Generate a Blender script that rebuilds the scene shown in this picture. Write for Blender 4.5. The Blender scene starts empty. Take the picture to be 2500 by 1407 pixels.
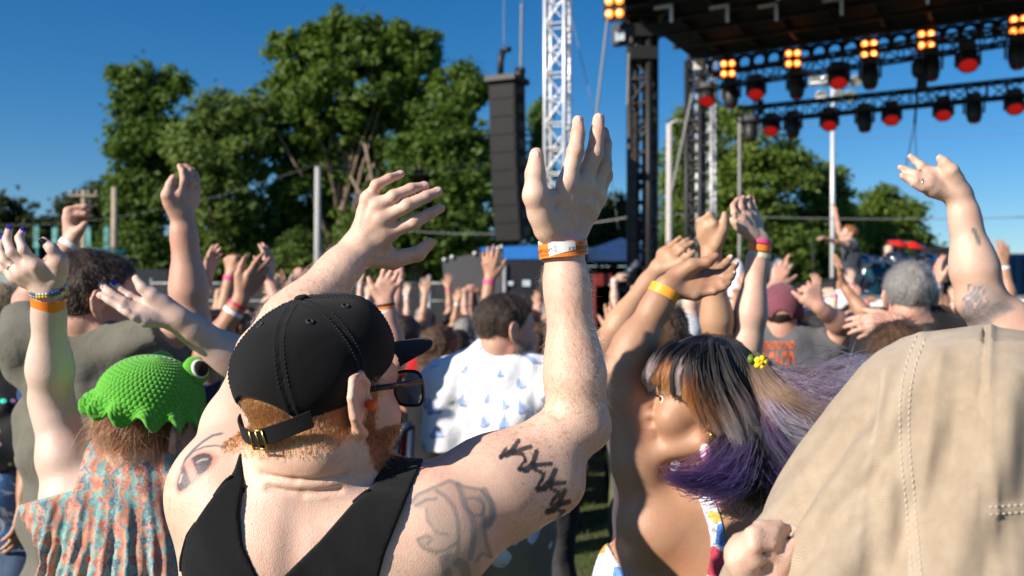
import bpy, bmesh, math, random
import numpy as np
from mathutils import Vector, Matrix
R_ = math.radians
sc = bpy.context.scene
COL = sc.collection
# ------------------------------------------------------------------ camera
CAM_H = 1.75
FPX = 35.0 / 36.0 * 2500.0          # focal length in photograph pixels
HORIZON = 735.0
cam_d = bpy.data.cameras.new('camera'); cam = bpy.data.objects.new('camera', cam_d); COL.objects.link(cam)
cam.location = (0, 0, CAM_H); cam.rotation_euler = (R_(90), 0, 0)
cam_d.lens = 35; cam_d.sensor_width = 36; cam_d.shift_y = (HORIZON - 703.5) / 2500.0
cam_d.clip_start = 0.05; cam_d.clip_end = 2000
cam_d.dof.use_dof = True; cam_d.dof.focus_distance = 1.36; cam_d.dof.aperture_fstop = 5.4
sc.camera = cam
# ------------------------------------------------------------------ sky, sun, exposure
SUN_AZ, SUN_EL = 57.0, 27.0          # degrees left of straight-behind the camera, elevation
sund = Vector((-math.sin(R_(SUN_AZ)) * math.cos(R_(SUN_EL)), -math.cos(R_(SUN_AZ)) * math.cos(R_(SUN_EL)), math.sin(R_(SUN_EL))))
w = bpy.data.worlds.new('World'); sc.world = w; w.use_nodes = True
nt = w.node_tree; nt.nodes.clear()
sky = nt.nodes.new('ShaderNodeTexSky'); sky.sky_type = 'NISHITA'; sky.sun_disc = False
sky.sun_elevation = R_(SUN_EL); sky.sun_rotation = math.atan2(sund.x, sund.y)
sky.air_density = 1.0; sky.dust_density = 0.6; sky.ozone_density = 5.0; sky.altitude = 1000
bg = nt.nodes.new('ShaderNodeBackground'); bg.inputs[1].default_value = 0.071
wo = nt.nodes.new('ShaderNodeOutputWorld')
hs = nt.nodes.new('ShaderNodeHueSaturation'); hs.inputs['Saturation'].default_value = 1.28
nt.links.new(sky.outputs[0], hs.inputs['Color']); nt.links.new(hs.outputs[0], bg.inputs[0]); nt.links.new(bg.outputs[0], wo.inputs[0])
sl = bpy.data.lights.new('sun', 'SUN'); sl.energy = 4.8; sl.angle = R_(0.55); sl.color = (1.0, 0.91, 0.80)
so = bpy.data.objects.new('sun', sl); COL.objects.link(so)
so.rotation_euler = sund.to_track_quat('Z', 'Y').to_euler()
sc.view_settings.view_transform = 'Standard'; sc.view_settings.look = 'None'
sc.view_settings.exposure = 0.62; sc.view_settings.gamma = 1.0
sc.render.engine = 'CYCLES'
sc.cycles.use_denoising = True
sc.cycles.max_bounces = 6; sc.cycles.diffuse_bounces = 3; sc.cycles.glossy_bounces = 2
sc.cycles.transmission_bounces = 4; sc.cycles.transparent_max_bounces = 6
sc.cycles.caustics_reflective = False; sc.cycles.caustics_refractive = False

rng = np.random.default_rng(7)
random.seed(7)
def P(px, py, d):
    """a photograph pixel at depth d (metres along the view axis) as a world point"""
    return np.array(((px - 1250.0) / FPX * d, d, CAM_H - (py - HORIZON) / FPX * d))
def proj(V):
    V = np.asarray(V); return 1250 + V[..., 0] / V[..., 1] * FPX, HORIZON - (V[..., 2] - CAM_H) / V[..., 1] * FPX
def A(*v): return np.array(v, dtype=float)
def unit(v):
    v = np.asarray(v, float); return v / (np.linalg.norm(v) + 1e-12)
def lerp(a, b, t): return np.asarray(a) * (1 - t) + np.asarray(b) * t

# ------------------------------------------------------------------ object helpers
def tag(o, label=None, cat=None, group=None, kind=None):
    if label: o['label'] = label
    if cat: o['category'] = cat
    if group: o['group'] = group
    if kind: o['kind'] = kind
    return o
def empty(name, loc=(0, 0, 0), **k):
    o = bpy.data.objects.new(name, None); COL.objects.link(o); o.location = loc; o.empty_display_size = 0.1
    return tag(o, **k)
def put(o, parent):
    if parent is not None:
        o.parent = parent; o.matrix_parent_inverse = Matrix.Translation(-Vector(parent.location)) if parent.rotation_euler.z == 0 else parent.matrix_basis.inverted()
    return o
def mesh_obj(name, V, F, mat, parent=None, smooth=True, colors=None, colname='paint', world=True):
    """one mesh object from vertex and face arrays; F is an (n,3|4) array or a list of index lists"""
    me = bpy.data.meshes.new(name)
    V = np.asarray(V, np.float32)
    if isinstance(F, np.ndarray) and F.ndim == 2:
        n, k = F.shape
        me.vertices.add(len(V)); me.vertices.foreach_set('co', V.ravel())
        me.loops.add(n * k); me.loops.foreach_set('vertex_index', F.astype(np.int32).ravel())
        me.polygons.add(n); me.polygons.foreach_set('loop_start', np.arange(0, n * k, k, dtype=np.int32))
        me.polygons.foreach_set('loop_total', np.full(n, k, np.int32))
        me.update(calc_edges=True); me.validate()
    else:
        me.from_pydata([tuple(map(float, v)) for v in V], [], [list(map(int, f)) for f in F]); me.update()
    me.polygons.foreach_set('use_smooth', np.full(len(me.polygons), smooth, bool))
    if colors is not None:
        a = me.color_attributes.new(colname, 'FLOAT_COLOR', 'POINT'); a.data.foreach_set('color', np.asarray(colors, np.float32).ravel())
    me.materials.append(mat)
    o = bpy.data.objects.new(name, me); COL.objects.link(o)
    if parent is not None:
        o.parent = parent
        if world: o.matrix_parent_inverse = parent.matrix_basis.inverted()
    return o
class MB:
    """collects simple shapes and links them as one mesh"""
    def __init__(s): s.V = []; s.F = []; s.n = 0
    def add(s, V, F):
        V = np.asarray(V, float); s.V.append(V); s.F += [[i + s.n for i in f] for f in F]; s.n += len(V); return s
    def box(s, c, size, X=(1, 0, 0), Y=(0, 1, 0), Z=(0, 0, 1)):
        c = np.asarray(c, float); X = np.asarray(X, float) * size[0] / 2; Y = np.asarray(Y, float) * size[1] / 2; Z = np.asarray(Z, float) * size[2] / 2
        V = [c + i * X + j * Y + k * Z for i in (-1, 1) for j in (-1, 1) for k in (-1, 1)]
        return s.add(V, [(0, 1, 3, 2), (4, 6, 7, 5), (0, 4, 5, 1), (2, 3, 7, 6), (0, 2, 6, 4), (1, 5, 7, 3)])
    def tube(s, pts, r, n=8, cap=True):
        pts = [np.asarray(p, float) for p in pts]; m = len(pts)
        rr = [r] * m if np.isscalar(r) else list(r)
        V = []; up = None
        for i, p in enumerate(pts):
            t = unit(pts[min(i + 1, m - 1)] - pts[max(i - 1, 0)])
            if up is None:
                up = unit(np.cross(t, (0.31, 0.2, 0.93) if abs(t[2]) < .9 else (1, 0.1, 0)))
            a = unit(up - t * np.dot(up, t)); b = np.cross(t, a); up = a
            for k in range(n):
                th = 2 * math.pi * k / n; V.append(p + rr[i] * (a * math.cos(th) + b * math.sin(th)))
        F = [(i * n + k, i * n + (k + 1) % n, (i + 1) * n + (k + 1) % n, (i + 1) * n + k) for i in range(m - 1) for k in range(n)]
        if cap: F += [tuple(range(n - 1, -1, -1)), tuple((m - 1) * n + k for k in range(n))]
        return s.add(V, F)
    def lathe(s, c, prof, axis=(0, 0, 1), n=20):
        """prof = [(radius, height)], closed with caps when radius>0"""
        z = unit(axis); x = unit(np.cross(z, (0.2, 0.9, 0.1) if abs(z[2]) > .8 else (0, 0, 1))); y = np.cross(z, x); c = np.asarray(c, float)
        V = []; m = len(prof)
        for r, h in prof:
            for k in range(n):
                th = 2 * math.pi * k / n; V.append(c + z * h + r * (x * math.cos(th) + y * math.sin(th)))
        F = [(i * n + k, i * n + (k + 1) % n, (i + 1) * n + (k + 1) % n, (i + 1) * n + k) for i in range(m - 1) for k in range(n)]
        F += [tuple(range(n - 1, -1, -1)), tuple((m - 1) * n + k for k in range(n))]
        return s.add(V, F)
    def torus(s, c, axis, Rr, r, n=24, m=8, sx=1.0, sy=1.0, X=None):
        z = unit(axis); x = unit(X) if X is not None else unit(np.cross(z, (0.2, 0.9, 0.1) if abs(z[2]) > .8 else (0, 0, 1))); y = np.cross(z, x)
        V = []
        for i in range(n):
            t = 2 * math.pi * i / n; rad = x * math.cos(t) * sx + y * math.sin(t) * sy; ru = unit(x * math.cos(t) / sx + y * math.sin(t) / sy)
            for k in range(m):
                f = 2 * math.pi * k / m; V.append(np.asarray(c) + rad * Rr + r * (ru * math.cos(f) + z * math.sin(f)))
        F = [(i * m + k, ((i + 1) % n) * m + k, ((i + 1) % n) * m + (k + 1) % m, i * m + (k + 1) % m) for i in range(n) for k in range(m)]
        return s.add(V, F)
    def grid(s, fn, nu, nv, wrap=False):
        V = [fn(i / nu, j / nv) for i in range(nu + (0 if wrap else 1)) for j in range(nv + 1)]; w_ = nv + 1; N = nu if wrap else nu + 1
        F = [(i * w_ + j, ((i + 1) % N) * w_ + j, ((i + 1) % N) * w_ + j + 1, i * w_ + j + 1) for i in range(nu) for j in range(nv)]
        return s.add(V, F)
    def build(s, name, mat, parent=None, smooth=False, world=True):
        return mesh_obj(name, np.concatenate(s.V), s.F, mat, parent, smooth, world=world)
def smooth_by_angle(o, deg=40):
    me = o.data; me.polygons.foreach_set('use_smooth', np.ones(len(me.polygons), bool))
    try: me.set_sharp_from_angle(angle=R_(deg))
    except Exception: pass
    return o

# ------------------------------------------------------------------ materials
def new_mat(name):
    m = bpy.data.materials.new(name); m.use_nodes = True; n = m.node_tree; b = n.nodes['Principled BSDF']; return m, n, b
def N(n, t, **k):
    x = n.nodes.new(t)
    for a, v in k.items():
        if a in ('inputs',):
            for i, val in v.items(): x.inputs[i].default_value = val
        else: setattr(x, a, v)
    return x
def c4(c): return (c[0], c[1], c[2], 1.0)
def mixc(n, f, a, b, mode='MIX'):
    x = n.nodes.new('ShaderNodeMix'); x.data_type = 'RGBA'; x.blend_type = mode
    for k, v in ((0, f), (6, a), (7, b)):
        if hasattr(v, 'is_linked') or hasattr(v, 'node'): n.links.new(v, x.inputs[k])
        else: x.inputs[k].default_value = v if k == 0 else (c4(v) if len(v) == 3 else v)
    return x.outputs[2]
def ramp(n, src, stops):
    r = n.nodes.new('ShaderNodeValToRGB'); n.links.new(src, r.inputs[0]); e = r.color_ramp.elements
    while len(e) < len(stops): e.new(0.5)
    for el, (p, c) in zip(e, stops): el.position = p; el.color = c4(c) if len(c) == 3 else c
    return r.outputs[0]
def noise(n, scale, detail=4, rough=0.55, coord=None, dist=0.0):
    x = n.nodes.new('ShaderNodeTexNoise'); x.inputs['Scale'].default_value = scale; x.inputs['Detail'].default_value = detail
    x.inputs['Roughness'].default_value = rough; x.inputs['Distortion'].default_value = dist
    if coord is not None: n.links.new(coord, x.inputs['Vector'])
    return x.outputs['Fac']
def coords(n, scale=(1, 1, 1)):
    t = n.nodes.new('ShaderNodeTexCoord'); m = n.nodes.new('ShaderNodeMapping'); m.inputs['Scale'].default_value = scale
    n.links.new(t.outputs['Object'], m.inputs[0]); return m.outputs[0]
def bump(n, b, h, strength=0.3, dist=0.002):
    x = n.nodes.new('ShaderNodeBump'); x.inputs['Strength'].default_value = strength; x.inputs['Distance'].default_value = dist
    n.links.new(h, x.inputs['Height']); n.links.new(x.outputs[0], b.inputs['Normal'])
_mc = {}
def plain(name, col, rough=0.6, metal=0.0, var=0.12, vscale=14.0, bstr=0.15, bscale=180.0, spec=0.4, emit=None, estr=0.0):
    """coloured surface with slight noise in colour and relief"""
    if name in _mc: return _mc[name]
    m, n, b = new_mat(name); co = coords(n)
    f = noise(n, vscale, 5, 0.6, co)
    dark = tuple(c * (1 - var * 2) for c in col); lite = tuple(min(1, c * (1 + var)) for c in col)
    n.links.new(ramp(n, f, [(0.25, dark), (0.5, col), (0.75, lite)]), b.inputs['Base Color'])
    b.inputs['Roughness'].default_value = rough; b.inputs['Metallic'].default_value = metal; b.inputs['Specular IOR Level'].default_value = spec
    if bstr: bump(n, b, noise(n, bscale, 3, 0.6, co), bstr, 0.002)
    if emit: b.inputs['Emission Color'].default_value = c4(emit); b.inputs['Emission Strength'].default_value = estr
    _mc[name] = m; return m
def skin(name, col, freckle=0.0, paint=False, red=0.6, sss=0.12):
    if name in _mc: return _mc[name]
    m, n, b = new_mat(name); co = coords(n)
    blot = noise(n, 9, 4, 0.6, co); fine = noise(n, 120, 3, 0.6, co)
    warm = (min(1, col[0] * 1.02), col[1] * (1 - 0.28 * red), col[2] * (1 - 0.34 * red)); pale = tuple(min(1, c * 1.06) for c in col)
    out = ramp(n, blot, [(0.3, warm), (0.5, col), (0.72, pale)])
    out = mixc(n, 0.16, out, ramp(n, fine, [(0.35, tuple(c * .72 for c in col)), (0.65, pale)]))
    if freckle:
        v = N(n, 'ShaderNodeTexVoronoi'); v.inputs['Scale'].default_value = 300; v.inputs['Randomness'].default_value = 1.0
        ds = N(n, 'ShaderNodeMapping'); n.links.new(co, ds.inputs[0]); n.links.new(ds.outputs[0], v.inputs['Vector'])
        dots = ramp(n, v.outputs['Distance'], [(0.14, (1, 1, 1)), (0.32, (0, 0, 0))])
        v2 = N(n, 'ShaderNodeTexNoise'); v2.inputs['Scale'].default_value = 130; v2.inputs['Detail'].default_value = 4; n.links.new(co, v2.inputs['Vector'])
        d2 = ramp(n, v2.outputs['Fac'], [(0.54, (0, 0, 0)), (0.66, (1, 1, 1))])
        mask = ramp(n, noise(n, 5.0, 3, 0.6, co), [(0.42, (0.06,) * 3), (0.60, (1, 1, 1))])
        mm = mixc(n, 1.0, mixc(n, 0.6, dots, d2, 'ADD'), mask, 'MULTIPLY')
        mu = N(n, 'ShaderNodeMath', operation='MULTIPLY'); n.links.new(mm, mu.inputs[0]); mu.inputs[1].default_value = freckle
        mu.use_clamp = True
        out = mixc(n, mu.outputs[0], out, (0.47, 0.20, 0.09))
    if paint:
        at = N(n, 'ShaderNodeAttribute', attribute_name='paint')
        out = mixc(n, at.outputs['Alpha'], out, at.outputs['Color'])
    n.links.new(out, b.inputs['Base Color'])
    b.inputs['Roughness'].default_value = 0.44; b.inputs['Specular IOR Level'].default_value = 0.5
    b.inputs['Subsurface Weight'].default_value = sss; b.inputs['Subsurface Radius'].default_value = (1.0, 0.36, 0.2); b.inputs['Subsurface Scale'].default_value = 0.006
    vo = N(n, 'ShaderNodeTexVoronoi'); vo.inputs['Scale'].default_value = 620; n.links.new(co, vo.inputs['Vector'])
    ad = N(n, 'ShaderNodeMath', operation='ADD'); n.links.new(vo.outputs['Distance'], ad.inputs[0]); n.links.new(noise(n, 60, 4, .6, co), ad.inputs[1])
    bump(n, b, ad.outputs[0], 0.32, 0.0013)
    _mc[name] = m; return m
def cloth(name, col, rough=0.9, weave=900.0, var=0.12, fold=0.5, sheen=0.25, paint=False, paint2=None):
    if name in _mc: return _mc[name]
    m, n, b = new_mat(name); co = coords(n)
    f = noise(n, 22, 5, 0.62, co)
    out = ramp(n, f, [(0.28, tuple(c * (1 - var) for c in col)), (0.72, tuple(min(1, c * (1 + var)) for c in col))])
    lint = noise(n, 420, 2, 0.5, co)
    out = mixc(n, 0.10, out, ramp(n, lint, [(0.4, tuple(c * .6 for c in col)), (0.68, tuple(min(1, c * 1.3 + 0.02) for c in col))]))
    if paint:
        at = N(n, 'ShaderNodeAttribute', attribute_name='paint'); out = mixc(n, at.outputs['Alpha'], out, at.outputs['Color'])
    n.links.new(out, b.inputs['Base Color']); b.inputs['Roughness'].default_value = rough; b.inputs['Specular IOR Level'].default_value = 0.2
    b.inputs['Sheen Weight'].default_value = sheen; b.inputs['Sheen Roughness'].default_value = 0.6
    wv = N(n, 'ShaderNodeTexWave', wave_type='BANDS', bands_direction='DIAGONAL'); wv.inputs['Scale'].default_value = weave / 6.0; wv.inputs['Distortion'].default_value = 1.5
    n.links.new(co, wv.inputs['Vector'])
    fo = noise(n, 16, 3, 0.5, co, 0.8)
    ad = N(n, 'ShaderNodeMath', operation='MULTIPLY_ADD'); n.links.new(wv.outputs['Fac'], ad.inputs[0]); ad.inputs[1].default_value = 0.07; 
    fm = N(n, 'ShaderNodeMath', operation='MULTIPLY'); n.links.new(fo, fm.inputs[0]); fm.inputs[1].default_value = fold * 3; n.links.new(fm.outputs[0], ad.inputs[2])
    bump(n, b, ad.outputs[0], 0.55, 0.006)
    _mc[name] = m; return m
def hair_mat(name, col=None, rough=0.32):
    if name in _mc: return _mc[name]
    m, n, b = new_mat(name); n.nodes.remove(b)
    h = N(n, 'ShaderNodeBsdfHairPrincipled'); h.parametrization = 'COLOR'
    if col is None:
        at = N(n, 'ShaderNodeAttribute', attribute_name='hcol'); n.links.new(at.outputs['Color'], h.inputs['Color'])
    else: h.inputs['Color'].default_value = c4(col)
    h.inputs['Roughness'].default_value = rough; h.inputs['Radial Roughness'].default_value = 0.5
    h.inputs['Random Roughness'].default_value = 0.2
    if 'Random Color' in h.inputs: h.inputs['Random Color'].default_value = 0.3
    n.links.new(h.outputs[0], n.nodes['Material Output'].inputs[0])
    _mc[name] = m; return m

# ------------------------------------------------------------------ signed-distance modelling (numpy surface nets)
class Cone:
    def __init__(s, a, b, ra, rb, n=None, k=1.0):
        s.a = np.asarray(a, np.float32); s.b = np.asarray(b, np.float32); s.ra = float(ra); s.rb = float(rb)
        s.n = None if n is None else [float(v) for v in unit(n)]; s.k = k
        s.af = [float(v) for v in s.a]; s.bf = [float(v) for v in s.b - s.a]; s.iL = 1.0 / (sum(v * v for v in s.bf) + 1e-12)
    def lo(s): m = max(s.ra, s.rb); return np.minimum(s.a, s.b) - m
    def hi(s): m = max(s.ra, s.rb); return np.maximum(s.a, s.b) + m
    def ev(s, p):
        b0, b1, b2 = s.bf; x = p[:, 0] - s.af[0]; y = p[:, 1] - s.af[1]; z = p[:, 2] - s.af[2]
        t = np.minimum(np.maximum((x * b0 + y * b1 + z * b2) * s.iL, 0), 1); x -= t * b0; y -= t * b1; z -= t * b2
        if s.n is not None:
            n0, n1, n2 = s.n; q = (x * n0 + y * n1 + z * n2) * (1 / s.k - 1); x += q * n0; y += q * n1; z += q * n2
        d = np.sqrt(x * x + y * y + z * z) - (s.ra + (s.rb - s.ra) * t)
        return d * s.k if s.n is not None else d
    def dist(s, c):
        b0, b1, b2 = s.bf; x = c[0] - s.af[0]; y = c[1] - s.af[1]; z = c[2] - s.af[2]
        t = min(max((x * b0 + y * b1 + z * b2) * s.iL, 0), 1); x -= t * b0; y -= t * b1; z -= t * b2
        return math.sqrt(x * x + y * y + z * z) - max(s.ra, s.rb)
    def prune(s, c, r): return s if s.dist(c) < r else None
class Ell:
    def __init__(s, c, r, M=None):
        s.c = np.asarray(c, np.float32); s.r = np.asarray(r, np.float32); s.M = None if M is None else np.asarray(M, np.float32)
        s.cf = [float(v) for v in s.c]; s.rf = [float(v) for v in s.r]; s.mf = None if M is None else [[float(s.M[i, j]) for i in range(3)] for j in range(3)]; s.rm = max(s.rf)
    def lo(s): return s.c - s.r.max()
    def hi(s): return s.c + s.r.max()
    def ev(s, p):
        x = p[:, 0] - s.cf[0]; y = p[:, 1] - s.cf[1]; z = p[:, 2] - s.cf[2]
        if s.mf is not None:
            m = s.mf; x, y, z = x * m[0][0] + y * m[0][1] + z * m[0][2], x * m[1][0] + y * m[1][1] + z * m[1][2], x * m[2][0] + y * m[2][1] + z * m[2][2]
        x *= 1 / s.rf[0]; y *= 1 / s.rf[1]; z *= 1 / s.rf[2]; k0 = np.sqrt(x * x + y * y + z * z) + 1e-9
        x *= 1 / s.rf[0]; y *= 1 / s.rf[1]; z *= 1 / s.rf[2]; k1 = np.sqrt(x * x + y * y + z * z) + 1e-9
        return k0 * (k0 - 1) / k1
    def prune(s, c, r):
        return s if math.sqrt((c[0] - s.cf[0]) ** 2 + (c[1] - s.cf[1]) ** 2 + (c[2] - s.cf[2]) ** 2) - s.rm < r else None
class U:
    def __init__(s, k, *ch): s.k = k; s.ch = [c for c in ch if c is not None]
    def lo(s): return np.min([c.lo() for c in s.ch], axis=0)
    def hi(s): return np.max([c.hi() for c in s.ch], axis=0)
    def ev(s, p):
        d = s.ch[0].ev(p); k = s.k
        for c in s.ch[1:]:
            e = c.ev(p); h = np.maximum(k - np.abs(d - e), 0) / k; d = np.minimum(d, e) - h * h * (k * 0.25)
        return d
    def prune(s, c, r):
        ch = [x for x in (y.prune(c, r + s.k) for y in s.ch) if x is not None]
        return None if not ch else (ch[0] if len(ch) == 1 else U(s.k, *ch))
class Sub:
    """a minus b, smooth"""
    def __init__(s, k, a, b): s.k = k; s.a = a; s.b = b
    def lo(s): return s.a.lo()
    def hi(s): return s.a.hi()
    def ev(s, p):
        d = s.a.ev(p); e = -s.b.ev(p); h = np.maximum(s.k - np.abs(d - e), 0) / s.k; return np.maximum(d, e) + h * h * (s.k * 0.25)
    def prune(s, c, r):
        a = s.a.prune(c, r); b = s.b.prune(c, r + s.k)
        return None if a is None else (a if b is None else Sub(s.k, a, b))
class Cut:
    """keep a where fn(p) < 0"""
    def __init__(s, a, fn, k=0.003): s.a = a; s.fn = fn; s.k = k
    def lo(s): return s.a.lo()
    def hi(s): return s.a.hi()
    def ev(s, p):
        d = s.a.ev(p); e = s.fn(p); h = np.maximum(s.k - np.abs(d - e), 0) / s.k; return np.maximum(d, e) + h * h * (s.k * 0.25)
    def prune(s, c, r):
        a = s.a.prune(c, r); return None if a is None else Cut(a, s.fn, s.k)
class Off:
    """inflate a by r plus a displacement function"""
    def __init__(s, a, r, fn=None, amp=0.02): s.a = a; s.r = r; s.fn = fn; s.amp = amp
    def lo(s): return s.a.lo() - s.r - s.amp
    def hi(s): return s.a.hi() + s.r + s.amp
    def ev(s, p):
        d = s.a.ev(p) - s.r; return d if s.fn is None else d - s.fn(p)
    def prune(s, c, r):
        a = s.a.prune(c, r + s.r + s.amp); return None if a is None else Off(a, s.r, s.fn, s.amp)
def sdf_mesh(node, h, B=16):
    lo = node.lo() - 2 * h; hi = node.hi() + 2 * h
    i0 = np.floor(lo / (h * B)).astype(int); i1 = np.floor(hi / (h * B)).astype(int)
    rad = h * B * 0.87; n1 = B + 1; Q = 4; nq = B // Q
    FO = lambda a: np.asfortranarray(a, dtype=np.float32)
    g = FO(np.stack(np.meshgrid(*[np.arange(n1)] * 3, indexing='ij'), -1).reshape(-1, 3) * h)
    gq = FO((np.stack(np.meshgrid(*[np.arange(nq)] * 3, indexing='ij'), -1).reshape(-1, 3) + .5) * (Q * h))
    bi = np.stack(np.meshgrid(*[np.arange(i0[a], i1[a] + 1) for a in range(3)], indexing='ij'), -1).reshape(-1, 3)
    dc = node.ev(FO((bi + 0.5) * (h * B)))
    act = bi[np.abs(dc) < rad * 1.35 + 0.010]
    keys = []; pos = []; quads = []
    OFF = 1 << 19
    def key(i): return ((i[:, 0] + OFF).astype(np.int64) << 42) | ((i[:, 1] + OFF).astype(np.int64) << 21) | (i[:, 2] + OFF).astype(np.int64)
    corner = [(0, 0, 0), (1, 0, 0), (0, 1, 0), (1, 1, 0), (0, 0, 1), (1, 0, 1), (0, 1, 1), (1, 1, 1)]
    edges = [(a, b) for a in range(8) for b in range(a + 1, 8) if sum(abs(np.array(corner[a]) - np.array(corner[b]))) == 1]
    sup = act // 3; so_ = np.lexsort(sup.T); last = None; snode = None
    for b, sb in zip(act[so_], sup[so_]):
        if last is None or (sb != last).any():
            last = sb; snode = node.prune([float(v) for v in (sb * 3 + 1.5) * (h * B)], rad * 3 * 1.05 + 0.03)
        if snode is None: continue
        nd = snode.prune([float(v) for v in (b + 0.5) * (h * B)], rad * 1.05 + 0.03)
        if nd is None: continue
        org = (b * B * h).astype(np.float32)
        dq = nd.ev(FO(gq + org)).reshape(nq, nq, nq); near = np.abs(dq) < Q * h * .87 * 1.45 + .004
        if not near.any(): continue
        if near.all(): d = nd.ev(FO(g + org)).reshape(n1, n1, n1)
        else:
            mk = np.zeros((n1, n1, n1), bool); e = near
            for ax in range(3): e = np.repeat(e, Q, ax)
            for x, y, z in corner: mk[x:x + B, y:y + B, z:z + B] |= e
            f = dq
            for ax in range(3): f = np.repeat(f, Q, ax); f = np.concatenate([f, f.take([-1], ax)], ax)
            d = f.astype(np.float32).copy(); mf = mk.ravel(); d.ravel()[mf] = nd.ev(FO(g[mf] + org))
        s = d < 0
        if s.all() or not s.any(): continue
        cnt0 = sum(s[x:x + B, y:y + B, z:z + B].astype(np.int8) for x, y, z in corner)
        idx = np.argwhere((cnt0 > 0) & (cnt0 < 8))
        if len(idx) == 0: continue
        cd = np.stack([d[idx[:, 0] + x, idx[:, 1] + y, idx[:, 2] + z] for x, y, z in corner], 0)
        acc = np.zeros((3, len(idx)), np.float32); cnt = np.zeros(len(idx), np.float32)
        for a, e in edges:
            da, de = cd[a], cd[e]; x = (da < 0) != (de < 0); t = np.where(x, da / np.where(x, da - de, 1), 0); xf = x.astype(np.float32); cnt += xf
            for c in range(3):
                pa, pe = corner[a][c], corner[e][c]; acc[c] += t if pe != pa else (xf if pa else 0)
        gi = idx + b * B
        keys.append(key(gi)); pos.append((gi + (acc / cnt).T) * h)
        for ax in range(3):
            o = [0, 0, 0]; o[ax] = 1; e1 = [x for x in (0, 1, 2) if x != ax]
            da = cd[0]; de = cd[corner.index(tuple(o))]; x = (da < 0) != (de < 0); q = gi[x]
            if len(q) == 0: continue
            u = np.zeros(3, int); v = np.zeros(3, int); u[e1[0]] = 1; v[e1[1]] = 1
            ring = np.stack([key(q), key(q - u), key(q - u - v), key(q - v)], -1); flip = (da[x] < 0) ^ (ax == 1)
            ring[~flip] = ring[~flip][:, ::-1]; quads.append(ring)
    keys = np.concatenate(keys); pos = np.concatenate(pos); quads = np.concatenate(quads)
    order = np.argsort(keys); sk = keys[order]
    j = np.searchsorted(sk, quads.ravel()); j = np.clip(j, 0, len(sk) - 1); ok = (sk[j] == quads.ravel()).reshape(-1, 4).all(1)
    F = order[j].reshape(-1, 4)[ok]
    return pos.astype(np.float32), F
def vnormals(V, F):
    n = np.cross(V[F[:, 2]] - V[F[:, 0]], V[F[:, 3]] - V[F[:, 1]]); out = np.zeros_like(V)
    for k in range(4): np.add.at(out, F[:, k], n)
    return out / (np.linalg.norm(out, axis=1, keepdims=True) + 1e-12)
def fold_noise(seed, scale, amp):
    """smooth cloth-fold displacement: sum of a few warped sines"""
    r = np.random.default_rng(seed); K = r.normal(size=(6, 3)) * scale; ph = r.uniform(0, 6.28, 6); K2 = r.normal(size=(6, 3)) * scale * 0.6
    def fn(p):
        o = np.zeros(len(p), np.float32)
        for i in range(6): o += np.sin(p @ K[i].astype(np.float32) + ph[i] + 1.5 * np.sin(p @ K2[i].astype(np.float32)))
        return o * (amp / 3.0)
    return fn
def poly_sd(x, z, pts):
    """signed distance to a 2-D polygon (negative inside)"""
    pts = np.asarray(pts, np.float32); d = np.full(x.shape, 1e9, np.float32); s = np.ones(x.shape, np.float32); n = len(pts)
    for i in range(n):
        a = pts[i]; b = pts[i - 1]; ex, ez = b - a; wx = x - a[0]; wz = z - a[1]
        t = np.clip((wx * ex + wz * ez) / (ex * ex + ez * ez + 1e-12), 0, 1); bx = wx - ex * t; bz = wz - ez * t
        d = np.minimum(d, bx * bx + bz * bz)
        c1 = z >= a[1]; c2 = z < b[1]; c3 = ex * wz > ez * wx
        s = np.where((c1 & c2 & c3) | (~c1 & ~c2 & ~c3), -s, s)
    return s * np.sqrt(d)
def seg_d(x, y, pts):
    """distance to a 2-D polyline"""
    d = np.full(x.shape, 1e9)
    for (ax, ay), (bx, by) in zip(pts[:-1], pts[1:]):
        ex, ey = bx - ax, by - ay; t = np.clip(((x - ax) * ex + (y - ay) * ey) / (ex * ex + ey * ey + 1e-9), 0, 1)
        d = np.minimum(d, np.hypot(x - ax - t * ex, y - ay - t * ey))
    return d
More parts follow.
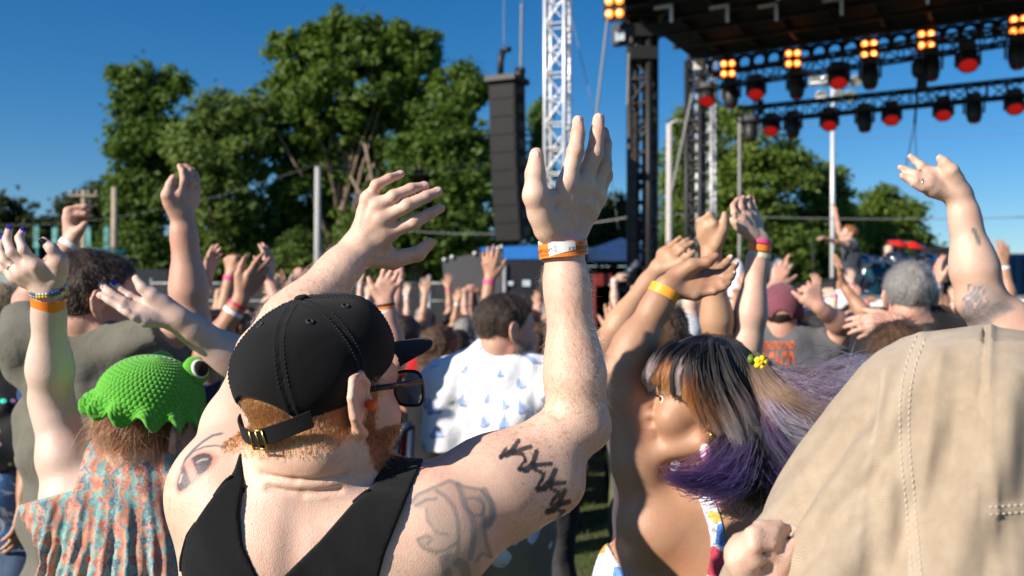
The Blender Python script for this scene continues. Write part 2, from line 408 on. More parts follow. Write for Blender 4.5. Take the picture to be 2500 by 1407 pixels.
# ------------------------------------------------------------------ people: heads, hands, arms, torsos
def rot(yaw, pitch=0.0, roll=0.0):
    """columns: right, forward, up. yaw 0 looks away from the camera (+Y), positive turns to the right; pitch up; roll to the right"""
    return np.array(Matrix.Rotation(R_(-yaw), 3, 'Z') @ Matrix.Rotation(R_(pitch), 3, 'X') @ Matrix.Rotation(R_(roll), 3, 'Y'))
def head_parts(c, Rm, s=1.0, fem=False, jaw=1.0, nose=1.0, ear=1.0):
    c = np.asarray(c, float)
    L = lambda x, y, z: c + s * (Rm @ A(x, y, z))
    E = lambda p, r: Ell(L(*p), A(*r) * s, Rm)
    C = lambda a, b, ra, rb: Cone(L(*a), L(*b), ra * s, rb * s)
    skull = U(0.03, E((0, -.018, .035), (.0765, .099, .087)), E((0, .028, .042), (.064, .064, .066)))
    jw = .047 * jaw if fem else .052 * jaw
    face = U(0.022, skull, E((0, .043, -.022), (.059, .05, .074)),
             C((-jw, .0, -.068), (-.012, .068, -.103), .021, .016), C((jw, .0, -.068), (.012, .068, -.103), .021, .016),
             E((0, .074, -.101), (.02, .018, .018)), E((-.036, .064, -.03), (.025, .026, .026)), E((.036, .064, -.03), (.025, .026, .026)),
             C((-.036, .082, .024), (.036, .082, .024), .011, .011))
    face = Sub(0.012, face, U(0.004, E((-.031, .104, .006), (.017, .016, .010)), E((.031, .104, .006), (.017, .016, .010))))
    n = U(0.006, C((0, .09, .014), (0, .109 + .004 * nose, -.022), .0075, .0115 * nose), E((-.011, .099, -.030), (.009, .011, .008)), E((.011, .099, -.030), (.009, .011, .008)))
    face = U(0.008, face, n, E((0, .091, -.056), (.021, .011, .0065)), E((0, .089, -.068), (.018, .011, .0075)))
    face = Sub(0.004, face, C((-.022, .1, -.0615), (.022, .1, -.0615), .0018, .0018))
    ears = []
    for sd in (-1, 1):
        pts = [(.012, .006, .001), (.011, .024, .006), (-.003, .036, .011), (-.019, .031, .017), (-.027, .012, .021), (-.022, -.010, .019), (-.010, -.026, .012), (.001, -.032, .006)]
        P3 = [(sd * (.0735 + w * 1.15), y * ear - .008, z * ear - .006) for y, z, w in pts]
        rr = [.0046, .0050, .0052, .0052, .0050, .0052, .0066, .0070]
        hel = U(0.003, *[C(P3[i], P3[i + 1], rr[i], rr[i + 1]) for i in range(len(P3) - 1)])
        M2 = Rm @ np.array(Matrix.Rotation(sd * R_(28), 3, 'Z'))
        con = Ell(L(sd * .081, -.015, .0), A(.0072, .0225, .0315) * s, M2)
        trg = E((sd * .079, .006, -.004), (.005, .004, .008))
        e = U(0.007, con, hel, trg)
        e = Sub(0.003, e, Ell(L(sd * .090, -.008, -.002), A(.006, .009, .013) * s, M2))
        ears.append(e)
    return U(0.006, face, *ears), skull
def hand_sdf(W, J, back, s=1.0, fr=1.0):
    back = unit(back); W = np.asarray(W, float)
    mc = [np.asarray(J[k][0], float) for k in 'imrp']; cen = sum(mc) / 4
    palm = []
    for q in mc:
        st = W + 0.30 * (q - cen) + 0.10 * (cen - W)
        palm.append(Cone(st, q - back * .002 * s, .0150 * s, .0112 * s, back, .82))
    for a, b in zip(mc[:-1], mc[1:]):
        palm.append(Cone(lerp(a, W, .22), lerp(b, W, .22), .0115 * s, .0115 * s, back, .8))
        palm.append(Cone(lerp(a, W, -.0) , lerp(b, W, 0.0), .0105 * s, .0105 * s, back, .8))
    for a, b in (('i', 'm'), ('m', 'r'), ('r', 'p')):
        palm.append(Cone(lerp(J[a][0], J[a][1], .15), lerp(J[b][0], J[b][1], .15), .0072 * s, .0072 * s, back, .75))
    t = J['t']
    palm += [Cone(lerp(t[1], t[2], .05), lerp(mc[0], W, .2), .0095 * s, .0110 * s), Cone(lerp(W, t[0], .35), t[1], .0175 * s, .0135 * s)]
    palm += [Cone(lerp(t[0], W, .25), t[1], .0165 * s, .0140 * s), Cone(lerp(t[0], t[1], .3), lerp(mc[0], W, .45), .013 * s, .0115 * s, back, .8)]
    for q in mc: palm += [Cone(lerp(W, q, .4) + back * .0098 * s, q + back * .0088 * s, .0022 * s, .0032 * s), Ell(q + back * .0048 * s, A(.0085, .0085, .0085) * s)]
    pal = U(0.0095 * s, *palm)
    fs = []
    for k, m in (('i', 1.0), ('m', 1.03), ('r', .97), ('p', .84)):
        q = J[k]; f = m * s * fr
        fs.append(U(0.0035, Cone(q[0], q[1], .0102 * f, .0088 * f), Cone(q[1], q[2], .0090 * f, .0078 * f), Cone(q[2], q[3], .0079 * f, .0064 * f),
                    Ell(np.asarray(q[1]) + back * .0006 * s, A(.0093, .0093, .0093) * f)))
    f = s * fr
    fs.append(U(0.005, Cone(t[1], t[2], .0128 * f, .0104 * f), Cone(t[2], t[3], .0108 * f, .0078 * f)))
    return U(0.0062 * s, pal, U(0.0008, *fs))
def arm_sdf(S, E, W, rs, re, rf, rw, back=None, wk=0.74):
    S, E, W = map(lambda v: np.asarray(v, float), (S, E, W)); m = lerp(E, W, .28)
    b = back if back is not None else A(0, 1, 0)
    u = unit(E - S); v = unit(W - E); ol = unit(u - v); ol = ol if np.isfinite(ol).all() else b
    return U(0.020, Cone(S, lerp(S, E, .42), rs, rs * .98), Cone(lerp(S, E, .42), lerp(S, E, .86), rs * .98, re * .96), Cone(lerp(S, E, .86), E, re * .96, re * .90), Ell(E + ol * re * .42, (re * .62,) * 3), Cone(E, m, re * .92, rf), Cone(lerp(E, W, .06) - ol * re * .25, lerp(E, W, .42), re * .72, rf * .80), Cone(m, lerp(E, W, .82), rf, rw * 1.0), Cone(lerp(E, W, .78), W, rw * 1.0, rw, b, wk))
def std_hand(W, dirv, back, side, s=1.0, curl=(10, 15, 10), spread=5.0, thumb=35.0, fcurl=None):
    """finger joints for a generic hand. dirv: wrist to fingers, back: normal of the back of the hand, side: +1 thumb on the x side"""
    y = unit(dirv); z = unit(np.asarray(back) - y * np.dot(back, y)); x = np.cross(y, z) * side
    L = lambda a, b, c: np.asarray(W) + s * (x * a + y * b + z * c)
    def fin(bx, by, lens, spr, cu):
        p = [L(bx, by, 0)]; ang = 0.0; d0 = y * math.cos(R_(spr)) + x * math.sin(R_(spr))
        for l, c in zip(lens, cu):
            ang += c; d = d0 * math.cos(R_(ang)) - z * math.sin(R_(ang)); p.append(p[-1] + d * l * s)
        return p
    fc = fcurl or [curl] * 4
    J = {'i': fin(.029, .088, (.043, .026, .018), spread * 1.2, fc[0]), 'm': fin(.009, .092, (.047, .029, .018), spread * .2, fc[1]),
         'r': fin(-.011, .088, (.043, .027, .018), -spread * .8, fc[2]), 'p': fin(-.029, .078, (.034, .020, .016), -spread * 2, fc[3])}
    t0 = L(.026, .022, -.006); td = y * math.cos(R_(thumb)) + x * math.sin(R_(thumb)) - z * .25
    td2 = unit(td + y * .3); J['t'] = [t0, t0 + unit(td) * .042 * s, t0 + unit(td) * .042 * s + td2 * .031 * s, t0 + unit(td) * .042 * s + td2 * .055 * s]
    return J
def torso_sdf(nb, pv, sL, sR, Xv, Yv, b=1.0, fem=False):
    up = unit(np.asarray(nb) - np.asarray(pv)); Yv = unit(Yv - up * np.dot(Yv, up)); M = np.stack([np.cross(Yv, up), Yv, up], 1)
    ch = lerp(nb, pv, .34); wa = lerp(nb, pv, .68)
    n = [Ell(ch, (.158 * b, .108 * b, .20), M), Ell(wa, ((.125 if fem else .14) * b, .102 * b, .17), M), Ell(pv, (.162 * b, .112 * b, .13), M),
         Cone(np.asarray(nb) + up * .035, sL, .048 * b, .05 * b), Cone(np.asarray(nb) + up * .035, sR, .048 * b, .05 * b), Cone(lerp(nb, pv, .1), sL, .07 * b, .055 * b), Cone(lerp(nb, pv, .1), sR, .07 * b, .055 * b)]
    if fem: n += [Ell(ch + M @ A(.07, .09, -.03), (.06, .055, .06), M), Ell(ch + M @ A(-.07, .09, -.03), (.06, .055, .06), M)]
    return U(0.05, *n)
def finger_nails(J, back, mat, parent, s=1.0, keys='imrpt', size=1.0, off=.80):
    for k in keys:
        q = J[k]; d = unit(np.asarray(q[3]) - np.asarray(q[2])); b = unit(np.asarray(back) - d * np.dot(back, d)); x = np.cross(d, b)
        r = .0066 * s * (1.2 if k == 't' else 1.0) * (.85 if k == 'p' else 1.0) * size
        c = np.asarray(q[3]) + b * r * off - d * r * .45; m = MB()
        m.grid(lambda u, v: c + x * (math.cos(u * 6.2832) * math.sin(v * 1.5708)) * r * .82 + d * (math.sin(u * 6.2832) * math.sin(v * 1.5708)) * r * 1.15 + b * math.cos(v * 1.5708) * r * .26, 14, 5, wrap=True)
        m.build('fingernail', mat, parent, True)
def band_mesh(c, axis, ra, rb, width, Xdir, thick=.0015, n=40, wob=0.0, tilt=0.0):
    """flat band round a limb, elliptical cross-section: ra along Xdir, rb across"""
    z = unit(axis); x = unit(np.asarray(Xdir) - z * np.dot(Xdir, z)); y = np.cross(z, x); c = np.asarray(c)
    V = []; F = []
    prof = [(-.5, 0), (.5, 0), (.5, thick), (-.5, thick)]
    for i in range(n):
        t = 2 * math.pi * i / n; rad = x * math.cos(t) * ra + y * math.sin(t) * rb; ru = unit(x * math.cos(t) / ra + y * math.sin(t) / rb)
        dz = wob * math.sin(2 * t + 1) + tilt * math.cos(t)
        for h, o in prof: V.append(c + rad + ru * o + z * (h * width + dz))
    for i in range(n):
        j = (i + 1) % n
        for k in range(4): F.append((i * 4 + k, i * 4 + (k + 1) % 4, j * 4 + (k + 1) % 4, j * 4 + k))
    return V, F
def band(name, c, axis, ra, rb, width, Xdir, mat, parent, **k):
    V, F = band_mesh(c, axis, ra, rb, width, Xdir, **k); return mesh_obj(name, V, F, mat, parent, False)
def eye(c, fwd, up, r, parent, iris=(.05, .025, .012)):
    m = MB(); x = np.cross(fwd, up)
    m.grid(lambda u, v: c + r * (x * math.cos(u * 6.2832) * math.sin(v * math.pi) + up * math.sin(u * 6.2832) * math.sin(v * math.pi) + fwd * math.cos(v * math.pi)), 20, 12, wrap=True)
    o = m.build('eye', plain('eye_white', (.8, .78, .75), .15, var=.03, bstr=0), parent, True)
    m = MB(); m.lathe(c + fwd * r * .86, [(r * .46, 0), (r * .36, r * .13), (.0001, r * .19)], fwd, 18)
    m.build('iris', plain('iris_brown', iris, .1, bstr=0), o, True)
    return o
# ------------------------------------------------------------------ hair strands
def strands(name, Pts, rad, mat, parent=None, cols=None):
    """Pts (n,m,3) world points, rad (root, tip), cols (n,m,3)"""
    n, m, _ = Pts.shape
    hc = bpy.data.hair_curves.new(name); hc.add_curves([m] * n)
    hc.points.foreach_set('position', Pts.astype(np.float32).ravel())
    r = np.tile(np.linspace(rad[0], rad[1], m, dtype=np.float32), n)
    at = hc.attributes.get('radius') or hc.attributes.new('radius', 'FLOAT', 'POINT'); at.data.foreach_set('value', r)
    if cols is not None:
        ca = hc.attributes.new('hcol', 'FLOAT_COLOR', 'POINT'); c = np.ones((n * m, 4), np.float32); c[:, :3] = np.clip(cols.reshape(-1, 3), 0.0, 1); ca.data.foreach_set('color', c.ravel())
    hc.materials.append(mat)
    o = bpy.data.objects.new(name, hc); COL.objects.link(o)
    if parent is not None: o.parent = parent; o.matrix_parent_inverse = parent.matrix_basis.inverted()
    return o
def spline(pts, m):
    """Catmull-Rom resample of a polyline to m points"""
    p = np.asarray(pts, float); n = len(p); t = np.linspace(0, n - 1, m); i = np.clip(t.astype(int), 0, n - 2); f = (t - i)[:, None]
    p0 = p[np.clip(i - 1, 0, n - 1)]; p1 = p[i]; p2 = p[i + 1]; p3 = p[np.clip(i + 2, 0, n - 1)]
    return .5 * ((2 * p1) + (-p0 + p2) * f + (2 * p0 - 5 * p1 + 4 * p2 - p3) * f ** 2 + (-p0 + 3 * p1 - 3 * p2 + p3) * f ** 3)
def lock(pts, n, spread, m=14, wav=.004, clump=0.6, seed=0):
    """n strands following a guide; spread = (root, mid, tip) radii"""
    r = np.random.default_rng(seed); g = spline(pts, m); t = np.linspace(0, 1, m)
    sp = np.interp(t, [0, .5, 1], spread)
    nc = max(3, n // 14); cl = r.normal(size=(nc, 3)); w = r.integers(0, nc, n)
    off = cl[w] * clump + r.normal(size=(n, 3)) * (1 - clump * .75)
    ph = r.uniform(0, 6.28, (n, 3)); fr = r.uniform(3, 8, (n, 1))
    O = g[None] + off[:, None, :] * sp[None, :, None] + wav * np.sin(fr[:, :, None] * t[None, :, None] + ph[:, None, :]) * t[None, :, None]
    ln = r.uniform(.72, 1.0, n)                                       # uneven lengths
    k = t[None, :] * ln[:, None] * (m - 1); i = np.clip(k.astype(int), 0, m - 2); f = (k - i)[..., None]
    ii = np.arange(n)[:, None]
    return O[ii, i] * (1 - f) + O[ii, i + 1] * f
def scalp_strands(V, Nn, mask, n, length, direc, lift=.35, m=5, jit=.25, seed=1, curl=0.0):
    """short hair grown from mesh vertices (positions V, normals Nn) where mask"""
    r = np.random.default_rng(seed); idx = r.choice(np.nonzero(mask)[0], n)
    p = V[idx] + r.normal(size=(n, 3)) * .0016; nn = Nn[idx]
    d = np.asarray(direc(V[idx]) if callable(direc) else np.tile(direc, (n, 1)), float); d = d - nn * np.einsum('ij,ij->i', d, nn)[:, None]
    d = d / (np.linalg.norm(d, axis=1, keepdims=True) + 1e-9) + r.normal(size=(n, 3)) * jit + nn * lift
    d /= np.linalg.norm(d, axis=1, keepdims=True); L = length * r.uniform(.55, 1.1, n)
    out = []
    cv = r.normal(size=(n, 3)) * curl
    for t in np.linspace(0, 1, m): out.append(p + d * (L * t)[:, None] - nn * (L * lift * .55 * t * t)[:, None] + cv * (L * t * t)[:, None])
    return np.stack(out, 1), idx
def paint_px(V, Nn, cam_only=True):
    """photograph pixel of each vertex and whether it faces the viewpoint, for laying flat print and tattoos on a surface at build time"""
    x, y = proj(V); view = V - A(0, 0, CAM_H); f = np.einsum('ij,ij->i', view, Nn) < 0
    return x, y, f
# ------------------------------------------------------------------ the bearded man in the black cap and tank top
def build_hero():
    root = empty('person', P(740, 1400, 1.34) * A(1, 1, 0), label='man in black cap and black tank top with both tattooed freckled arms raised', cat='person')
    hc = P(790, 975, 1.31); HR = rot(40, 2, -3)
    S = 1.02
    head, skull = head_parts(hc, HR, S, jaw=1.06, ear=1.08)
    nb = P(722, 1200, 1.335); pv = A(nb[0] + .02, nb[1] - .02, 0.93)
    sL = P(548, 1205, 1.32); sR = P(1040, 1290, 1.31)
    eL, wL = P(648, 862, 1.52), P(868, 614, 1.60); eR, wR = P(1415, 1035, 1.40), P(1376, 618, 1.40)
    bkL = unit(A(-.25, -.9, .35)); bkR = unit(A(-.45, -.88, 0))
    dL = 1.60
    JL = {'p': [P(900, 487, dL - .005), P(919, 453, dL - .012), P(950, 436, dL - .004), P(979, 426, dL + .012)],
          'r': [P(922, 505, dL - .008), P(961, 480, dL - .014), P(1004, 461, dL - .004), P(1038, 455, dL + .01)],
          'm': [P(932, 535, dL - .008), P(993, 503, dL - .012), P(1040, 481, dL), P(1070, 468, dL + .012)],
          'i': [P(942, 572, dL), P(1010, 543, dL), P(1048, 523, dL + .008), P(1076, 509, dL + .018)],
          't': [P(898, 628, dL + .01), P(958, 634, dL + .025), P(1020, 620, dL + .03), P(1050, 594, dL + .032)]}
    dR = 1.40
    JR = {'t': [P(1318, 540, dR - .03), P(1307, 478, dR - .045), P(1307, 424, dR - .045), P(1310, 378, dR - .042)],
          'i': [P(1384, 452, dR - .02), P(1405, 371, dR - .022), P(1411, 328, dR - .014), P(1412, 296, dR - .004)],
          'm': [P(1420, 456, dR), P(1451, 377, dR - .002), P(1458, 326, dR + .004), P(1462, 290, dR + .014)],
          'r': [P(1444, 470, dR + .018), P(1474, 404, dR + .02), P(1477, 354, dR + .026), P(1473, 322, dR + .034)],
          'p': [P(1456, 486, dR + .036), P(1479, 430, dR + .04), P(1479, 399, dR + .046), P(1475, 377, dR + .052)]}
    handL = hand_sdf(wL, JL, bkL, 1.02, 1.16); handR = hand_sdf(wR, JR, bkR, 1.04, 1.24)
    armL = arm_sdf(sL, eL, wL, .056, .042, .045, .030, bkL, .8)
    armR = arm_sdf(sR, eR, wR, .063, .041, .0395, .0285, bkR, .85)
    delt = U(0.03, Ell(sR + A(.02, -.01, .0), (.078, .066, .07)), Ell(lerp(sR, eR, .4) + A(.0, .0, -.02), (.075, .06, .062)), Ell(lerp(sR, eR, .62) + A(.015, 0, -.03), (.07, .048, .052)), Ell(sL + A(.01, 0, .0), (.058, .066, .062)))
    torso = U(0.05, torso_sdf(nb, pv, sL, sR, A(1, -.05, 0), A(.05, 1, 0), 1.03),
              Cone(P(700, 1330, 1.30), P(980, 1390, 1.31), .075, .07), Cone(P(700, 1330, 1.30), P(565, 1340, 1.32), .07, .06),
              Cone(P(880, 1240, 1.35), sR, .05, .06), Cone(P(620, 1215, 1.35), sL, .045, .055))
    neck = U(0.03, Cone(hc + HR @ A(0, -.032, -.05), nb + A(0, .0, -.02), .0665, .073), Cone(hc + HR @ A(0, .015, -.07), nb + A(.03, .03, -.03), .056, .062),
             Cone(hc + HR @ A(.04, -.04, -.06), P(880, 1235, 1.33), .03, .045), Cone(hc + HR @ A(-.05, -.04, -.07), P(600, 1210, 1.34), .03, .04))
    torso = U(.035, torso, Ell(P(900, 1400, 1.25), (.075, .03, .09)), Ell(P(600, 1400, 1.25), (.065, .03, .09)))
    trunk = U(0.035, torso, neck, delt, armL, armR)
    trunk = Sub(.025, trunk, Cone(P(716, 1240, 1.21), P(700, 1560, 1.185), .003, .005))
    for cr in ([(640, 1158), (720, 1172), (800, 1168), (868, 1150)], [(655, 1192), (740, 1204), (830, 1196)]):
        q = []
        for a_, b_ in cr:
            o = np.array([[0, 0, CAM_H]]); dv_ = P(a_, b_, 1.0) - o[0]; ts = np.linspace(1.0, 1.5, 400); hit = np.nonzero(trunk.ev(np.asfortranarray((o + ts[:, None] * dv_).astype(np.float32))) < 0)[0]
            if len(hit): q.append(o[0] + ts[hit[0]] * dv_)
        for a_, b_ in zip(q[:-1], q[1:]): trunk = Sub(.007, trunk, Cone(a_, b_, .0016, .0016))
    body = U(0.012, trunk, handL, handR)
    full = U(0.02, body, head)
    full_c = Cut(full, lambda p: 1.05 - p[:, 2], .004)
    V, F = sdf_mesh(full_c, 0.0029)
    Nn = vnormals(V, F)
    col = np.zeros((len(V), 4), np.float32)
    x, y, fc = paint_px(V, Nn)
    def lay(mask, c, a=1.0):
        m = np.clip(mask, 0, 1) * a; m = m * fc
        k = m[:, None]; na = col[:, 3:4] + k * (1 - col[:, 3:4])
        col[:, :3] = np.where(na > 0, (np.asarray(c)[None] * k + col[:, :3] * col[:, 3:4] * (1 - k)) / np.maximum(na, 1e-6), 0); col[:, 3:4] = na
    # warmer, sunburnt neck and face; pinker finger joints
    hl = (V - hc) @ HR / S
    nk = np.exp(-(((x - 760) / 170) ** 2 + ((y - 1130) / 75) ** 2)) * (V[:, 1] < 1.5)
    lay(nk * .4, (.70, .39, .28)); 
    face_m = ((hl[:, 1] > -.03) & (hl[:, 2] < .08) & (hl[:, 2] > -.16) & (np.abs(hl[:, 0]) < .12)) * 1.0
    fw = np.clip((hl[:, 1] + .02) / .06, 0, 1) * np.clip((hl[:, 2] + .13) / .05, 0, 1) * face_m; kf = fw * .55; up_ = kf > col[:, 3]; col[up_, :3] = (.60, .31, .22); col[:, 3] = np.where(up_, kf, col[:, 3])
    er = np.exp(-(np.linalg.norm((hl - A(.088, -.012, -.004)) / A(.012, .03, .042), axis=1)) ** 4) * .6; up_ = er > col[:, 3]; col[up_, :3] = (.70, .27, .18); col[:, 3] = np.where(up_, er, col[:, 3])
    for J in (JL, JR):
        for k in 'imrpt':
            for q in J[k][1:3]: lay(np.exp(-(np.linalg.norm(V - q, axis=1) / .009) ** 2) * .35, (.70, .30, .22))
            for pj, (a_, b_) in ((1, (0, 2)), (2, (1, 3))):
                ax_ = unit(np.asarray(J[k][b_]) - np.asarray(J[k][a_])); rel = V - np.asarray(J[k][pj]); sa = rel @ ax_; ra_ = np.linalg.norm(rel - sa[:, None] * ax_, axis=1)
                for o_ in (-.0035, 0, .0035): lay(np.exp(-((sa - o_) / .0012) ** 2) * (ra_ < .014) * .32, (.52, .24, .17))  # knuckle crease shade painted as thin darker lines, no grooves modelled
            lay(np.exp(-(np.linalg.norm(V - np.asarray(J[k][3]), axis=1) / .011) ** 2) * .45, (.74, .34, .27))
        lay(np.exp(-(np.linalg.norm(V - np.asarray(J['i'][0]), axis=1) / .012) ** 2) * .35, (.70, .30, .22))
    # hair base colour under the strands (stubble)
    hair_z = (hl[:, 2] > -.066 + .030 * np.clip((hl[:, 1] + .06) / .04, 0, 1)) & (hl[:, 1] < .0) & (hl[:, 2] < .14) & (np.abs(hl[:, 0]) < .0805)
    side = (hl[:, 1] > -.02) & (hl[:, 1] < .03) & (hl[:, 2] > -.02) & (np.abs(hl[:, 0]) > .05)
    hmask = (hair_z | side) & (np.linalg.norm(V - hc, axis=1) < .145) & (np.hypot(hl[:, 0], hl[:, 1] + .02) < .112) & (np.abs(hl[:, 0]) < .079)
    fade = np.clip((hl[:, 2] + .070) / .036, 0, 1) ** 1.6
    beard = (hl[:, 1] > .005) & (hl[:, 2] < -.040) & (hl[:, 2] > -.118) & (hl[:, 1] > .018 - .6 * (hl[:, 2] + .09)) & (np.linalg.norm(V - hc, axis=1) < .142) & (hl[:, 2] > -.155 + .45 * hl[:, 1]) & ~((hl[:, 1] > .085) & (hl[:, 2] > -.075) & (np.abs(hl[:, 0]) < .02))
    beard |= (np.abs(hl[:, 0]) > .048) & (hl[:, 1] > .008) & (hl[:, 1] < .032) & (hl[:, 2] < .03) & (hl[:, 2] > -.09) & (np.abs(hl[:, 0]) < .075)
    CRm = HR @ rot(0, 14); ccp = hc + S * (HR @ A(0, -.008, .034)); cq = ((V - ccp) @ CRm) / S
    under = (cq[:, 2] > -.030) & ~((cq[:, 1] < -.03) & (np.hypot(cq[:, 0], cq[:, 2] + .036) < .043))
    col[hmask] = np.stack([np.full(hmask.sum(), .40), np.full(hmask.sum(), .20), np.full(hmask.sum(), .10), .85 * fade[hmask]], 1)
    col[beard] = (.22, .085, .035, .8)
    # tattoos ------------------------------------------------------------
    near = V[:, 1] < 1.47
    def fill(pts, soft=3.0): return np.clip(.5 - poly_sd(x.astype(np.float32), y.astype(np.float32), pts) / soft, 0, 1) * near
    def line(pts, wd, soft=3.0): return np.clip(.5 + (wd / 2 - seg_d(x, y, pts)) / soft, 0, 1) * near
    z2 = lambda X, Y: (400 + X / 7.817, 1040 + Y / 7.817)
    ink = (.042, .052, .062); redi = (.62, .115, .085)
    lay(fill([z2(*q) for q in [(200, 1130), (300, 880), (390, 700), (540, 560), (700, 490), (880, 490), (1040, 590), (1010, 680), (930, 800), (760, 940), (560, 1140), (400, 1270), (270, 1310)]], 14), redi, .62)
    lay(fill([z2(*q) for q in [(520, 620), (640, 545), (780, 510), (890, 540), (940, 610), (920, 700), (830, 840), (655, 975), (600, 840)]]), ink, .93)
    lay(fill([z2(*q) for q in [(390, 760), (440, 860), (520, 1090), (430, 1190), (310, 1260), (245, 1200), (250, 1080), (310, 900)]]), ink, .93)
    lay(line([z2(345, 930), z2(300, 1080)], 4), (.75, .6, .5), .7); lay(line([z2(640, 690), z2(740, 640), z2(830, 640)], 4), (.75, .6, .5), .6)
    lay(line([z2(330, 840), z2(420, 620), z2(580, 440), z2(760, 290), z2(940, 180), z2(1110, 145)], 6), (.10, .11, .13), .85)
    lay(line([z2(400, 660), z2(560, 490), z2(760, 405), z2(980, 370), z2(1190, 408)], 5), (.12, .13, .14), .85)
    z3 = lambda X, Y: (960 + X / 4.054, 1060 + Y / 4.054)
    blk = (.028, .030, .034)
    def man(parts, heads):
        for pts, wd in parts: lay(line([z3(*q) for q in pts], wd, 2.2), blk, .92)
        for (hx, hy, r) in heads:
            cx, cy = z3(hx, hy); lay(np.clip(.5 + (r - np.hypot(x - cx, y - cy)) / 2.2, 0, 1) * near, blk, .92)
    man([([(1060, 225), (1120, 205)], 10), ([(1120, 205), (1190, 170)], 17), ([(1160, 180), (1240, 70)], 13), ([(1180, 180), (1360, 125)], 12), ([(1120, 140), (1080, 190)], 8), ([(1180, 195), (1290, 200), (1310, 270)], 9)], [(1065, 228, 7)])
    man([([(1310, 260), (1270, 310)], 9), ([(1250, 345), (1310, 370)], 11), ([(1310, 360), (1390, 300)], 18), ([(1380, 300), (1420, 175)], 14), ([(1380, 310), (1560, 295)], 13), ([(1400, 350), (1490, 390), (1470, 460)], 10)], [(1262, 345, 8)])
    man([([(1470, 450), (1440, 500)], 9), ([(1440, 540), (1500, 540)], 12), ([(1490, 540), (1560, 470)], 18), ([(1550, 480), (1605, 355)], 14), ([(1550, 490), (1690, 480)], 13), ([(1560, 540), (1640, 580), (1590, 650)], 10)], [(1435, 545, 9)])
    man([([(1590, 640), (1560, 700)], 9), ([(1530, 760), (1590, 750)], 12), ([(1580, 750), (1650, 680)], 18), ([(1640, 680), (1700, 560)], 13), ([(1640, 700), (1740, 670)], 13), ([(1640, 760), (1690, 760), (1620, 860)], 9)], [(1535, 765, 9)])
    man([([(1620, 850), (1590, 920)], 9), ([(1590, 920), (1640, 880)], 12), ([(1560, 960), (1600, 940)], 11)], [(1570, 955, 9)])
    gry = (.155, .165, .165)
    lay(fill([z3(*q) for q in [(170, 690), (240, 600), (420, 520), (560, 450), (640, 470), (700, 520), (860, 550), (960, 640), (1005, 780), (980, 900), (925, 940), (930, 1060), (975, 1225), (870, 1190), (850, 1400), (470, 1400), (455, 1240), (340, 1170), (250, 1110), (240, 1030), (330, 1000), (420, 960), (330, 860), (320, 740), (230, 730)]], 10), gry, .30)
    for pts, wd in [([(170, 690), (240, 600), (420, 520), (560, 460), (640, 500), (700, 520), (860, 550), (960, 640), (1000, 780), (950, 900)], 10), ([(900, 560), (980, 700), (990, 820), (930, 910)], 22), ([(330, 740), (340, 860), (420, 970), (540, 1000)], 7),
                    ([(640, 500), (680, 600), (700, 700), (770, 800), (800, 900), (790, 1100), (760, 1230)], 17), ([(910, 830), (900, 940), (920, 1060), (970, 1220)], 10), ([(970, 1220), (880, 1180), (820, 1260)], 9), ([(850, 620), (900, 720), (880, 810)], 10),
                    ([(720, 640), (730, 740), (800, 810), (890, 800), (900, 690), (800, 630), (720, 640)], 7), ([(240, 1050), (300, 1130), (420, 1170), (520, 1150), (620, 1080)], 10), ([(250, 1040), (330, 1000), (380, 1040), (340, 1090)], 8), ([(430, 560), (520, 620), (600, 720), (640, 860), (650, 1000), (640, 1180)], 12), ([(560, 1220), (700, 1300), (720, 1400)], 30), ([(500, 1240), (540, 1400)], 26), ([(220, 710), (330, 650), (430, 640)], 9)]:
        lay(line([z3(*q) for q in pts], wd * .85, 5), gry, .6)
    sk = skin('freckled_fair_skin', (.72, .485, .37), 0.72, True)
    body_o = mesh_obj('body', V, F, sk, root, True, col)
    # nails
    nm = plain('bare_nail', (.74, .47, .395), .2, var=.05, bstr=0)
    finger_nails(JL, bkL, nm, root, 1.12, 'imrp'); finger_nails(JR, bkR, nm, root, 1.2)
    # head hair, beard, forearm hair ------------------------------------------
    gl = hair_mat('ginger_hair'); r = np.random.default_rng(3)
    hm = hmask & (fade > .12) & ~under
    pts, idx = scalp_strands(V, Nn, hm & (r.random(len(V)) < fade), 22000, .0048, lambda q: np.tile(HR @ A(0, -.25, -1.0), (len(q), 1)), .30, 4, .2, 5)
    base = np.array([.27, .10, .032]); c = base * r.uniform(.62, 1.28, (len(pts), 1)) * np.array([1, 1, 1]) + r.normal(size=(len(pts), 3)) * .015
    strands('hair', pts, (.00024, .00013), gl, root, np.repeat(c[:, None], 4, 1))
    pts, idx = scalp_strands(V, Nn, beard, 8000, .012, lambda q: np.tile(HR @ A(0, .15, -1.0), (len(q), 1)), .5, 5, .35, 6, .3)
    c = np.array([.15, .045, .014]) * r.uniform(.6, 1.35, (len(pts), 1)); strands('beard', pts, (.00032, .00014), gl, root, np.repeat(c[:, None], 5, 1))
    # arm hair along both forearms
    tl = np.clip(((V - eL) @ (wL - eL)) / ((wL - eL) @ (wL - eL)), 0, 1); dl = np.linalg.norm(V - (eL + tl[:, None] * (wL - eL)), axis=1)
    tr = np.clip(((V - eR) @ (wR - eR)) / ((wR - eR) @ (wR - eR)), 0, 1); dr = np.linalg.norm(V - (eR + tr[:, None] * (wR - eR)), axis=1)
    am = ((dl < .06) & (tl > .15) & (tl < .95)) | ((dr < .06) & (tr > .1) & (tr < .95))
    pts, idx = scalp_strands(V, Nn, am, 5200, .017, lambda q: np.tile(A(.4, .2, -.8), (len(q), 1)), .8, 4, .4, 8, .3)
    c = np.array([.55, .30, .15]) * r.uniform(.7, 1.3, (len(pts), 1)); strands('arm_hair', pts, (.00011, .00005), gl, root, np.repeat(c[:, None], 4, 1))
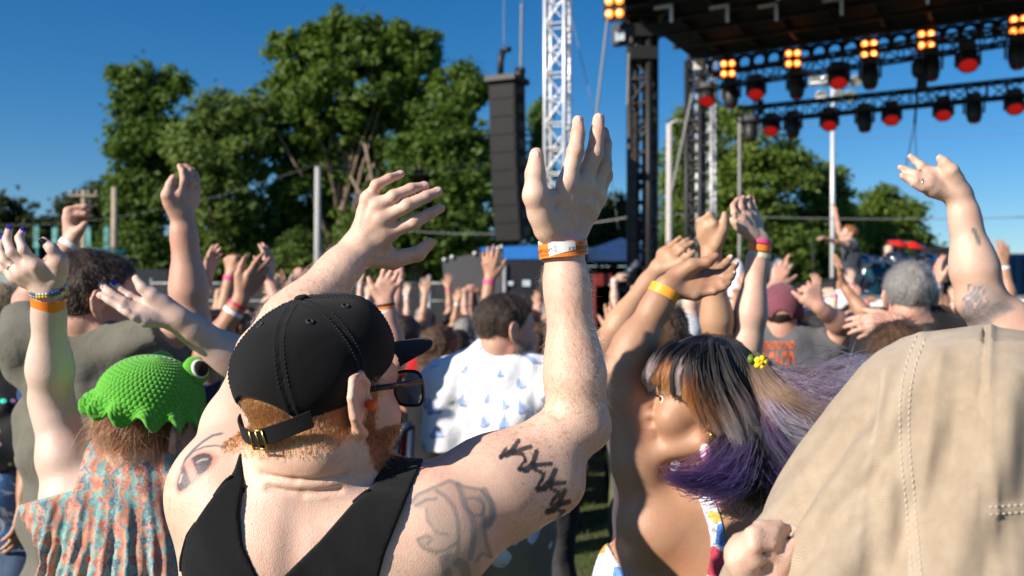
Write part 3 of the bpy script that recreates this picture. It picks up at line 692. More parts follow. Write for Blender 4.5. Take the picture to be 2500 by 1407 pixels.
    # tank top -----------------------------------------------------------------
    px_cut = lambda p: proj_f(p)
    neck_poly = [(588, 1150), (580, 1260), (600, 1330), (650, 1407), (640, 1500), (700, 1500), (760, 1407), (830, 1310), (880, 1225), (900, 1100), (600, 1080)]
    Lx = lambda q, d=1.235: [(P(a, b, d)[0], P(a, b, d)[2]) for a, b in q]
    back_hole = Lx([(562, 1050), (592, 1185), (592, 1250), (606, 1320), (652, 1407), (664, 1480), (672, 1480), (690, 1407), (785, 1315), (858, 1232), (900, 1195), (960, 1050)])
    armR_hole = Lx([(1030, 1120), (975, 1265), (945, 1340), (925, 1420), (930, 1700), (1040, 1900), (1700, 1900), (1700, 500), (1060, 500)])
    armL_hole = Lx([(570, 1100), (560, 1160), (505, 1235), (455, 1310), (425, 1400), (425, 1700), (380, 1900), (-100, 1900), (-100, 500), (560, 500)])
    front_y = 1.36
    def tank_cut(p):
        X, Z = p[:, 0], p[:, 2]
        s_ = P(0, 0, 1.27)[1] / np.maximum(p[:, 1], .3) * 0 + 1
        a = -poly_sd(X, Z, armR_hole); b = -poly_sd(X, Z, armL_hole); h = -poly_sd(X, Z, back_hole)
        fr = (p[:, 2] - (nb[2] - .06)) * .9 - np.abs(p[:, 0] - nb[0]) * .6
        h = np.where(p[:, 1] > front_y, np.maximum(fr, -.05), h)
        d = np.maximum(np.maximum(a, b), h); return np.maximum(d, .9 - p[:, 2])
    # fine folds that hang from the straps
    fn = fold_noise(11, 26.0, .004)
    def tank_fold(p):
        hang = np.sin((p[:, 0] * 1.0 + p[:, 2] * .35) * 95 + 2 * np.sin(p[:, 2] * 22)) * .0017 * np.clip((1.50 - p[:, 2]) * 8, 0, 1)
        return fn(p) * .5 + hang
    tank = Cut(Off(U(0.035, torso, delt, Cone(nb - A(0, 0, .03), P(620, 1215, 1.35), .045, .05), Cone(nb - A(0, 0, .03), P(880, 1240, 1.35), .045, .05)), .0065, tank_fold, .012), tank_cut, .003)
    Vt, Ft = sdf_mesh(tank, 0.0034)
    blackcloth = cloth('black_cotton', (.0042, .0044, .0052), .9, 1500, .3, .3, .06)
    shirt = mesh_obj('tank_top', Vt, Ft, blackcloth, root)
    # bound edges of the straps as raised hems: follow the outlines on the shirt surface
    from mathutils.bvhtree import BVHTree
    bv = BVHTree.FromPolygons([tuple(map(float, v)) for v in Vt], [tuple(map(int, f)) for f in Ft])
    for poly, closed in ((back_hole[1:-1], False), (armR_hole[1:5], False), (armL_hole[1:5], False)):
        cen = np.mean(poly, axis=0); line3 = []
        for q in spline([(a, b, 0) for a, b in poly], 40):
            hit = bv.find_nearest(Vector((q[0], 1.24, q[1])))
            if hit[0] is not None and hit[3] < .2: line3.append(np.array(hit[0]) + np.array(hit[1]) * .0005)
        if len(line3) > 4: MB().tube(line3, .0024, 6).build('hem', blackcloth, shirt, True)
    # trousers and shoes (below the frame)
    legs = []
    for sd in (-1, 1):
        hp = pv + A(sd * .09, 0, -.02); kn = A(pv[0] + sd * .11, pv[1] + .02, .50); an = A(pv[0] + sd * .12, pv[1] - .02, .09); legs += [Cone(hp, kn, .105, .072), Cone(kn, an, .072, .06)]
        MB().lathe(an + A(0, .06, -.085), [(.001, 0), (.05, 0), (.052, .03), (.045, .07), (.03, .09)], n=16).build('shoe', plain('dark_shoe', (.03, .03, .032)), root, True)
    Vp, Fp = sdf_mesh(Cut(U(.05, Ell(pv, (.185, .14, .15)), *legs), lambda p: np.maximum(p[:, 2] - .97, .06 - p[:, 2])), .010)
    mesh_obj('trousers', Vp, Fp, cloth('dark_denim', (.03, .04, .07)), root)
    # wristband ------------------------------------------------------------------
    ax = unit(wR - eR); wc = P(1375, 610, 1.40); orange = plain('orange_band_plastic', (.95, .235, .025), .38, var=.06, vscale=60, bstr=.05)
    wb = band('wristband', wc, ax, .0340, .0305, .0205, A(1, .5, 0), orange, root, wob=.0012, tilt=.0015)
    wh = plain('white_paper_tag', (.82, .80, .78), .5, var=.05, bstr=.05)
    # the white tag stuck over the band, front-left
    z_ = ax; x_ = unit(A(1, .5, 0) - z_ * np.dot(A(1, .5, 0), z_)); y_ = np.cross(z_, x_)
    def onband(t, hgt, off): return wc + (x_ * math.cos(t) * .0340 + y_ * math.sin(t) * .0305) + unit(x_ * math.cos(t) / .0340 + y_ * math.sin(t) / .0305) * off + z_ * (hgt + .0012 * math.sin(2 * t + 1) + .0015 * math.cos(t))
    front = math.atan2(np.dot(A(0, -1, 0), y_), np.dot(A(0, -1, 0), x_))
    sgn = 1 if np.dot(onband(front + .3, 0, 0) - onband(front, 0, 0), A(1, 0, 0)) > 0 else -1
    m = MB()
    def tagf(u, v):
        t = front + sgn * (-.62 + u * 1.12); hgt = lerp(-.0088 + u * .0075, .0115 - u * .002, v); return onband(t, hgt, .0022)
    m.grid(tagf, 14, 4); m.build('paper_tag', wh, wb, True)
    m = MB(); m.grid(lambda u, v: onband(front + sgn * (-1.3 + u * .8), lerp(.0085, .0165 - .005 * abs(u - .5), v), .0012 + .0015 * v), 10, 3); m.build('torn_tag', wh, wb, True)
    def band_text(txt, t0, size, hgt, mat_, flip, nm_='print', up=1, along=True):
        cu = bpy.data.curves.new('print', 'FONT'); cu.body = txt; cu.size = 1.0; cu.resolution_u = 2
        to = bpy.data.objects.new('tmp', cu); COL.objects.link(to); bpy.context.view_layer.update(); me = bpy.data.meshes.new_from_object(to); bpy.data.objects.remove(to)
        V0 = np.array([v.co[:] for v in me.vertices]); Fl = [list(p.vertices) for p in me.polygons]
        V0[:, :2] *= size; V0[:, 0] -= V0[:, 0].mean(); V0[:, 1] -= V0[:, 1].mean()
        if flip: V0[:, :2] *= -1
        if not along: V0[:, :2] = np.stack([-V0[:, 1], V0[:, 0]], 1)
        W = [onband(t0 + sgn * a / .031, hgt + b, .0026) for a, b, _ in V0]; return mesh_obj(nm_, W, Fl, mat_, wb, False)
    kb = plain('black_print', (.02, .015, .012), .6, bstr=0)
    band_text('SATURDAY', front + sgn * .82, .0072, .0005, kb, True); band_text('ADMISSION', front + sgn * .86, .0036, -.0055, kb, True); band_text('ACCESS', front + sgn * .80, .003, .0062, kb, True)
    band_text('SATURDAY', front - sgn * .95, .0072, .0005, kb, True); band_text('ADMISSION', front - sgn * .93, .0036, -.0055, kb, True)
    band_text('83357', front - sgn * .32, .0044, .001, plain('grey_print', (.18, .18, .2), .6, bstr=0), False, along=False)
    # earplug
    ep = hc + S * (HR @ A(.085, .004, -.006)); MB().lathe(ep, [(.001, -.004), (.0062, -.003), (.0070, .002), (.0058, .0065), (.001, .0082)], HR @ A(1, .25, -.1), 16).build('earplug', plain('orange_foam', (1.0, .13, .015), .5, bstr=0), root, True)
    # glasses --------------------------------------------------------------------
    Lh = lambda a, b, c: hc + S * (HR @ A(a, b, c))
    gf = plain('dark_glasses_frame', (.022, .018, .016), .22, bstr=0); g = MB()
    rim = []
    for sd in (-1, 1):
        cx = sd * .036; y0 = .119
        q = [Lh(cx + .030 * math.copysign(abs(math.cos(t)) ** .6, math.cos(t)), y0 - .004 * abs(math.cos(t)) * (1 if math.cos(t) * sd > 0 else 0), .002 + .0235 * math.copysign(abs(math.sin(t)) ** .7, math.sin(t))) for t in np.linspace(0, 2 * math.pi, 29)]
        g.tube(q, .0023, 6, cap=False)
        lens = MB(); lens.V = [np.array(q[:-1])]; lens.F = [list(range(28))]; lens.n = 28
        gm, gn, gb = new_mat('sunglass_lens'); gb.inputs['Base Color'].default_value = (.10, .075, .07, 1); gb.inputs['Transmission Weight'].default_value = .9; gb.inputs['Roughness'].default_value = .03; gb.inputs['IOR'].default_value = 1.02
        rim.append((lens, gm))
        m = MB(); m.box(lerp(Lh(sd * .0685, .112, .012), Lh(sd * .079, .002, .012), .5), (.0022, np.linalg.norm(Lh(sd * .0685, .112, .012) - Lh(sd * .079, .002, .012)), .0075), *[HR @ np.array(v) for v in ((1, 0, 0),)], unit(Lh(sd * .0685, .112, .012) - Lh(sd * .079, .002, .012)), HR @ A(0, 0, 1))
        m.tube([Lh(sd * .079, .004, .012), Lh(sd * .0795, -.012, .004), Lh(sd * .079, -.018, -.012)], .0024, 6); rim.append((m, gf, 'temple'))
    g.tube([Lh(-.007, .12, .006), Lh(0, .1225, .009), Lh(.007, .12, .006)], .0022, 6)
    gl_ = empty('sunglasses', hc, label='dark framed sunglasses worn by the man in the black cap', cat='sunglasses')
    g.build('frame', gf, gl_, True)
    for it in rim: it[0].build('temple' if len(it) > 2 else 'lens', it[1], gl_, len(it) > 2)
    build_cap(hc, HR, S)
    return dict(V=V, body=full)
def build_cap(hc, HR, S):
    root = empty('baseball_cap', hc, label='faded black six panel cap with brass strap buckle on the freckled man', cat='cap')
    m_ = cloth('washed_black_twill', (.0042, .0042, .0046), .9, 1700, .35, .2, .05)
    tilt = rot(0, 14)                                     # the cap sits lower at the back
    CR = HR @ tilt; cc = hc + S * (HR @ A(0, -.008, .034))
    toL = lambda p: ((p - cc.astype(np.float32)) @ CR.astype(np.float32)) / S
    fn = fold_noise(21, 30.0, .0022)
    def lump(p):
        q = toL(p); an = np.arctan2(q[:, 0], q[:, 1])
        sm = np.zeros(len(p), np.float32)
        for a in (-2.618, -1.5708, -.5236, .5236, 1.5708, 2.618):
            d = np.abs(np.angle(np.exp(1j * (an - a)))) * np.hypot(q[:, 0], q[:, 1])
            sm += -.0012 * np.exp(-(d / .0012) ** 2) + .0010 * np.exp(-((d - .0048) / .0022) ** 2)
        return fn(p) + sm
    dome = U(.02, Ell(cc + S * (CR @ A(0, -.004, .012)), A(.0865, .1115, .084) * S, CR), Ell(cc + S * (CR @ A(0, .037, .028)), A(.076, .076, .066) * S, CR))
    def cut(p):
        q = toL(p); x, y, z = q[:, 0], q[:, 1], q[:, 2]
        low = -(z + .034 - .034 * np.clip(y / .1, 0, 1))                       # lower rim
        arch = .046 - np.hypot(x * 1.02, (z + .036) * .98)                       # the open half-moon above the strap
        arch = np.where(y < -.02, arch, -1)
        return np.maximum(low, arch)
    shell = Cut(Off(dome, .0, lump, .01), cut, .002)
    V, F = sdf_mesh(shell, .0026)
    crown = mesh_obj('crown', V, F, m_, root)
    Lc = lambda x, y, z: cc + S * (CR @ A(x, y, z))
    top = .0975
    MB().lathe(Lc(0, .006, top - .001), [(.001, 0), (.0088, .0005), (.0095, .0035), (.0065, .0062), (.001, .0072)], CR @ A(0, 0, 1), 18).build('top_button', m_, crown, True)
    # stitching rows beside the seams
    from mathutils.bvhtree import BVHTree
    bv = BVHTree.FromPolygons([tuple(map(float, v)) for v in V], [tuple(map(int, f)) for f in F])
    thread = plain('dark_thread', (.03, .03, .033), .7, bstr=0); st = MB(); ey = []
    for a in (-2.618, -1.5708, -.5236, .5236, 1.5708, 2.618):
        for off in (-.0055, .0055):
            for k in range(26):
                el = .05 + k * .052
                d = A(math.sin(a) * math.cos(el), math.cos(a) * math.cos(el), math.sin(el)); t = A(math.cos(a), -math.sin(a), 0)
                o = Lc(0, 0, .01) + CR @ (t * off); h = bv.ray_cast(Vector(o + (CR @ d) * .2), Vector(-(CR @ d)))
                if h[0] is None or h[3] > .16: continue
                tan = unit(CR @ A(-math.sin(a) * math.sin(el), -math.cos(a) * math.sin(el), math.cos(el))); q = np.array(h[0]) + np.array(h[1]) * .0004
                st.tube([q - tan * .0013, q + tan * .0013], .0005, 5)
    tag(st.build('stitching', thread, crown, True), kind='stuff')
    for a in (-2.09, -1.05, 1.05, 2.09, 3.14159):
        el = .86; d = A(math.sin(a) * math.cos(el), math.cos(a) * math.cos(el), math.sin(el)); h = bv.ray_cast(Vector(Lc(0, 0, .01) + (CR @ d) * .2), Vector(-(CR @ d)))
        if h[0] is not None: MB().torus(np.array(h[0]) + np.array(h[1]) * .0004, np.array(h[1]), .0040, .0014, 18, 8).build('eyelet', thread, crown, True)
    # brim
    def brim(u, v, dz=0.0):
        a = (u - .5) * 2; wd = .076 * (1 - .04 * v); x = a * wd * (1 - .10 * v ** 2)
        base = .100 * math.sqrt(max(0, 1 - (x / .0985) ** 2)) + .008
        ext = .084 * (1 - abs(a) ** 2.6) ** .5 if abs(a) < 1 else 0
        y = base + ext * v
        z = .001 - .016 * v * (ext / .084) - 2.9 * x * x + dz
        return Lc(x, y, z)
    m = MB(); m.grid(lambda u, v: brim(u, v, .0017), 40, 10); m.grid(lambda u, v: brim(u, v, -.0017), 40, 10)
    edge = [brim(u, 1, 0) for u in np.linspace(0, 1, 41)]; m.tube(edge, .0021, 6)
    b = m.build('brim', m_, root, True)
    s2 = MB()
    for v in (.2, .34, .48, .62, .76, .9): s2.tube([brim(u, v, .0019) for u in np.linspace(.06, .94, 40)], .0004, 4)
    tag(s2.build('stitching', thread, b, True), kind='stuff')
    # strap with buckle
    def on(a, z): return Lc(.089 * math.sin(a), -.114 * math.cos(a), z)
    def strap(a0, a1, z0, z1, off, name, parent):
        mm = MB()
        for dz in (0,):
            mm.grid(lambda u, v: on(lerp(a0, a1, u), lerp(z0, z1, u) + (v - .5) * .0185) + (CR @ A(math.sin(lerp(a0, a1, u)), -math.cos(lerp(a0, a1, u)), 0)) * (.001 + off), 24, 4)
            mm.grid(lambda u, v: on(lerp(a0, a1, u), lerp(z0, z1, u) + (v - .5) * .0185) + (CR @ A(math.sin(lerp(a0, a1, u)), -math.cos(lerp(a0, a1, u)), 0)) * (.0032 + off), 24, 4)
            for v in (0, 1): mm.tube([on(lerp(a0, a1, u), lerp(z0, z1, u) + (v - .5) * .0185) + (CR @ A(math.sin(lerp(a0, a1, u)), -math.cos(lerp(a0, a1, u)), 0)) * (.0021 + off) for u in np.linspace(0, 1, 16)], .0013, 5)
        return mm.build(name, m_, parent, True)
    strap(-.75, .18, -.034, -.044, 0.0, 'strap', root); s1 = strap(-.02, .86, -.043, -.030, .0028, 'strap', root)
    brass = plain('brass', (.62, .40, .12), .28, 1.0, var=.1, bstr=.05); m = MB()
    c0 = on(.14, -.0425) + (CR @ A(math.sin(.14), -math.cos(.14), 0)) * .0065; tx = CR @ A(math.cos(.14), math.sin(.14), .02); tz = CR @ A(0, 0, 1)
    fr = [c0 + tx * a * .011 + tz * b * .0118 for a, b in ((-1, -1), (1, -1), (1, 1), (-1, 1), (-1, -1), (1, -1))]
    for a, b in zip(fr[:4], fr[1:5]): m.tube([a, b], .0014, 8)
    m.tube([c0 - tz * .0118, c0 + tz * .0118], .0012, 8); m.build('buckle', brass, root, True)
    # small white front emblem peeking over the crown
    h = bv.ray_cast(Vector(Lc(-.005, .12, .075)), Vector(CR @ A(.0, -.8, -.35)))
    if h[0] is not None:
        q = np.array(h[0]); nn = np.array(h[1]); t = unit(np.cross(nn, CR @ A(0, 0, 1)))
        MB().box(q + nn * .001, (.03, .002, .012), t, nn, np.cross(t, nn)).build('emblem', plain('white_embroidery', (.75, .72, .8), .7), crown)
# ------------------------------------------------------------------ the place: ground, trees, poles, stage, fences
def build_setting():
    m, n, b = new_mat('trodden_grass'); co = coords(n)
    f = noise(n, 1.3, 6, .65, co); g = noise(n, 26, 6, .7, co)
    c1 = ramp(n, g, [(.3, (.030, .045, .012)), (.55, (.085, .115, .026)), (.8, (.16, .17, .055))])
    n.links.new(mixc(n, ramp(n, f, [(.45, (0, 0, 0)), (.7, (.7, .7, .7))]), c1, (.15, .12, .07)), b.inputs['Base Color'])
    b.inputs['Roughness'].default_value = .95; bump(n, b, g, .9, .03)
    V = [(-400, -60, 0), (400, -60, 0), (400, 700, 0), (-400, 700, 0)]
    tag(mesh_obj('ground', V, [(0, 1, 2, 3)], m, None, False), kind='structure')
    # grass blades where the lawn shows between people
    r = np.random.default_rng(5); nb = 26000
    y = r.uniform(4.5, 17, nb); x = r.uniform(-.32, .50, nb) * y; h = r.uniform(.02, .06, nb); a = r.uniform(0, 6.28, nb)
    wv = np.stack([np.cos(a), np.sin(a), np.zeros(nb)], 1) * .006; le = np.stack([r.normal(size=nb), r.normal(size=nb), np.zeros(nb)], 1) * .02
    p = np.stack([x, y, np.zeros(nb)], 1); V = np.stack([p - wv, p + wv, p + le + np.stack([np.zeros(nb), np.zeros(nb), h], 1)], 1).reshape(-1, 3)
    F = np.arange(nb * 3).reshape(-1, 3)
    tag(mesh_obj('grass', V, F, leaf_mat('grass_blade', (.10, .16, .03)), None, False), label='short green grass showing between the spectators', cat='grass', kind='stuff')
def leaf_mat(name, col, var=.45):
    if name in _mc: return _mc[name]
    m, n, b = new_mat(name); co = coords(n)
    f = noise(n, .55, 3, .6, co); f2 = noise(n, 5.0, 3, .6, co)
    lo = tuple(c * (1 - var) for c in col); hi = (min(1, col[0] * 1.5 + .01), min(1, col[1] * 1.28), col[2] * 1.05)
    c = mixc(n, .5, ramp(n, f, [(.3, lo), (.7, hi)]), ramp(n, f2, [(.3, lo), (.7, hi)]))
    n.links.new(c, b.inputs['Base Color']); b.inputs['Roughness'].default_value = .55; b.inputs['Specular IOR Level'].default_value = .35
    tr = N(n, 'ShaderNodeBsdfTranslucent'); n.links.new(c, tr.inputs[0]); mx = N(n, 'ShaderNodeMixShader'); mx.inputs[0].default_value = .45
    n.links.new(b.outputs[0], mx.inputs[1]); n.links.new(tr.outputs[0], mx.inputs[2]); n.links.new(mx.outputs[0], n.nodes['Material Output'].inputs[0])
    _mc[name] = m; return m
def bark_mat():
    m = plain('grey_brown_bark', (.24, .18, .13), .95, var=.35, vscale=9, bstr=.8, bscale=40); return m
def tree(px, d, top_px, lobes, label, seed, leaf=.16, nleaf=16000, trunk_r=.2, col=(.070, .150, .022), trunk_top=.55, limbs=7, group=None, cl=(.26, .66), bare=None):
    """lobes: crown ellipsoids as (px, py, half-width px, half-height px, depth offset m) in photograph pixels at depth d"""
    leaf *= .76; nleaf = int(nleaf * 1.12); col = (col[0] * 1.35, col[1] * 1.28, col[2] * 1.4)
    r = np.random.default_rng(seed); base = P(px, HORIZON, d) * A(1, 1, 0); k = FPX / d
    t = empty('tree', base, label=label, cat='tree', group=group)
    Ls = [(P(lx, ly, d + dz), A(hw / k, hw / k * .85, hh / k)) for lx, ly, hw, hh, dz in lobes]
    vol = np.array([q[1].prod() ** .7 for q in Ls]); vol /= vol.sum()
    centers = []; rads = []
    for (c, rr), v in zip(Ls, vol):
        nc = max(6, int(v * (120 + nleaf / 110)))
        u = r.normal(size=(nc, 3)); u /= np.linalg.norm(u, axis=1, keepdims=True); rad = r.uniform(.35, 1.0, nc) ** .55
        centers.append(c + u * rad[:, None] * rr * (.9 + .28 * r.normal(size=(nc, 1)) * .5)); rads.append(r.uniform(*cl, nc))
        ne = nc // 4; u = r.normal(size=(ne, 3)); u /= np.linalg.norm(u, axis=1, keepdims=True); centers.append(c + u * r.uniform(.95, 1.3, (ne, 1)) * rr); rads.append(r.uniform(.18, .36, ne))
    C = np.concatenate(centers); Rr = np.concatenate(rads); w_ = Rr ** 2; w_ /= w_.sum()
    ci = r.choice(len(C), nleaf, p=w_); u = r.normal(size=(nleaf, 3)); u /= np.linalg.norm(u, axis=1, keepdims=True)
    rad = r.uniform(.15, 1, nleaf) ** .6 * Rr[ci] * (1 + .35 * np.maximum(0, r.normal(size=nleaf)))
    p = C[ci] + u * rad[:, None] * A(1, 1, .72); p[:, 2] = np.maximum(p[:, 2], .3)
    nn = u * .8 + r.normal(size=(nleaf, 3)) * .55 + A(0, 0, .45); nn /= np.linalg.norm(nn, axis=1, keepdims=True)
    tx = np.cross(nn, r.normal(size=(nleaf, 3))); tx /= np.linalg.norm(tx, axis=1, keepdims=True); ty = np.cross(nn, tx)
    s = leaf * r.uniform(.6, 1.35, nleaf)[:, None]
    V = np.stack([p - tx * s, p - ty * s * .55 + nn * s * .12, p + tx * s, p + ty * s * .55 + nn * s * .12], 1).reshape(-1, 3)
    F = np.arange(nleaf * 4).reshape(-1, 4)
    mesh_obj('crown', V, F, leaf_mat('leaf_%.3f_%.3f' % col[:2], col), t, False)
    mb = MB(); zt = max(q[0][2] + q[1][2] * .4 for q in Ls); hgt = zt * trunk_top + 1.0
    lean = r.normal(size=2) * .25; pts = [base + A(lean[0] * q * q, lean[1] * q * q, hgt * q) + A(*(r.normal(size=2) * .06), 0) for q in np.linspace(0, 1, 7)]
    mb.tube(pts, [trunk_r * (1.25 - .8 * q) for q in np.linspace(0, 1, 7)], 8)
    for i in range(limbs):
        q = r.uniform(.35, .98); s0 = pts[int(q * 6)]; e = C[r.integers(len(C))]
        mid = lerp(s0, e, .5) + A(*(r.normal(size=2) * .2), .25); mb.tube([s0, mid, e], [trunk_r * .42 * (1.2 - q * .5), trunk_r * .26, trunk_r * .08], 6)
    for lp in bare or (): mb.tube([P(a_ + r.normal() * 5, b_, d - 2.3) for a_, b_ in lp], list(np.linspace(.15, .05, len(lp))), 8)
    mb.build('trunk', bark_mat(), t, True)
    return t
def build_trees():
    G = 'trees behind the festival field'
    tree(365, 44, 150, [(350, 230, 70, 70, 0), (300, 190, 30, 30, 0), (420, 200, 34, 36, 0), (360, 340, 85, 90, 0), (340, 480, 80, 90, 0), (330, 600, 70, 80, 0), (430, 420, 60, 90, 1)], 'tall ragged green tree at the outer left of the big stand', 1, .19, 20000, group=G)
    tree(545, 42, 210, [(540, 290, 75, 70, 0), (620, 310, 60, 80, 0), (470, 350, 60, 80, 0), (500, 380, 80, 80, 0), (590, 380, 70, 90, 0), (540, 500, 100, 110, 0), (520, 630, 100, 60, 0)], 'paler feathery tree in the dip beside the tallest crown', 2, .17, 19000, col=(.095, .175, .034), group=G)
    tree(830, 43, 35, [(830, 110, 90, 75, 0), (740, 150, 85, 75, 0), (700, 230, 70, 70, 0), (940, 110, 70, 70, 0), (1020, 140, 70, 75, 0), (880, 230, 170, 90, 0), (720, 340, 90, 100, 0), (1020, 280, 80, 110, 0), (860, 370, 150, 90, 1), (760, 470, 110, 90, 1)], 'largest broad green tree with forked pale trunks', 3, .20, 40000, trunk_r=.30, limbs=14, bare=([(905, 690), (905, 560), (890, 500), (850, 430)], [(905, 560), (912, 500), (908, 450), (895, 400), (893, 350)], [(905, 520), (928, 470), (940, 420)]), col=(.080, .162, .022), group=G)
    tree(1010, 41, 140, [(1130, 220, 60, 75, 0), (1090, 330, 90, 90, 0), (1160, 430, 70, 100, 0), (1020, 440, 110, 100, 0), (1090, 560, 120, 110, 0), (950, 580, 120, 90, 0)], 'leafy tree directly behind the hanging speaker column', 4, .19, 27000, trunk_r=.24, limbs=10, group=G)
    tree(690, 45, 480, [(640, 560, 110, 100, 0), (760, 600, 100, 90, 0), (880, 630, 90, 70, 0), (560, 620, 80, 70, 0), (460, 640, 90, 60, 0)], 'low bushy undergrowth tree below the tallest crown', 5, .17, 17000, trunk_r=.12, trunk_top=.4, group=G)
    tree(1318, 48, 240, [(1318, 300, 22, 55, 0), (1318, 400, 30, 80, 0), (1320, 520, 40, 90, 0)], 'slim tree seen between speaker column and white truss tower', 6, .18, 5000, trunk_r=.12, group=G)
    tree(240, 62, 450, [(250, 490, 50, 40, 0), (190, 510, 35, 35, 0), (230, 560, 70, 60, 0), (270, 480, 28, 34, 0)], 'dark flat topped pine behind the wooden utility poles', 7, .24, 8000, col=(.035, .062, .02), group=G, cl=(.5, .9))
    tree(60, 66, 455, [(15, 520, 45, 55, 0), (90, 545, 45, 40, 0), (60, 600, 100, 60, 0), (150, 590, 60, 60, 0)], 'dark low tree at the far left picture edge', 8, .24, 9000, col=(.032, .058, .018), group=G)
    tree(1700, 45, 240, [(1665, 330, 26, 60, 0), (1740, 300, 30, 60, 0), (1660, 430, 50, 80, 0), (1740, 420, 60, 90, 0), (1690, 540, 90, 90, 0)], 'upright poplar like tree behind the far lattice mast', 9, .17, 13000, col=(.105, .185, .032), group=G, cl=(.3, .7))
    tree(1850, 44, 270, [(1800, 290, 28, 55, 0), (1860, 380, 80, 70, 0), (1830, 480, 100, 90, 0), (1940, 420, 60, 70, 0), (1880, 580, 120, 80, 0), (1800, 580, 90, 80, 0)], 'sunlit tree below the lower lighting truss', 10, .17, 19000, col=(.10, .185, .028), group=G)
    tree(2010, 46, 400, [(2020, 450, 55, 50, 0), (1990, 530, 75, 70, 0), (2050, 560, 60, 60, 0), (1980, 610, 90, 50, 0)], 'tree behind the tall floodlight pole', 11, .17, 11000, col=(.10, .185, .028), group=G)
    tree(2160, 50, 450, [(2150, 500, 50, 45, 0), (2200, 530, 55, 45, 0), (2110, 550, 60, 60, 0), (2190, 590, 75, 50, 0)], 'rounded tree behind the drum kit', 12, .18, 11000, col=(.105, .19, .028), group=G)
    tree(1495, 52, 475, [(1500, 510, 40, 35, 0), (1480, 570, 60, 50, 0), (1530, 560, 40, 50, 0)], 'small dark tree above the blue canopy left of the stage tower', 13, .2, 6000, col=(.045, .08, .022), group=G)
    tree(2280, 56, 590, [(2265, 625, 30, 24, 0), (2300, 635, 26, 20, 0)], 'small dark bush against the sky beside the drums', 14, .2, 2000, col=(.03, .06, .02), trunk_r=.08, group=G)
def build_bushes():
    for i, (px, w, h, d) in enumerate([(330, 90, 130, 41), (470, 90, 110, 42), (610, 90, 130, 42.5), (740, 80, 110, 41), (870, 90, 130, 42), (1000, 90, 120, 42.5), (1130, 90, 140, 42), (1240, 80, 120, 43), (1660, 80, 130, 42), (1780, 90, 140, 42), (1910, 90, 130, 43), (2040, 80, 120, 44), (2160, 80, 110, 47)]):
        tree(px, d, 600, [(px, 690 - h * .5, w * .8, h * .55, 0), (px - w * .4, 690 - h * .25, w * .5, h * .4, 0), (px + w * .4, 690 - h * .3, w * .5, h * .4, 0)], 'bushy understorey shrub %s at the foot of the trees' % ['below the ragged left tree', 'between ragged left tree and feathery tree', 'below the feathery tree', 'left of the grey utility pole foot', 'right of the grey utility pole foot', 'below the lifted pale hand', 'behind the dark grey board', 'behind the speaker column foot', 'behind the stage tower foot', 'behind the far lattice mast foot', 'behind the wristbanded raised hand', 'behind the singer', 'behind the drummer'][i], 40 + i, .17, 5200, trunk_r=.07, trunk_top=.4, limbs=3, col=((.07, .14, .022), (.085, .165, .028), (.06, .125, .02))[i % 3], group='shrubs under the trees')
WOOD = lambda: plain('weathered_pole_wood', (.36, .29, .22), .9, var=.25, vscale=6, bstr=.5, bscale=30)
STEEL = lambda: plain('galvanised_steel', (.55, .56, .57), .45, .35, var=.12, bstr=.1)
ALU = lambda: plain('white_aluminium', (.62, .63, .65), .35, .3, var=.08, bstr=.05)
BLK = lambda: plain('matt_black_metal', (.016, .016, .017), .5, 0, var=.25, bstr=.15)
def pole(px, d, y0, r0, label, arm=False, mat=None):
    b = P(px, HORIZON, d) * A(1, 1, 0); top = P(px, y0, d); t = empty('utility_pole', b, label=label, cat='pole')
    MB().tube([b, lerp(b, top, .5), top], [r0 * 1.15, r0, r0 * .82], 12).build('post', mat or WOOD(), t, True)
    if arm:
        MB().box(top + A(0, -.12, -.25), (1.3, .08, .09)).build('crossarm', mat or WOOD(), t)
        for o in (-.6, -.25, .25, .6): MB().lathe(top + A(o, -.12, -.19), [(.03, 0), (.06, .05), (.03, .1), (.05, .15), (.01, .2)], n=10).build('insulator', plain('porcelain', (.5, .5, .5), .2), t, True)
    return top
def wire(a, b, label, r=.012, sag=.25):
    pts = [lerp(a, b, t) - A(0, 0, sag * 4 * t * (1 - t)) for t in np.linspace(0, 1, 15)]
    tag(MB().tube(pts, r, 5).build('overhead_cable', plain('cable_grey', (.25, .25, .24), .6, bstr=0), None, True), label, 'cable')
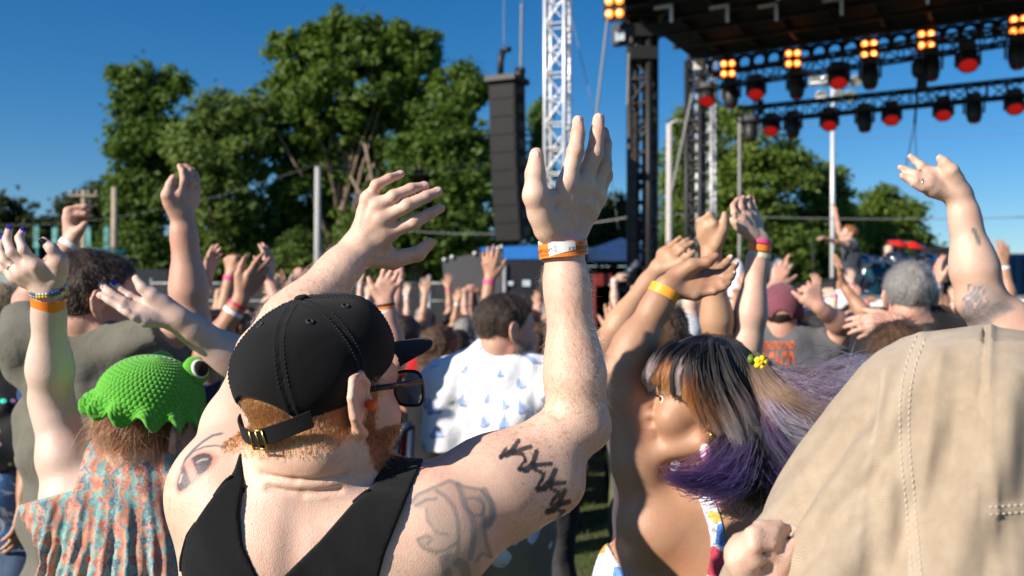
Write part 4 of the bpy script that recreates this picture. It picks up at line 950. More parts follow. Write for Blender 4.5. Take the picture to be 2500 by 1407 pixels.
def build_poles():
    pole(280, 40, 458, .15, 'sunlit wooden utility pole beside the tall left tree')
    pole(205, 46, 465, .14, 'thin wooden utility pole at the left behind a raised hand', True)
    pole(776, 36, 408, .13, 'grey utility pole below the largest tree', False, plain('pole_grey', (.40, .39, .38), .8, var=.2))
    t = pole(1634, 30, 303, .105, 'pale concrete lamp pole just beyond the stage tower', False, plain('pale_concrete', (.50, .46, .42), .85, var=.18))
    g = empty('street_lamp_head', t, label='lamp arm bracket on the pale concrete pole top', cat='lamp arm')
    MB().tube([t, t + A(.25, 0, .12), t + A(.5, 0, .02)], .03, 8).build('bracket', STEEL(), g, True); MB().box(t + A(.62, 0, .0), (.28, .14, .08)).build('housing', STEEL(), g)
    wire(P(-80, 545, 46), P(776, 400, 36), 'overhead line from the left edge to the grey pole', .006, .8)
    wire(P(776, 400, 36), P(1250, 385, 40), 'upper overhead line from grey pole across the large tree', .006, .3)
    wire(P(776, 412, 36), P(1250, 400, 40), 'lower overhead line from grey pole across the large tree', .006, .3)
    wire(P(860, 545, 34), P(1240, 570, 34), 'sagging pale cable behind the lifted hand', .02, .15)
    wire(P(1440, 545, 30), P(1560, 525, 29), 'short pale cable left of the stage tower', .02, .02)
    wire(P(1600, 520, 30), P(2520, 530, 30), 'long pale cable crossing behind the stage', .016, .12)
    wire(P(1800, 300, 60), P(2600, 300, 60), 'faint upper power line behind the lighting trusses', .012, .2); wire(P(1800, 330, 60), P(2600, 322, 60), 'faint lower power line behind the lighting trusses', .012, .2)
    # floodlight pole
    b = P(2033, HORIZON, 38) * A(1, 1, 0); tp = P(2033, 185, 38); t = empty('floodlight_pole', b, label='tall pale sports floodlight pole with two rows of lamps', cat='floodlight')
    pm = plain('pale_galvanised', (.60, .62, .64), .4, .2, var=.06); MB().tube([b, tp], [.11, .075], 12).build('post', pm, t, True)
    lampm = plain('floodlight_reflector', (.85, .85, .85), .12, .6, bstr=0)
    for yy, xs in ((198, (1990, 2018, 2062, 2090)), (235, (2005, 2046, 2075))):
        MB().tube([P(xs[0] - 12, yy + 6, 38), P(xs[-1] + 12, yy - 4, 38)], .035, 6).build('crossbar', pm, t, True)
        for x in xs:
            c = P(x, yy, 38); MB().lathe(c, [(.08, .28), (.14, .22), (.24, .02), (.25, -.02), (.21, -.01)], A(.1, .8, .5), 14).build('lamp', lampm, t, True)
# ------------------------------------------------------------------ trusses and stage
def lattice(p0, p1, w_, h_, step, mat, parent, up=(0, 0, 1), r=.025, rb=.014, chord='chord', brace='brace'):
    p0 = np.asarray(p0); p1 = np.asarray(p1); t = unit(p1 - p0); y = unit(np.cross(t, up)); z = np.cross(y, t); L = np.linalg.norm(p1 - p0)
    co = [y * a * w_ / 2 + z * b * h_ / 2 for a, b in ((-1, -1), (1, -1), (1, 1), (-1, 1))]
    for c in co: MB().tube([p0 + c, p1 + c], r, 8).build(chord, mat, parent, True)
    n = max(2, int(round(L / step)))
    for k in range(4):
        a, b = co[k], co[(k + 1) % 4]; m = MB()
        for i in range(n):
            q0 = p0 + t * (L * i / n); q1 = p0 + t * (L * (i + 1) / n); m.tube([q0 + (a if i % 2 else b), q1 + (b if i % 2 else a)], rb, 5, cap=False); m.tube([q0 + a, q0 + b], rb, 5, cap=False)
        m.tube([p1 + a, p1 + b], rb, 5, cap=False)
        m.build(brace, mat, parent, True)
def build_stage():
    alu = ALU(); blk = BLK()
    # white lattice mast in front of the speaker column
    b = P(1361, HORIZON, 14.5) * A(1, 1, 0); t = empty('lattice_mast', b, label='white aluminium lattice mast beside the hanging speakers', cat='mast')
    lattice(b, b + A(0, 0, 9.0), .29, .29, .36, alu, t, (.35, 1, 0), .026, .014)
    b = P(1724, HORIZON, 23) * A(1, 1, 0); t = empty('lattice_mast', b, label='far silver lattice mast behind the stage roof corner', cat='mast')
    lattice(b, b + A(0, 0, 7.4), .34, .34, .34, plain('dull_aluminium', (.55, .56, .58), .4, .4), t, (.5, 1, 0), .028, .014)
    # line array
    d = 16.5; t = empty('line_array', P(1245, 190, d), label='tall curved black line array of speaker boxes hanging in the air', cat='speaker')
    gm = plain('speaker_grille', (.012, .012, .013), .75, var=.2, bstr=.6, bscale=900); n = 9
    ang = 0; top = P(1238, 205, d); hh = 2.58 / n; pos = top + A(0, 0, 0); fw = unit(A(-.42, -.9, 0)); rt = unit(np.cross(fw, A(0, 0, 1)))
    for i in range(n):
        tl = R_(1.0 + i * 1.15); z = unit(A(0, 0, 1) * math.cos(tl) + -fw * math.sin(tl) * -1 * -1); z = unit(A(0, 0, 1) - fw * math.tan(tl) * -1 * 1.0)
        c = pos - z * hh / 2; f2 = unit(fw - z * np.dot(fw, z)); r2 = np.cross(f2, z)
        m = MB(); m.box(c, (.47, .40, hh * 1.01), r2, f2, z); m.box(c + f2 * .206, (.43, .015, hh * .90), r2, f2, z)
        o = m.build('speaker_box', gm, t)
        for sd in (-1, 1): MB().box(c + r2 * sd * .245, (.03, .3, hh * .5), r2, f2, z).build('rigging_bracket', blk, o)
        pos = pos - z * hh
    MB().box(top + A(0, .0, .05), (.55, .6, .09), rt, fw, (0, 0, 1)).build('bumper_frame', blk, t)
    MB().tube([top + A(.2, .1, .05), top + A(.22, .12, .28)], .09, 10).build('cable_boss', blk, t, True)
    m = MB(); hk = P(1222, 150, d); m.tube([P(1222, 190, d), hk, P(1228, 122, d)], .055, 10); m.tube([P(1228, 124, d), P(1248, 120, d)], .045, 8); m.build('chain_motor', blk, t, True)
    wire(P(1230, 118, d), P(1230, -120, d), 'thin hoist chain above the speaker column', .008, 0)
    wire(P(1272, 170, d), P(1274, 10, d), 'pale lifting strap beside the hoist chain', .022, 0); wire(P(1274, 12, d), P(1274, -120, d), 'thin dark cable above the lifting strap', .006, 0)
    wire(P(1455, 290, 13), P(1484, 40, 13), 'grey guy cable rising from the raised fingertips to the roof corner', .016, 0); wire(P(1450, 275, 15), P(1390, 20, 15), 'fine guy wire beside the white lattice mast', .006, 0)
    wire(P(1490, 420, 15), P(1510, 560, 15), 'fine wire dropping left of the stage tower', .005, 0)
    # stage axes
    u = unit(A(.84, -.54, 0)); v = unit(A(.50, .87, 0)); RZ = 7.06
    RL = A(4.07, 22.0, 0); FL = A(1.15, 16.3, 0); Wd = 9.5
    st = empty('stage', FL, label='open air concert stage with black roof on trussed towers', cat='stage')
    rb = plain('roof_black', (.006, .0058, .0056), .8, var=.35, vscale=3, bstr=.4, bscale=8)
    z0 = RZ; up = A(0, 0, 1)
    q = [FL + up * z0, RL + up * z0, RL + u * Wd + up * z0, FL + u * Wd + up * z0]
    m = MB(); m.add([*q, *[p + up * .8 for p in q]], [(0, 1, 2, 3), (7, 6, 5, 4), (0, 4, 5, 1), (1, 5, 6, 2), (2, 6, 7, 3), (3, 7, 4, 0)]); m.build('roof', rb, st)
    dv = (RL - FL); grey = plain('dark_rib', (.013, .012, .0115), .7, var=.3)
    for k in range(11):
        s = .08 + k * .088
        MB().box(FL + dv * .5 + u * (s * Wd) + up * (z0 - .07), (.07, np.linalg.norm(dv) * .98, .13), u, unit(dv), up).build('roof_rib', grey, st)
    for k in range(6):
        MB().box(FL + dv * (.08 + k * .155) + u * Wd * .5 + up * (z0 - .16), (Wd * .98, .09, .07), u, unit(np.cross(up, u)), up).build('roof_purlin', grey, st)
    for s0, k0 in ((.10, .22), (.19, .30), (.27, .36), (.38, .40), (.52, .42), (.30, .18), (.46, .22)):
        c = FL + dv * k0 + u * Wd * s0 + up * (z0 - .28); mm = MB(); mm.box(c, (.34, .05, .05), u, v, up); mm.box(c + u * .15 - up * .14, (.05, .05, .28), u, v, up); mm.build('corner_bracket', ALU(), st)
    # tower at the left edge and rear tower
    for base, hgt, wd in ((A(2.36, 18.0, 0), RZ, .36), (RL + A(-.0, .1, 0), RZ, .3)):
        e = st; lattice(base, base + up * hgt, wd, wd, .45, blk, e, (.5, 1, 0), .06, .03, 'tower_leg', 'tower_brace')
    base = A(2.36, 18.0, 0); pl = plain('brown_black_plate', (.05, .038, .030), .6, var=.3)
    MB().box(base + A(-.19, -.2, 2.6), (.11, .07, 5.0)).build('tower_plate', pl, st)
    for i in range(16):
        MB().lathe(base + A(-.19, -.237, .6 + i * .28), [(.028, 0), (.030, -.006), (.001, -.007)], (0, -1, 0), 10).build('plate_hole', blk, st)
    MB().box(base + A(.11, .1, 3.2), (.2, .16, 6.4)).build('tower_core', blk, st)
    for q in (.3, 1.1, 2.0): MB().box(base + A(0, 0, RZ - q * .45), (.72 - q * .12, .7, .22)).build('tower_sleeve', blk, st)
    # deck
    dz = 1.82; f2 = FL + u * 2.6 - v * 1.0
    m = MB(); c0 = FL + u * 2.2; c1 = RL + u * 1.2
    q = [c0 - v * .3, c1, RL + u * Wd, FL + u * (Wd + 1) - v * .3]; m.add([*[p + up * (dz - .16) for p in q], *[p + up * dz for p in q]], [(3, 2, 1, 0), (4, 5, 6, 7), (0, 4, 5, 1)[::-1], (1, 5, 6, 2)[::-1], (2, 6, 7, 3)[::-1], (3, 7, 4, 0)[::-1]])
    m.build('deck', plain('deck_grey', (.10, .10, .11), .6), st)
    e0, e1 = q[0], q[3]; MB().box(lerp(e0, e1, .5) + up * (dz - .1) - v * .03, (np.linalg.norm(e1 - e0), .05, .09), unit(e1 - e0), v, up).build('deck_edge', plain('deck_edge_white', (.7, .7, .66), .5), st)
    for k in range(9):
        pz = lerp(e0, e1, (k + .5) / 9); MB().box(pz + up * (dz - .34) * .5, (.07, .07, dz - .34), u, v, up).build('deck_leg', blk, st)
    # the perforated rear beam
    a = P(1690, 196, 22.0); bL = RL + up * (RZ - .18); bR = RL + u * Wd + up * (RZ - .18)
    T = unit(bR - bL); L = np.linalg.norm(bR - bL); nh = 30; step = L / nh; H = .34; rr = .115
    nrm = unit(np.cross(T, up)); V = []; F = []
    for side in (0, 1):
        for i in range(nh):
            c = bL + T * (step * (i + .5)) + nrm * (.03 * (1 if side else -1)); base = len(V); K = 16
            for k in range(K):
                th = 2 * math.pi * k / K + math.pi / 16 * 0; cx, cz = math.cos(th), math.sin(th); V.append(c + T * cx * rr + up * cz * rr)
            for k in range(K):
                th = 2 * math.pi * k / K; cx, cz = math.cos(th), math.sin(th); s = max(abs(cx) / (step / 2), abs(cz) / (H / 2)); V.append(c + T * cx / s + up * cz / s)
            for k in range(K):
                f = (base + k, base + (k + 1) % K, base + K + (k + 1) % K, base + K + k); F.append(f if side else f[::-1])
    mesh_obj('perforated_beam', V, F, blk, st, False)
    # lighting trusses with fixtures
    def truss(pa, za, pb, name, label, step=.35, w_=.30):
        t = empty('lighting_truss', pa, label=label, cat='truss'); lattice(pa, pb, w_, w_, step, blk, t, (0, 0, 1), .028, .014); return t
    A1 = P(1705, 204, 21.5); B1 = A1 + u * 8.6; B1 = P(2560, 66, 17.2); B1[2] = A1[2]
    truss(A1, 0, B1, 'front', 'upper black lighting truss under the roof')
    A2 = P(1808, 283, 21.2); B2 = P(2560, 203, 18.2); B2[2] = A2[2]
    truss(A2, 0, B2, 'rear', 'lower black lighting truss behind the upper one')
    redm = plain('red_lens', (.16, .004, .004), .25, var=.3, vscale=40, bstr=.3, bscale=60, emit=(1, .02, .015), estr=.22)
    drk = plain('dark_lens', (.03, .008, .008), .15, bstr=0, emit=(1, .02, .02), estr=.03)
    amb = plain('amber_lamp', (.9, .35, .05), .3, bstr=0, emit=(1, .20, .025), estr=2.0)
    hot = plain('amber_lamp_core', (1, .7, .3), .3, bstr=0, emit=(1, .45, .12), estr=5.0)
    gl = plain('pale_yoke', (.30, .30, .31), .5)
    def along(a, b, px):
        # point of the truss line whose picture column is px
        lo, hi = 0.0, 1.0
        for _ in range(40):
            mid = (lo + hi) / 2; x, _y = proj(lerp(a, b, mid)); lo, hi = (mid, hi) if x < px else (lo, mid)
        return lerp(a, b, lo)
    def fixture(a, b, px, kind, label, group, scale=1.0):
        c = along(a, b, px); f = empty('stage_light', c, label=label, cat='stage light', group=group); s = scale
        MB().box(c - up * .10 * s, (.26 * s, .26 * s, .16 * s), u, v, up).build('base_box', blk if kind != 'pale' else gl, f)
        if kind == 'red':
            ax = unit(A(-.2, -.55, -.85)); cc = c - up * .32 * s; MB().lathe(cc, [(.10 * s, -.20 * s), (.17 * s, -.12 * s), (.18 * s, .12 * s), (.165 * s, .15 * s), (.15 * s, .13 * s)], ax, 18).build('head', blk, f, True)
            MB().lathe(cc + ax * .10 * s, [(.15 * s, 0), (.145 * s, .035 * s), (.001, .05 * s)], ax, 18).build('lens', redm, f, True)
        else:
            ax = unit(A(-.05, -.2, -1)); cc = c - up * .38 * s; MB().lathe(cc, [(.08 * s, -.24 * s), (.16 * s, -.14 * s), (.165 * s, .05 * s), (.13 * s, .20 * s), (.10 * s, .24 * s)], ax, 16).build('head', blk, f, True)
            MB().lathe(cc + ax * .235 * s, [(.095 * s, 0), (.001, .02 * s)], ax, 14).build('lens', drk, f, True)
        for sd in (-1, 1): MB().box(c + u * sd * .195 * s - up * .24 * s, (.035 * s, .10 * s, .36 * s), u, v, up).build('yoke_arm', blk, f)
    def blinder(c, label):
        f = empty('blinder_light', c, label=label, cat='stage light', group='amber four lamp blinders'); ax = unit(A(-.25, -.95, -.1)); rt_ = unit(np.cross(ax, up)); uz = np.cross(rt_, ax)
        MB().box(c - ax * .06, (.34, .1, .42), rt_, ax, uz).build('housing', blk, f)
        for i in (-1, 1):
            for j in (-1, 1):
                o = MB().lathe(c + rt_ * i * .082 + uz * j * .1, [(.066, 0), (.063, .03), (.036, .05), (.001, .055)], ax, 16).build('lamp', amb, f, True)
                MB().lathe(c + rt_ * i * .082 + uz * j * .1 + ax * .05, [(.03, 0), (.025, .012), (.001, .018)], ax, 12).build('bulb', hot, o, True)
    names = ['first', 'second', 'third', 'fourth', 'fifth', 'sixth']
    for i, px in enumerate((1727, 1846, 2048, 2363)): fixture(A1, B1, px, 'red', f'{names[i]} red glowing wash light from the left on the upper truss', 'red wash lights', (1.0, 1.0, 1.02, 1.05)[i])
    for i, px in enumerate((1785, 1945, 2124, 2273, 2484)): fixture(A1, B1, px, 'dark', f'{names[i]} dark downward spotlight from the left on the upper truss', 'dark moving spotlights', 1.0)
    for i, px in enumerate((1883, 2025, 2177, 2303, 2478)): fixture(A2, B2, px, 'red', f'{names[i]} red glowing wash light from the left on the lower truss', 'red wash lights', .92)
    for i, px in enumerate((1833, 1936, 2111, 2378)): fixture(A2, B2, px, 'dark', f'{names[i]} dark downward spotlight from the left on the lower truss', 'dark moving spotlights', .92)
    for i, (px, py, dd) in enumerate(((1777, 168, 20.6), (1936, 143, 19.9), (2122, 120, 19.2), (2261, 97, 18.6), (2487, 62, 17.5))): blinder(P(px, py, dd), f'{names[i]} amber four lamp blinder from the left on the upper truss')
    blinder(P(1500, 18, 15.8), 'amber four lamp blinder at the near roof corner')
    f = empty('floodlight', P(1522, 84, 16.2), label='black square floodlight hung at the near roof corner', cat='stage light')
    MB().box(P(1522, 86, 16.2), (.34, .2, .32), unit(A(1, -.4, 0)), unit(A(.4, 1, 0)), up).build('housing', blk, f); MB().box(P(1514, 88, 16.05), (.16, .04, .16), unit(A(1, -.4, 0)), unit(A(.4, 1, 0)), up).build('glass', plain('pale_glass', (.4, .45, .5), .1), f)
    MB().box(P(1706, 158, 20.8), (.20, .12, .22)).build('work_light', plain('work_light_white', (.75, .72, .66), .4), st)
    # hoist with chain
    for (px, py, y1, d_, lb) in ((2243, 175, 305, 18.4, 'black chain hoist hanging between the two lighting trusses'), (1846, 235, 275, 20.8, 'small black chain hoist at the left of the lower truss')):
        t = empty('chain_hoist', P(px, py, d_), label=lb, cat='hoist'); MB().lathe(P(px, py - 12, d_), [(.06, .12), (.13, .06), (.13, -.12), (.08, -.2)], n=14).build('motor', blk, t, True)
        MB().box(P(px + 10, py + 28, d_), (.12, .12, .3)).build('chain_bag', blk, t); MB().tube([P(px, py, d_), P(px - 10, y1, d_)], .022, 6).build('chain', blk, t, True); MB().tube([P(px - 2, py - 20, d_), P(px - 2, py - 80, d_)], .012, 5).build('chain', blk, t, True)
    wire(P(2233, 305, 18.4), P(2205, 440, 18.4), 'thin bridle wire slanting below the chain hoist', .010, 0); wire(P(2234, 305, 18.4), P(2240, 470, 18.4), 'thin bridle wire dropping straight below the chain hoist', .008, 0)
    wire(P(1690, 230, 21), P(1640, 470, 21), 'dark slanting cable at the rear roof corner', .03, 0); wire(P(1535, 130, 17), P(1532, 262, 17), 'short chain hanging left of the stage tower', .02, 0)
    wire(P(1806, 285, 21.2), P(1806, 640, 21.2), 'black vertical support under the left end of the lower truss', .045, 0)
# ------------------------------------------------------------------ props behind the crowd
def build_props():
    blk = BLK(); up = A(0, 0, 1)
    # mesh fence with top rail, left to centre
    t = empty('crowd_fence', P(300, HORIZON, 24) * A(1, 1, 0), label='dark screened fence with pale top rail along the tree line', cat='fence')
    fm = plain('fence_scrim', (.030, .032, .034), .8, var=.3, vscale=5, bstr=.3); rail = plain('fence_rail', (.33, .34, .35), .5, .3)
    x0, x1 = 260, 1250; n = 9; d = 24
    a, b = P(x0, HORIZON, d) * A(1, 1, 0), P(x1, HORIZON, d) * A(1, 1, 0); zt = P(0, 692, d)[2]
    for i in range(n):
        p, q = lerp(a, b, i / n), lerp(a, b, (i + 1) / n); MB().box((p + q) / 2 + up * zt * .5, (np.linalg.norm(q - p) * .97, .02, zt * .96)).build('fence_panel', fm, t)
        MB().tube([p + up * zt, q + up * zt], .028, 8).build('top_rail', rail, t, True); MB().tube([p, p + up * (zt + (.12 if i % 2 else .0))], .03, 8).build('fence_post', rail, t, True)
        MB().tube([p + up * (zt - .42), q + up * (zt - .42)], .018, 6).build('mid_rail', rail, t, True)
    # posts above the fence
    for px, y0, lb in ((1048, 672, 'short pale post standing above the fence near the grey board'), (312, 655, 'short pale post beside the dark trailer')):
        b_ = P(px, HORIZON, 22) * A(1, 1, 0); tag(MB().tube([b_, P(px, y0, 22)], .05, 8).build('fence_post', rail, None, True), lb, 'post')
    # dark trailer behind fence (left)
    t = empty('trailer', P(370, HORIZON, 30) * A(1, 1, 0), label='dark trailer behind the fence at the left', cat='trailer'); c = P(372, 690, 30)
    MB().box(A(c[0], 30, c[2] - .3), (1.5, 1.6, 1.35)).build('body', plain('trailer_dark', (.02, .022, .026), .4), t); MB().box(A(c[0] - .95, 30, c[2] - .3), (.45, 1.5, 1.25)).build('end_panel', plain('trailer_blue', (.05, .12, .22), .4), t)
    for sx in (-.4, .4): MB().lathe(A(c[0] + sx, 29.1, .36), [(.36, -.1), (.36, .1)], (0, 1, 0), 18).build('wheel', blk, t, True)
    # teal framed sampling stand with banners
    t = empty('teal_stall', P(215, HORIZON, 20) * A(1, 1, 0), label='teal framed festival stall with thin banner poles', cat='stall'); te = plain('teal_tube', (.02, .22, .22), .45); d = 20
    for px in (198, 255, 300): MB().tube([P(px, HORIZON, d) * A(1, 1, 0), P(px, 612, d)], .035, 6).build('frame_post', te, t, True)
    for y in (614, 628): lattice(P(190, y, d), P(303, y, d), .12, .08, .2, te, t, r=.018, rb=.010, chord='frame_rail', brace='frame_lacing')
    for px, y0 in ((92, 548), (137, 553), (218, 552), (263, 552)):
        MB().tube([P(px, HORIZON, d) * A(1, 1, 0), P(px, y0, d)], .03, 6).build('banner_pole', te, t, True)
        MB().box((P(px, y0 + 6, d) + P(px, 606, d)) / 2 - A(0, .06, 0), (.11, .02, .42)).build('banner', plain('banner_mix', (.10, .30, .28), .7, var=.9, vscale=7), t)
    MB().box(P(186, 618, 19.6), (.16, .04, .22)).build('green_sign', plain('lime_sign', (.12, .6, .06), .5), t); MB().box(P(250, 660, d) + A(0, .3, 0), (.9, .6, .5)).build('counter', blk, t)
    # pale vehicle roof strip low at left edge
    t = empty('parked_trailer', P(40, HORIZON, 24) * A(1, 1, 0), label='pale low trailer at the far left edge', cat='trailer'); MB().box(A(P(30, 0, 24)[0], 24, 1.2), (1.6, 1.2, 2.1)).build('body', plain('pale_trailer', (.35, .37, .38), .5), t); MB().box(A(P(30, 0, 24)[0], 23.38, 1.8), (1.2, .03, .5)).build('window', plain('dark_window', (.05, .06, .07), .1), t)
    # two dark display boards
    grey = plain('charcoal_board', (.052, .052, .056), .55, var=.14, vscale=2.5, bstr=.05)
    t = empty('screen_board', P(1150, HORIZON, 12) * A(1, 1, 0), label='large dark grey tilted screen board with white corner clips', cat='board'); d = 12
    q = [P(1079, 634, d), P(1226, 607, d - .15), P(1222, 770, d - .15), P(1092, 778, d)]; nn = unit(np.cross(q[1] - q[0], q[3] - q[0])); nn = nn if nn[1] < 0 else -nn
    m = MB(); m.add([*q, *[p - nn * .06 for p in q]], [(3, 2, 1, 0), (4, 5, 6, 7), (0, 1, 5, 4), (1, 2, 6, 5), (2, 3, 7, 6), (3, 0, 4, 7)]); m.build('panel', grey, t)
    wc = plain('white_clip', (.8, .8, .8), .4, bstr=0)
    for px, py in ((1085, 634), (1104, 628), (1159, 619), (1216, 606), (1224, 603)): MB().lathe(P(px, py, d - .02 - .15 * (px - 1079) / 147), [(.001, -.02), (.022, -.01), (.022, .01), (.001, .02)], (0, 1, 0), 12).build('clip', wc, t, True)
    MB().box(P(1192, 675, 11.872), (.055, .01, .085)).build('sticker', wc, t); MB().box(P(1192, 684, 11.862), (.05, .01, .04)).build('sticker', plain('red_sticker', (.6, .12, .12), .5), t)
    MB().tube([A(q[2][0] - .25, 12.1, 0), A(q[2][0] - .25, 12.1, q[2][2] + .3)], .03, 8).build('stand', blk, t, True); MB().tube([A(q[3][0] + .2, 12.2, 0), A(q[3][0] + .2, 12.2, q[2][2] + .3)], .03, 8).build('stand', blk, t, True)
    t = empty('screen_board', P(1280, HORIZON, 14) * A(1, 1, 0), label='black board with two white stickers behind the raised forearm', cat='board'); d = 14
    MB().box(P(1290, 690, d), (.66, .06, .62)).build('panel', plain('black_board', (.022, .022, .025), .5), t)
    for px, py, s in ((1247, 692, .07), (1285, 692, .11)): MB().box(P(px, py, d - .05), (s, .01, s * .8)).build('sticker', plain('pale_sticker', (.55, .65, .68), .5), t)
    MB().tube([A(P(1232, 0, d)[0], d - .05, 0), P(1232, 645, d - .05)], .03, 8).build('stand', rail, t, True); MB().tube([A(P(1330, 0, d)[0], d, 0), P(1330, 700, d)], .03, 8).build('stand', rail, t, True)
    # blue canopy tents
    blue = plain('blue_canopy', (.02, .17, .55), .6, var=.2, vscale=2); navy = plain('navy_canopy', (.01, .04, .13), .7, var=.3, vscale=2)
    def tent(px0, px1, ye, yr, d, mat, lb):
        t = empty('canopy_tent', P((px0 + px1) / 2, HORIZON, d) * A(1, 1, 0), label=lb, cat='tent'); a, b = P(px0, ye, d), P(px1, ye, d); w_ = b[0] - a[0]; dp = 3.0; zr = P(0, yr, d)[2]
        V = [a, b, b + A(0, dp, 0), a + A(0, dp, 0), lerp(a, b, .5) + A(0, dp / 2, zr - a[2])]; m = MB(); m.add(V, [(0, 1, 4), (1, 2, 4), (2, 3, 4), (3, 0, 4)]); m.build('canopy', mat, t)
        for i, j in ((0, 1), (1, 2), (2, 3), (3, 0)):
            MB().add([V[i], V[j], V[j] - A(0, 0, .22), V[i] - A(0, 0, .22)], [(0, 1, 2, 3)]).build('valance', mat, t)
        for p in V[:4]: MB().tube([p, p * A(1, 1, 0)], .03, 6).build('leg', blk, t, True)
        MB().box(lerp(a, b, .5) + A(0, dp - .05, 0) - A(0, 0, a[2] * .5 + .1), (w_ * .96, .03, a[2] * .9)).build('shade_sheet', plain('tent_shade', (.012, .012, .014), .9), t)  # near-black sheet standing in for the shade under the canopy
    tent(1168, 1425, 605, 588, 19, blue, 'bright blue canopy tent behind the dark grey board'); tent(1430, 1640, 612, 570, 21, navy, 'dark blue canopy tent beside the stage tower')
    # dark gear and red flight cases left of the tower
    t = empty('equipment_stack', P(1500, HORIZON, 15.5) * A(1, 1, 0), label='stack of dark stage gear below the navy canopy', cat='gear'); d = 15.5
    for px, py, sx, sz, mt in ((1490, 735, .5, 1.3, blk), (1535, 745, .45, 1.0, plain('dull_red_case', (.20, .02, .015), .5)), (1470, 690, .25, .3, plain('dull_red_case', (.20, .02, .015), .5)), (1560, 725, .3, 1.3, blk)):
        c = P(px, py, d); MB().box(A(c[0], d, c[2] * .5 + .1), (sx, .5, c[2] + sz * .2)).build('case', mt, t)
    MB().tube([P(1490, 700, d - .3), P(1560, 640, d - .3)], .05, 8).build('ramp_rail', plain('pale_steel', (.3, .3, .3), .5), t, True)
    # long blue-grey building
    bl = plain('blue_grey_siding', (.13, .20, .30), .6, var=.12, vscale=1.5); t = empty('low_building', A(16, 60, 0), label='long low blue grey building beyond the stage', cat='building')
    c0, c1 = P(1900, 0, 60)[0], P(2700, 0, 60)[0]; zt = P(0, 628, 60)[2]
    MB().box(A((c0 + c1) / 2, 62, zt / 2), (c1 - c0, 4, zt)).build('wall', bl, t); MB().box(A((c0 + c1) / 2, 61.9, zt + .1), (c1 - c0 + .4, 4.4, .25)).build('roof', plain('pale_roof', (.4, .43, .47), .5), t)
    for i in range(14): MB().box(A(c0 + (i + .5) * (c1 - c0) / 14, 59.97, zt * .5), (.06, .05, zt)).build('siding_seam', plain('siding_seam_dark', (.09, .14, .22), .6), t)
    # second, nearer dark blue container at the right
    t = empty('container', P(2470, HORIZON, 22) * A(1, 1, 0), label='dark blue shipping container at the right edge behind the raised arm', cat='container'); zt = P(0, 620, 22)[2]; c = P(2500, 0, 22)[0]
    MB().box(A(c + .8, 23.2, zt / 2), (3.4, 2.4, zt)).build('body', plain('container_blue', (.035, .11, .22), .5), t)
    for i in range(16): MB().box(A(c - .8 + i * .21, 21.98, zt / 2), (.09, .06, zt * .94)).build('rib', plain('container_blue', (.035, .11, .22), .5), t)
    # black skirting screens beside the stage
    t = empty('stage_barrier', P(1990, HORIZON, 16) * A(1, 1, 0), label='black cloth barrier at the left of the stage deck', cat='barrier'); d = 16
    a, b = P(1935, 700, d), P(2085, 672, d - 1.5); m = MB(); m.add([a, b, b * A(1, 1, 0), a * A(1, 1, 0), a + A(0, .05, 0), b + A(0, .05, 0), (b + A(0, .05, 0)) * A(1, 1, 0), (a + A(0, .05, 0)) * A(1, 1, 0)], [(3, 2, 1, 0), (4, 5, 6, 7), (0, 1, 5, 4)]); m.build('cloth_panel', plain('black_scrim', (.022, .022, .024), .8), t)
    MB().tube([a, b], .025, 6).build('top_rail', blk, t, True)
    # white folded parasols
    wm = plain('white_parasol_cloth', (.72, .74, .78), .7, var=.08)
    for px, y0, d, lb in ((1899, 628, 17, 'closed white parasol standing behind the maroon cap man'), (1800, 632, 18, 'white tent roof peak behind the wristbanded arm')):
        b_ = P(px, HORIZON, d) * A(1, 1, 0); t = empty('closed_parasol', b_, label=lb, cat='parasol'); zt = P(0, y0, d)[2]; MB().tube([b_, b_ + up * zt], .03, 8).build('pole', rail, t, True)
        MB().lathe(b_ + up * (zt - 1.25), [(.05, 0), (.30, .02), (.24, .3), (.16, .7), (.11, .80), (.13, .88), (.11, 1.15), (.02, 1.25)], n=14).build('canopy', wm, t, True)
    # festival chair frame, bottle near the white shirted man
    ch = plain('navy_tube', (.02, .035, .07), .4); t = empty('camping_chair', P(985, HORIZON, 4.2) * A(1, 1, 0), label='dark blue tubular camping chair behind the bearded man', cat='chair'); d = 4.2
    gz = lambda px: P(px, 0, d)[0]
    MB().tube([A(gz(965), d, .02), A(gz(962), d, .82), P(970, 1075, d), P(985, 1045, d), P(1005, 1040, d)], .022, 8).build('back_tube', ch, t, True)
    MB().tube([A(gz(1010), d + .1, .02), A(gz(985), d, .5), P(1005, 1040, d)], .016, 8).build('leg', ch, t, True); MB().box(A(gz(1000), d + .25, .42), (.4, .45, .02)).build('seat', ch, t)
    for sx in (930, 1050): MB().tube([A(gz(sx), d + .45, .02), A(gz(sx), d + .3, .5)], .016, 8).build('leg', ch, t, True)
    bt = empty('drink_bottle', A(gz(997), 5.2, .45), label='clear bottle with green lid, yellow straw and orange drink', cat='bottle')
    c = P(997, 1200, 5.2); MB().lathe(c, [(.03, 0), (.033, .01), (.033, .10), (.028, .12)], n=16).build('cup', plain('yellow_drink', (.75, .55, .05), .15), bt, True); MB().lathe(c + up * .12, [(.034, 0), (.036, .02), (.022, .045), (.008, .05)], n=16).build('lid', plain('green_lid', (.02, .35, .12), .3), bt, True); MB().tube([c + up * .15, c + A(-.02, 0, .27)], .006, 6).build('straw', plain('yellow_straw', (.85, .75, .05), .4), bt, True)
    c0 = c * A(1, 1, 0); tb = empty('side_table', c0, label='small low table under the drink bottle', cat='table'); MB().lathe(c0 + up * (c[2] - .03), [(.15, 0), (.15, .028)], n=20).build('top', blk, tb, True); MB().tube([c0, c0 + up * (c[2] - .03)], .02, 8).build('leg', blk, tb, True)
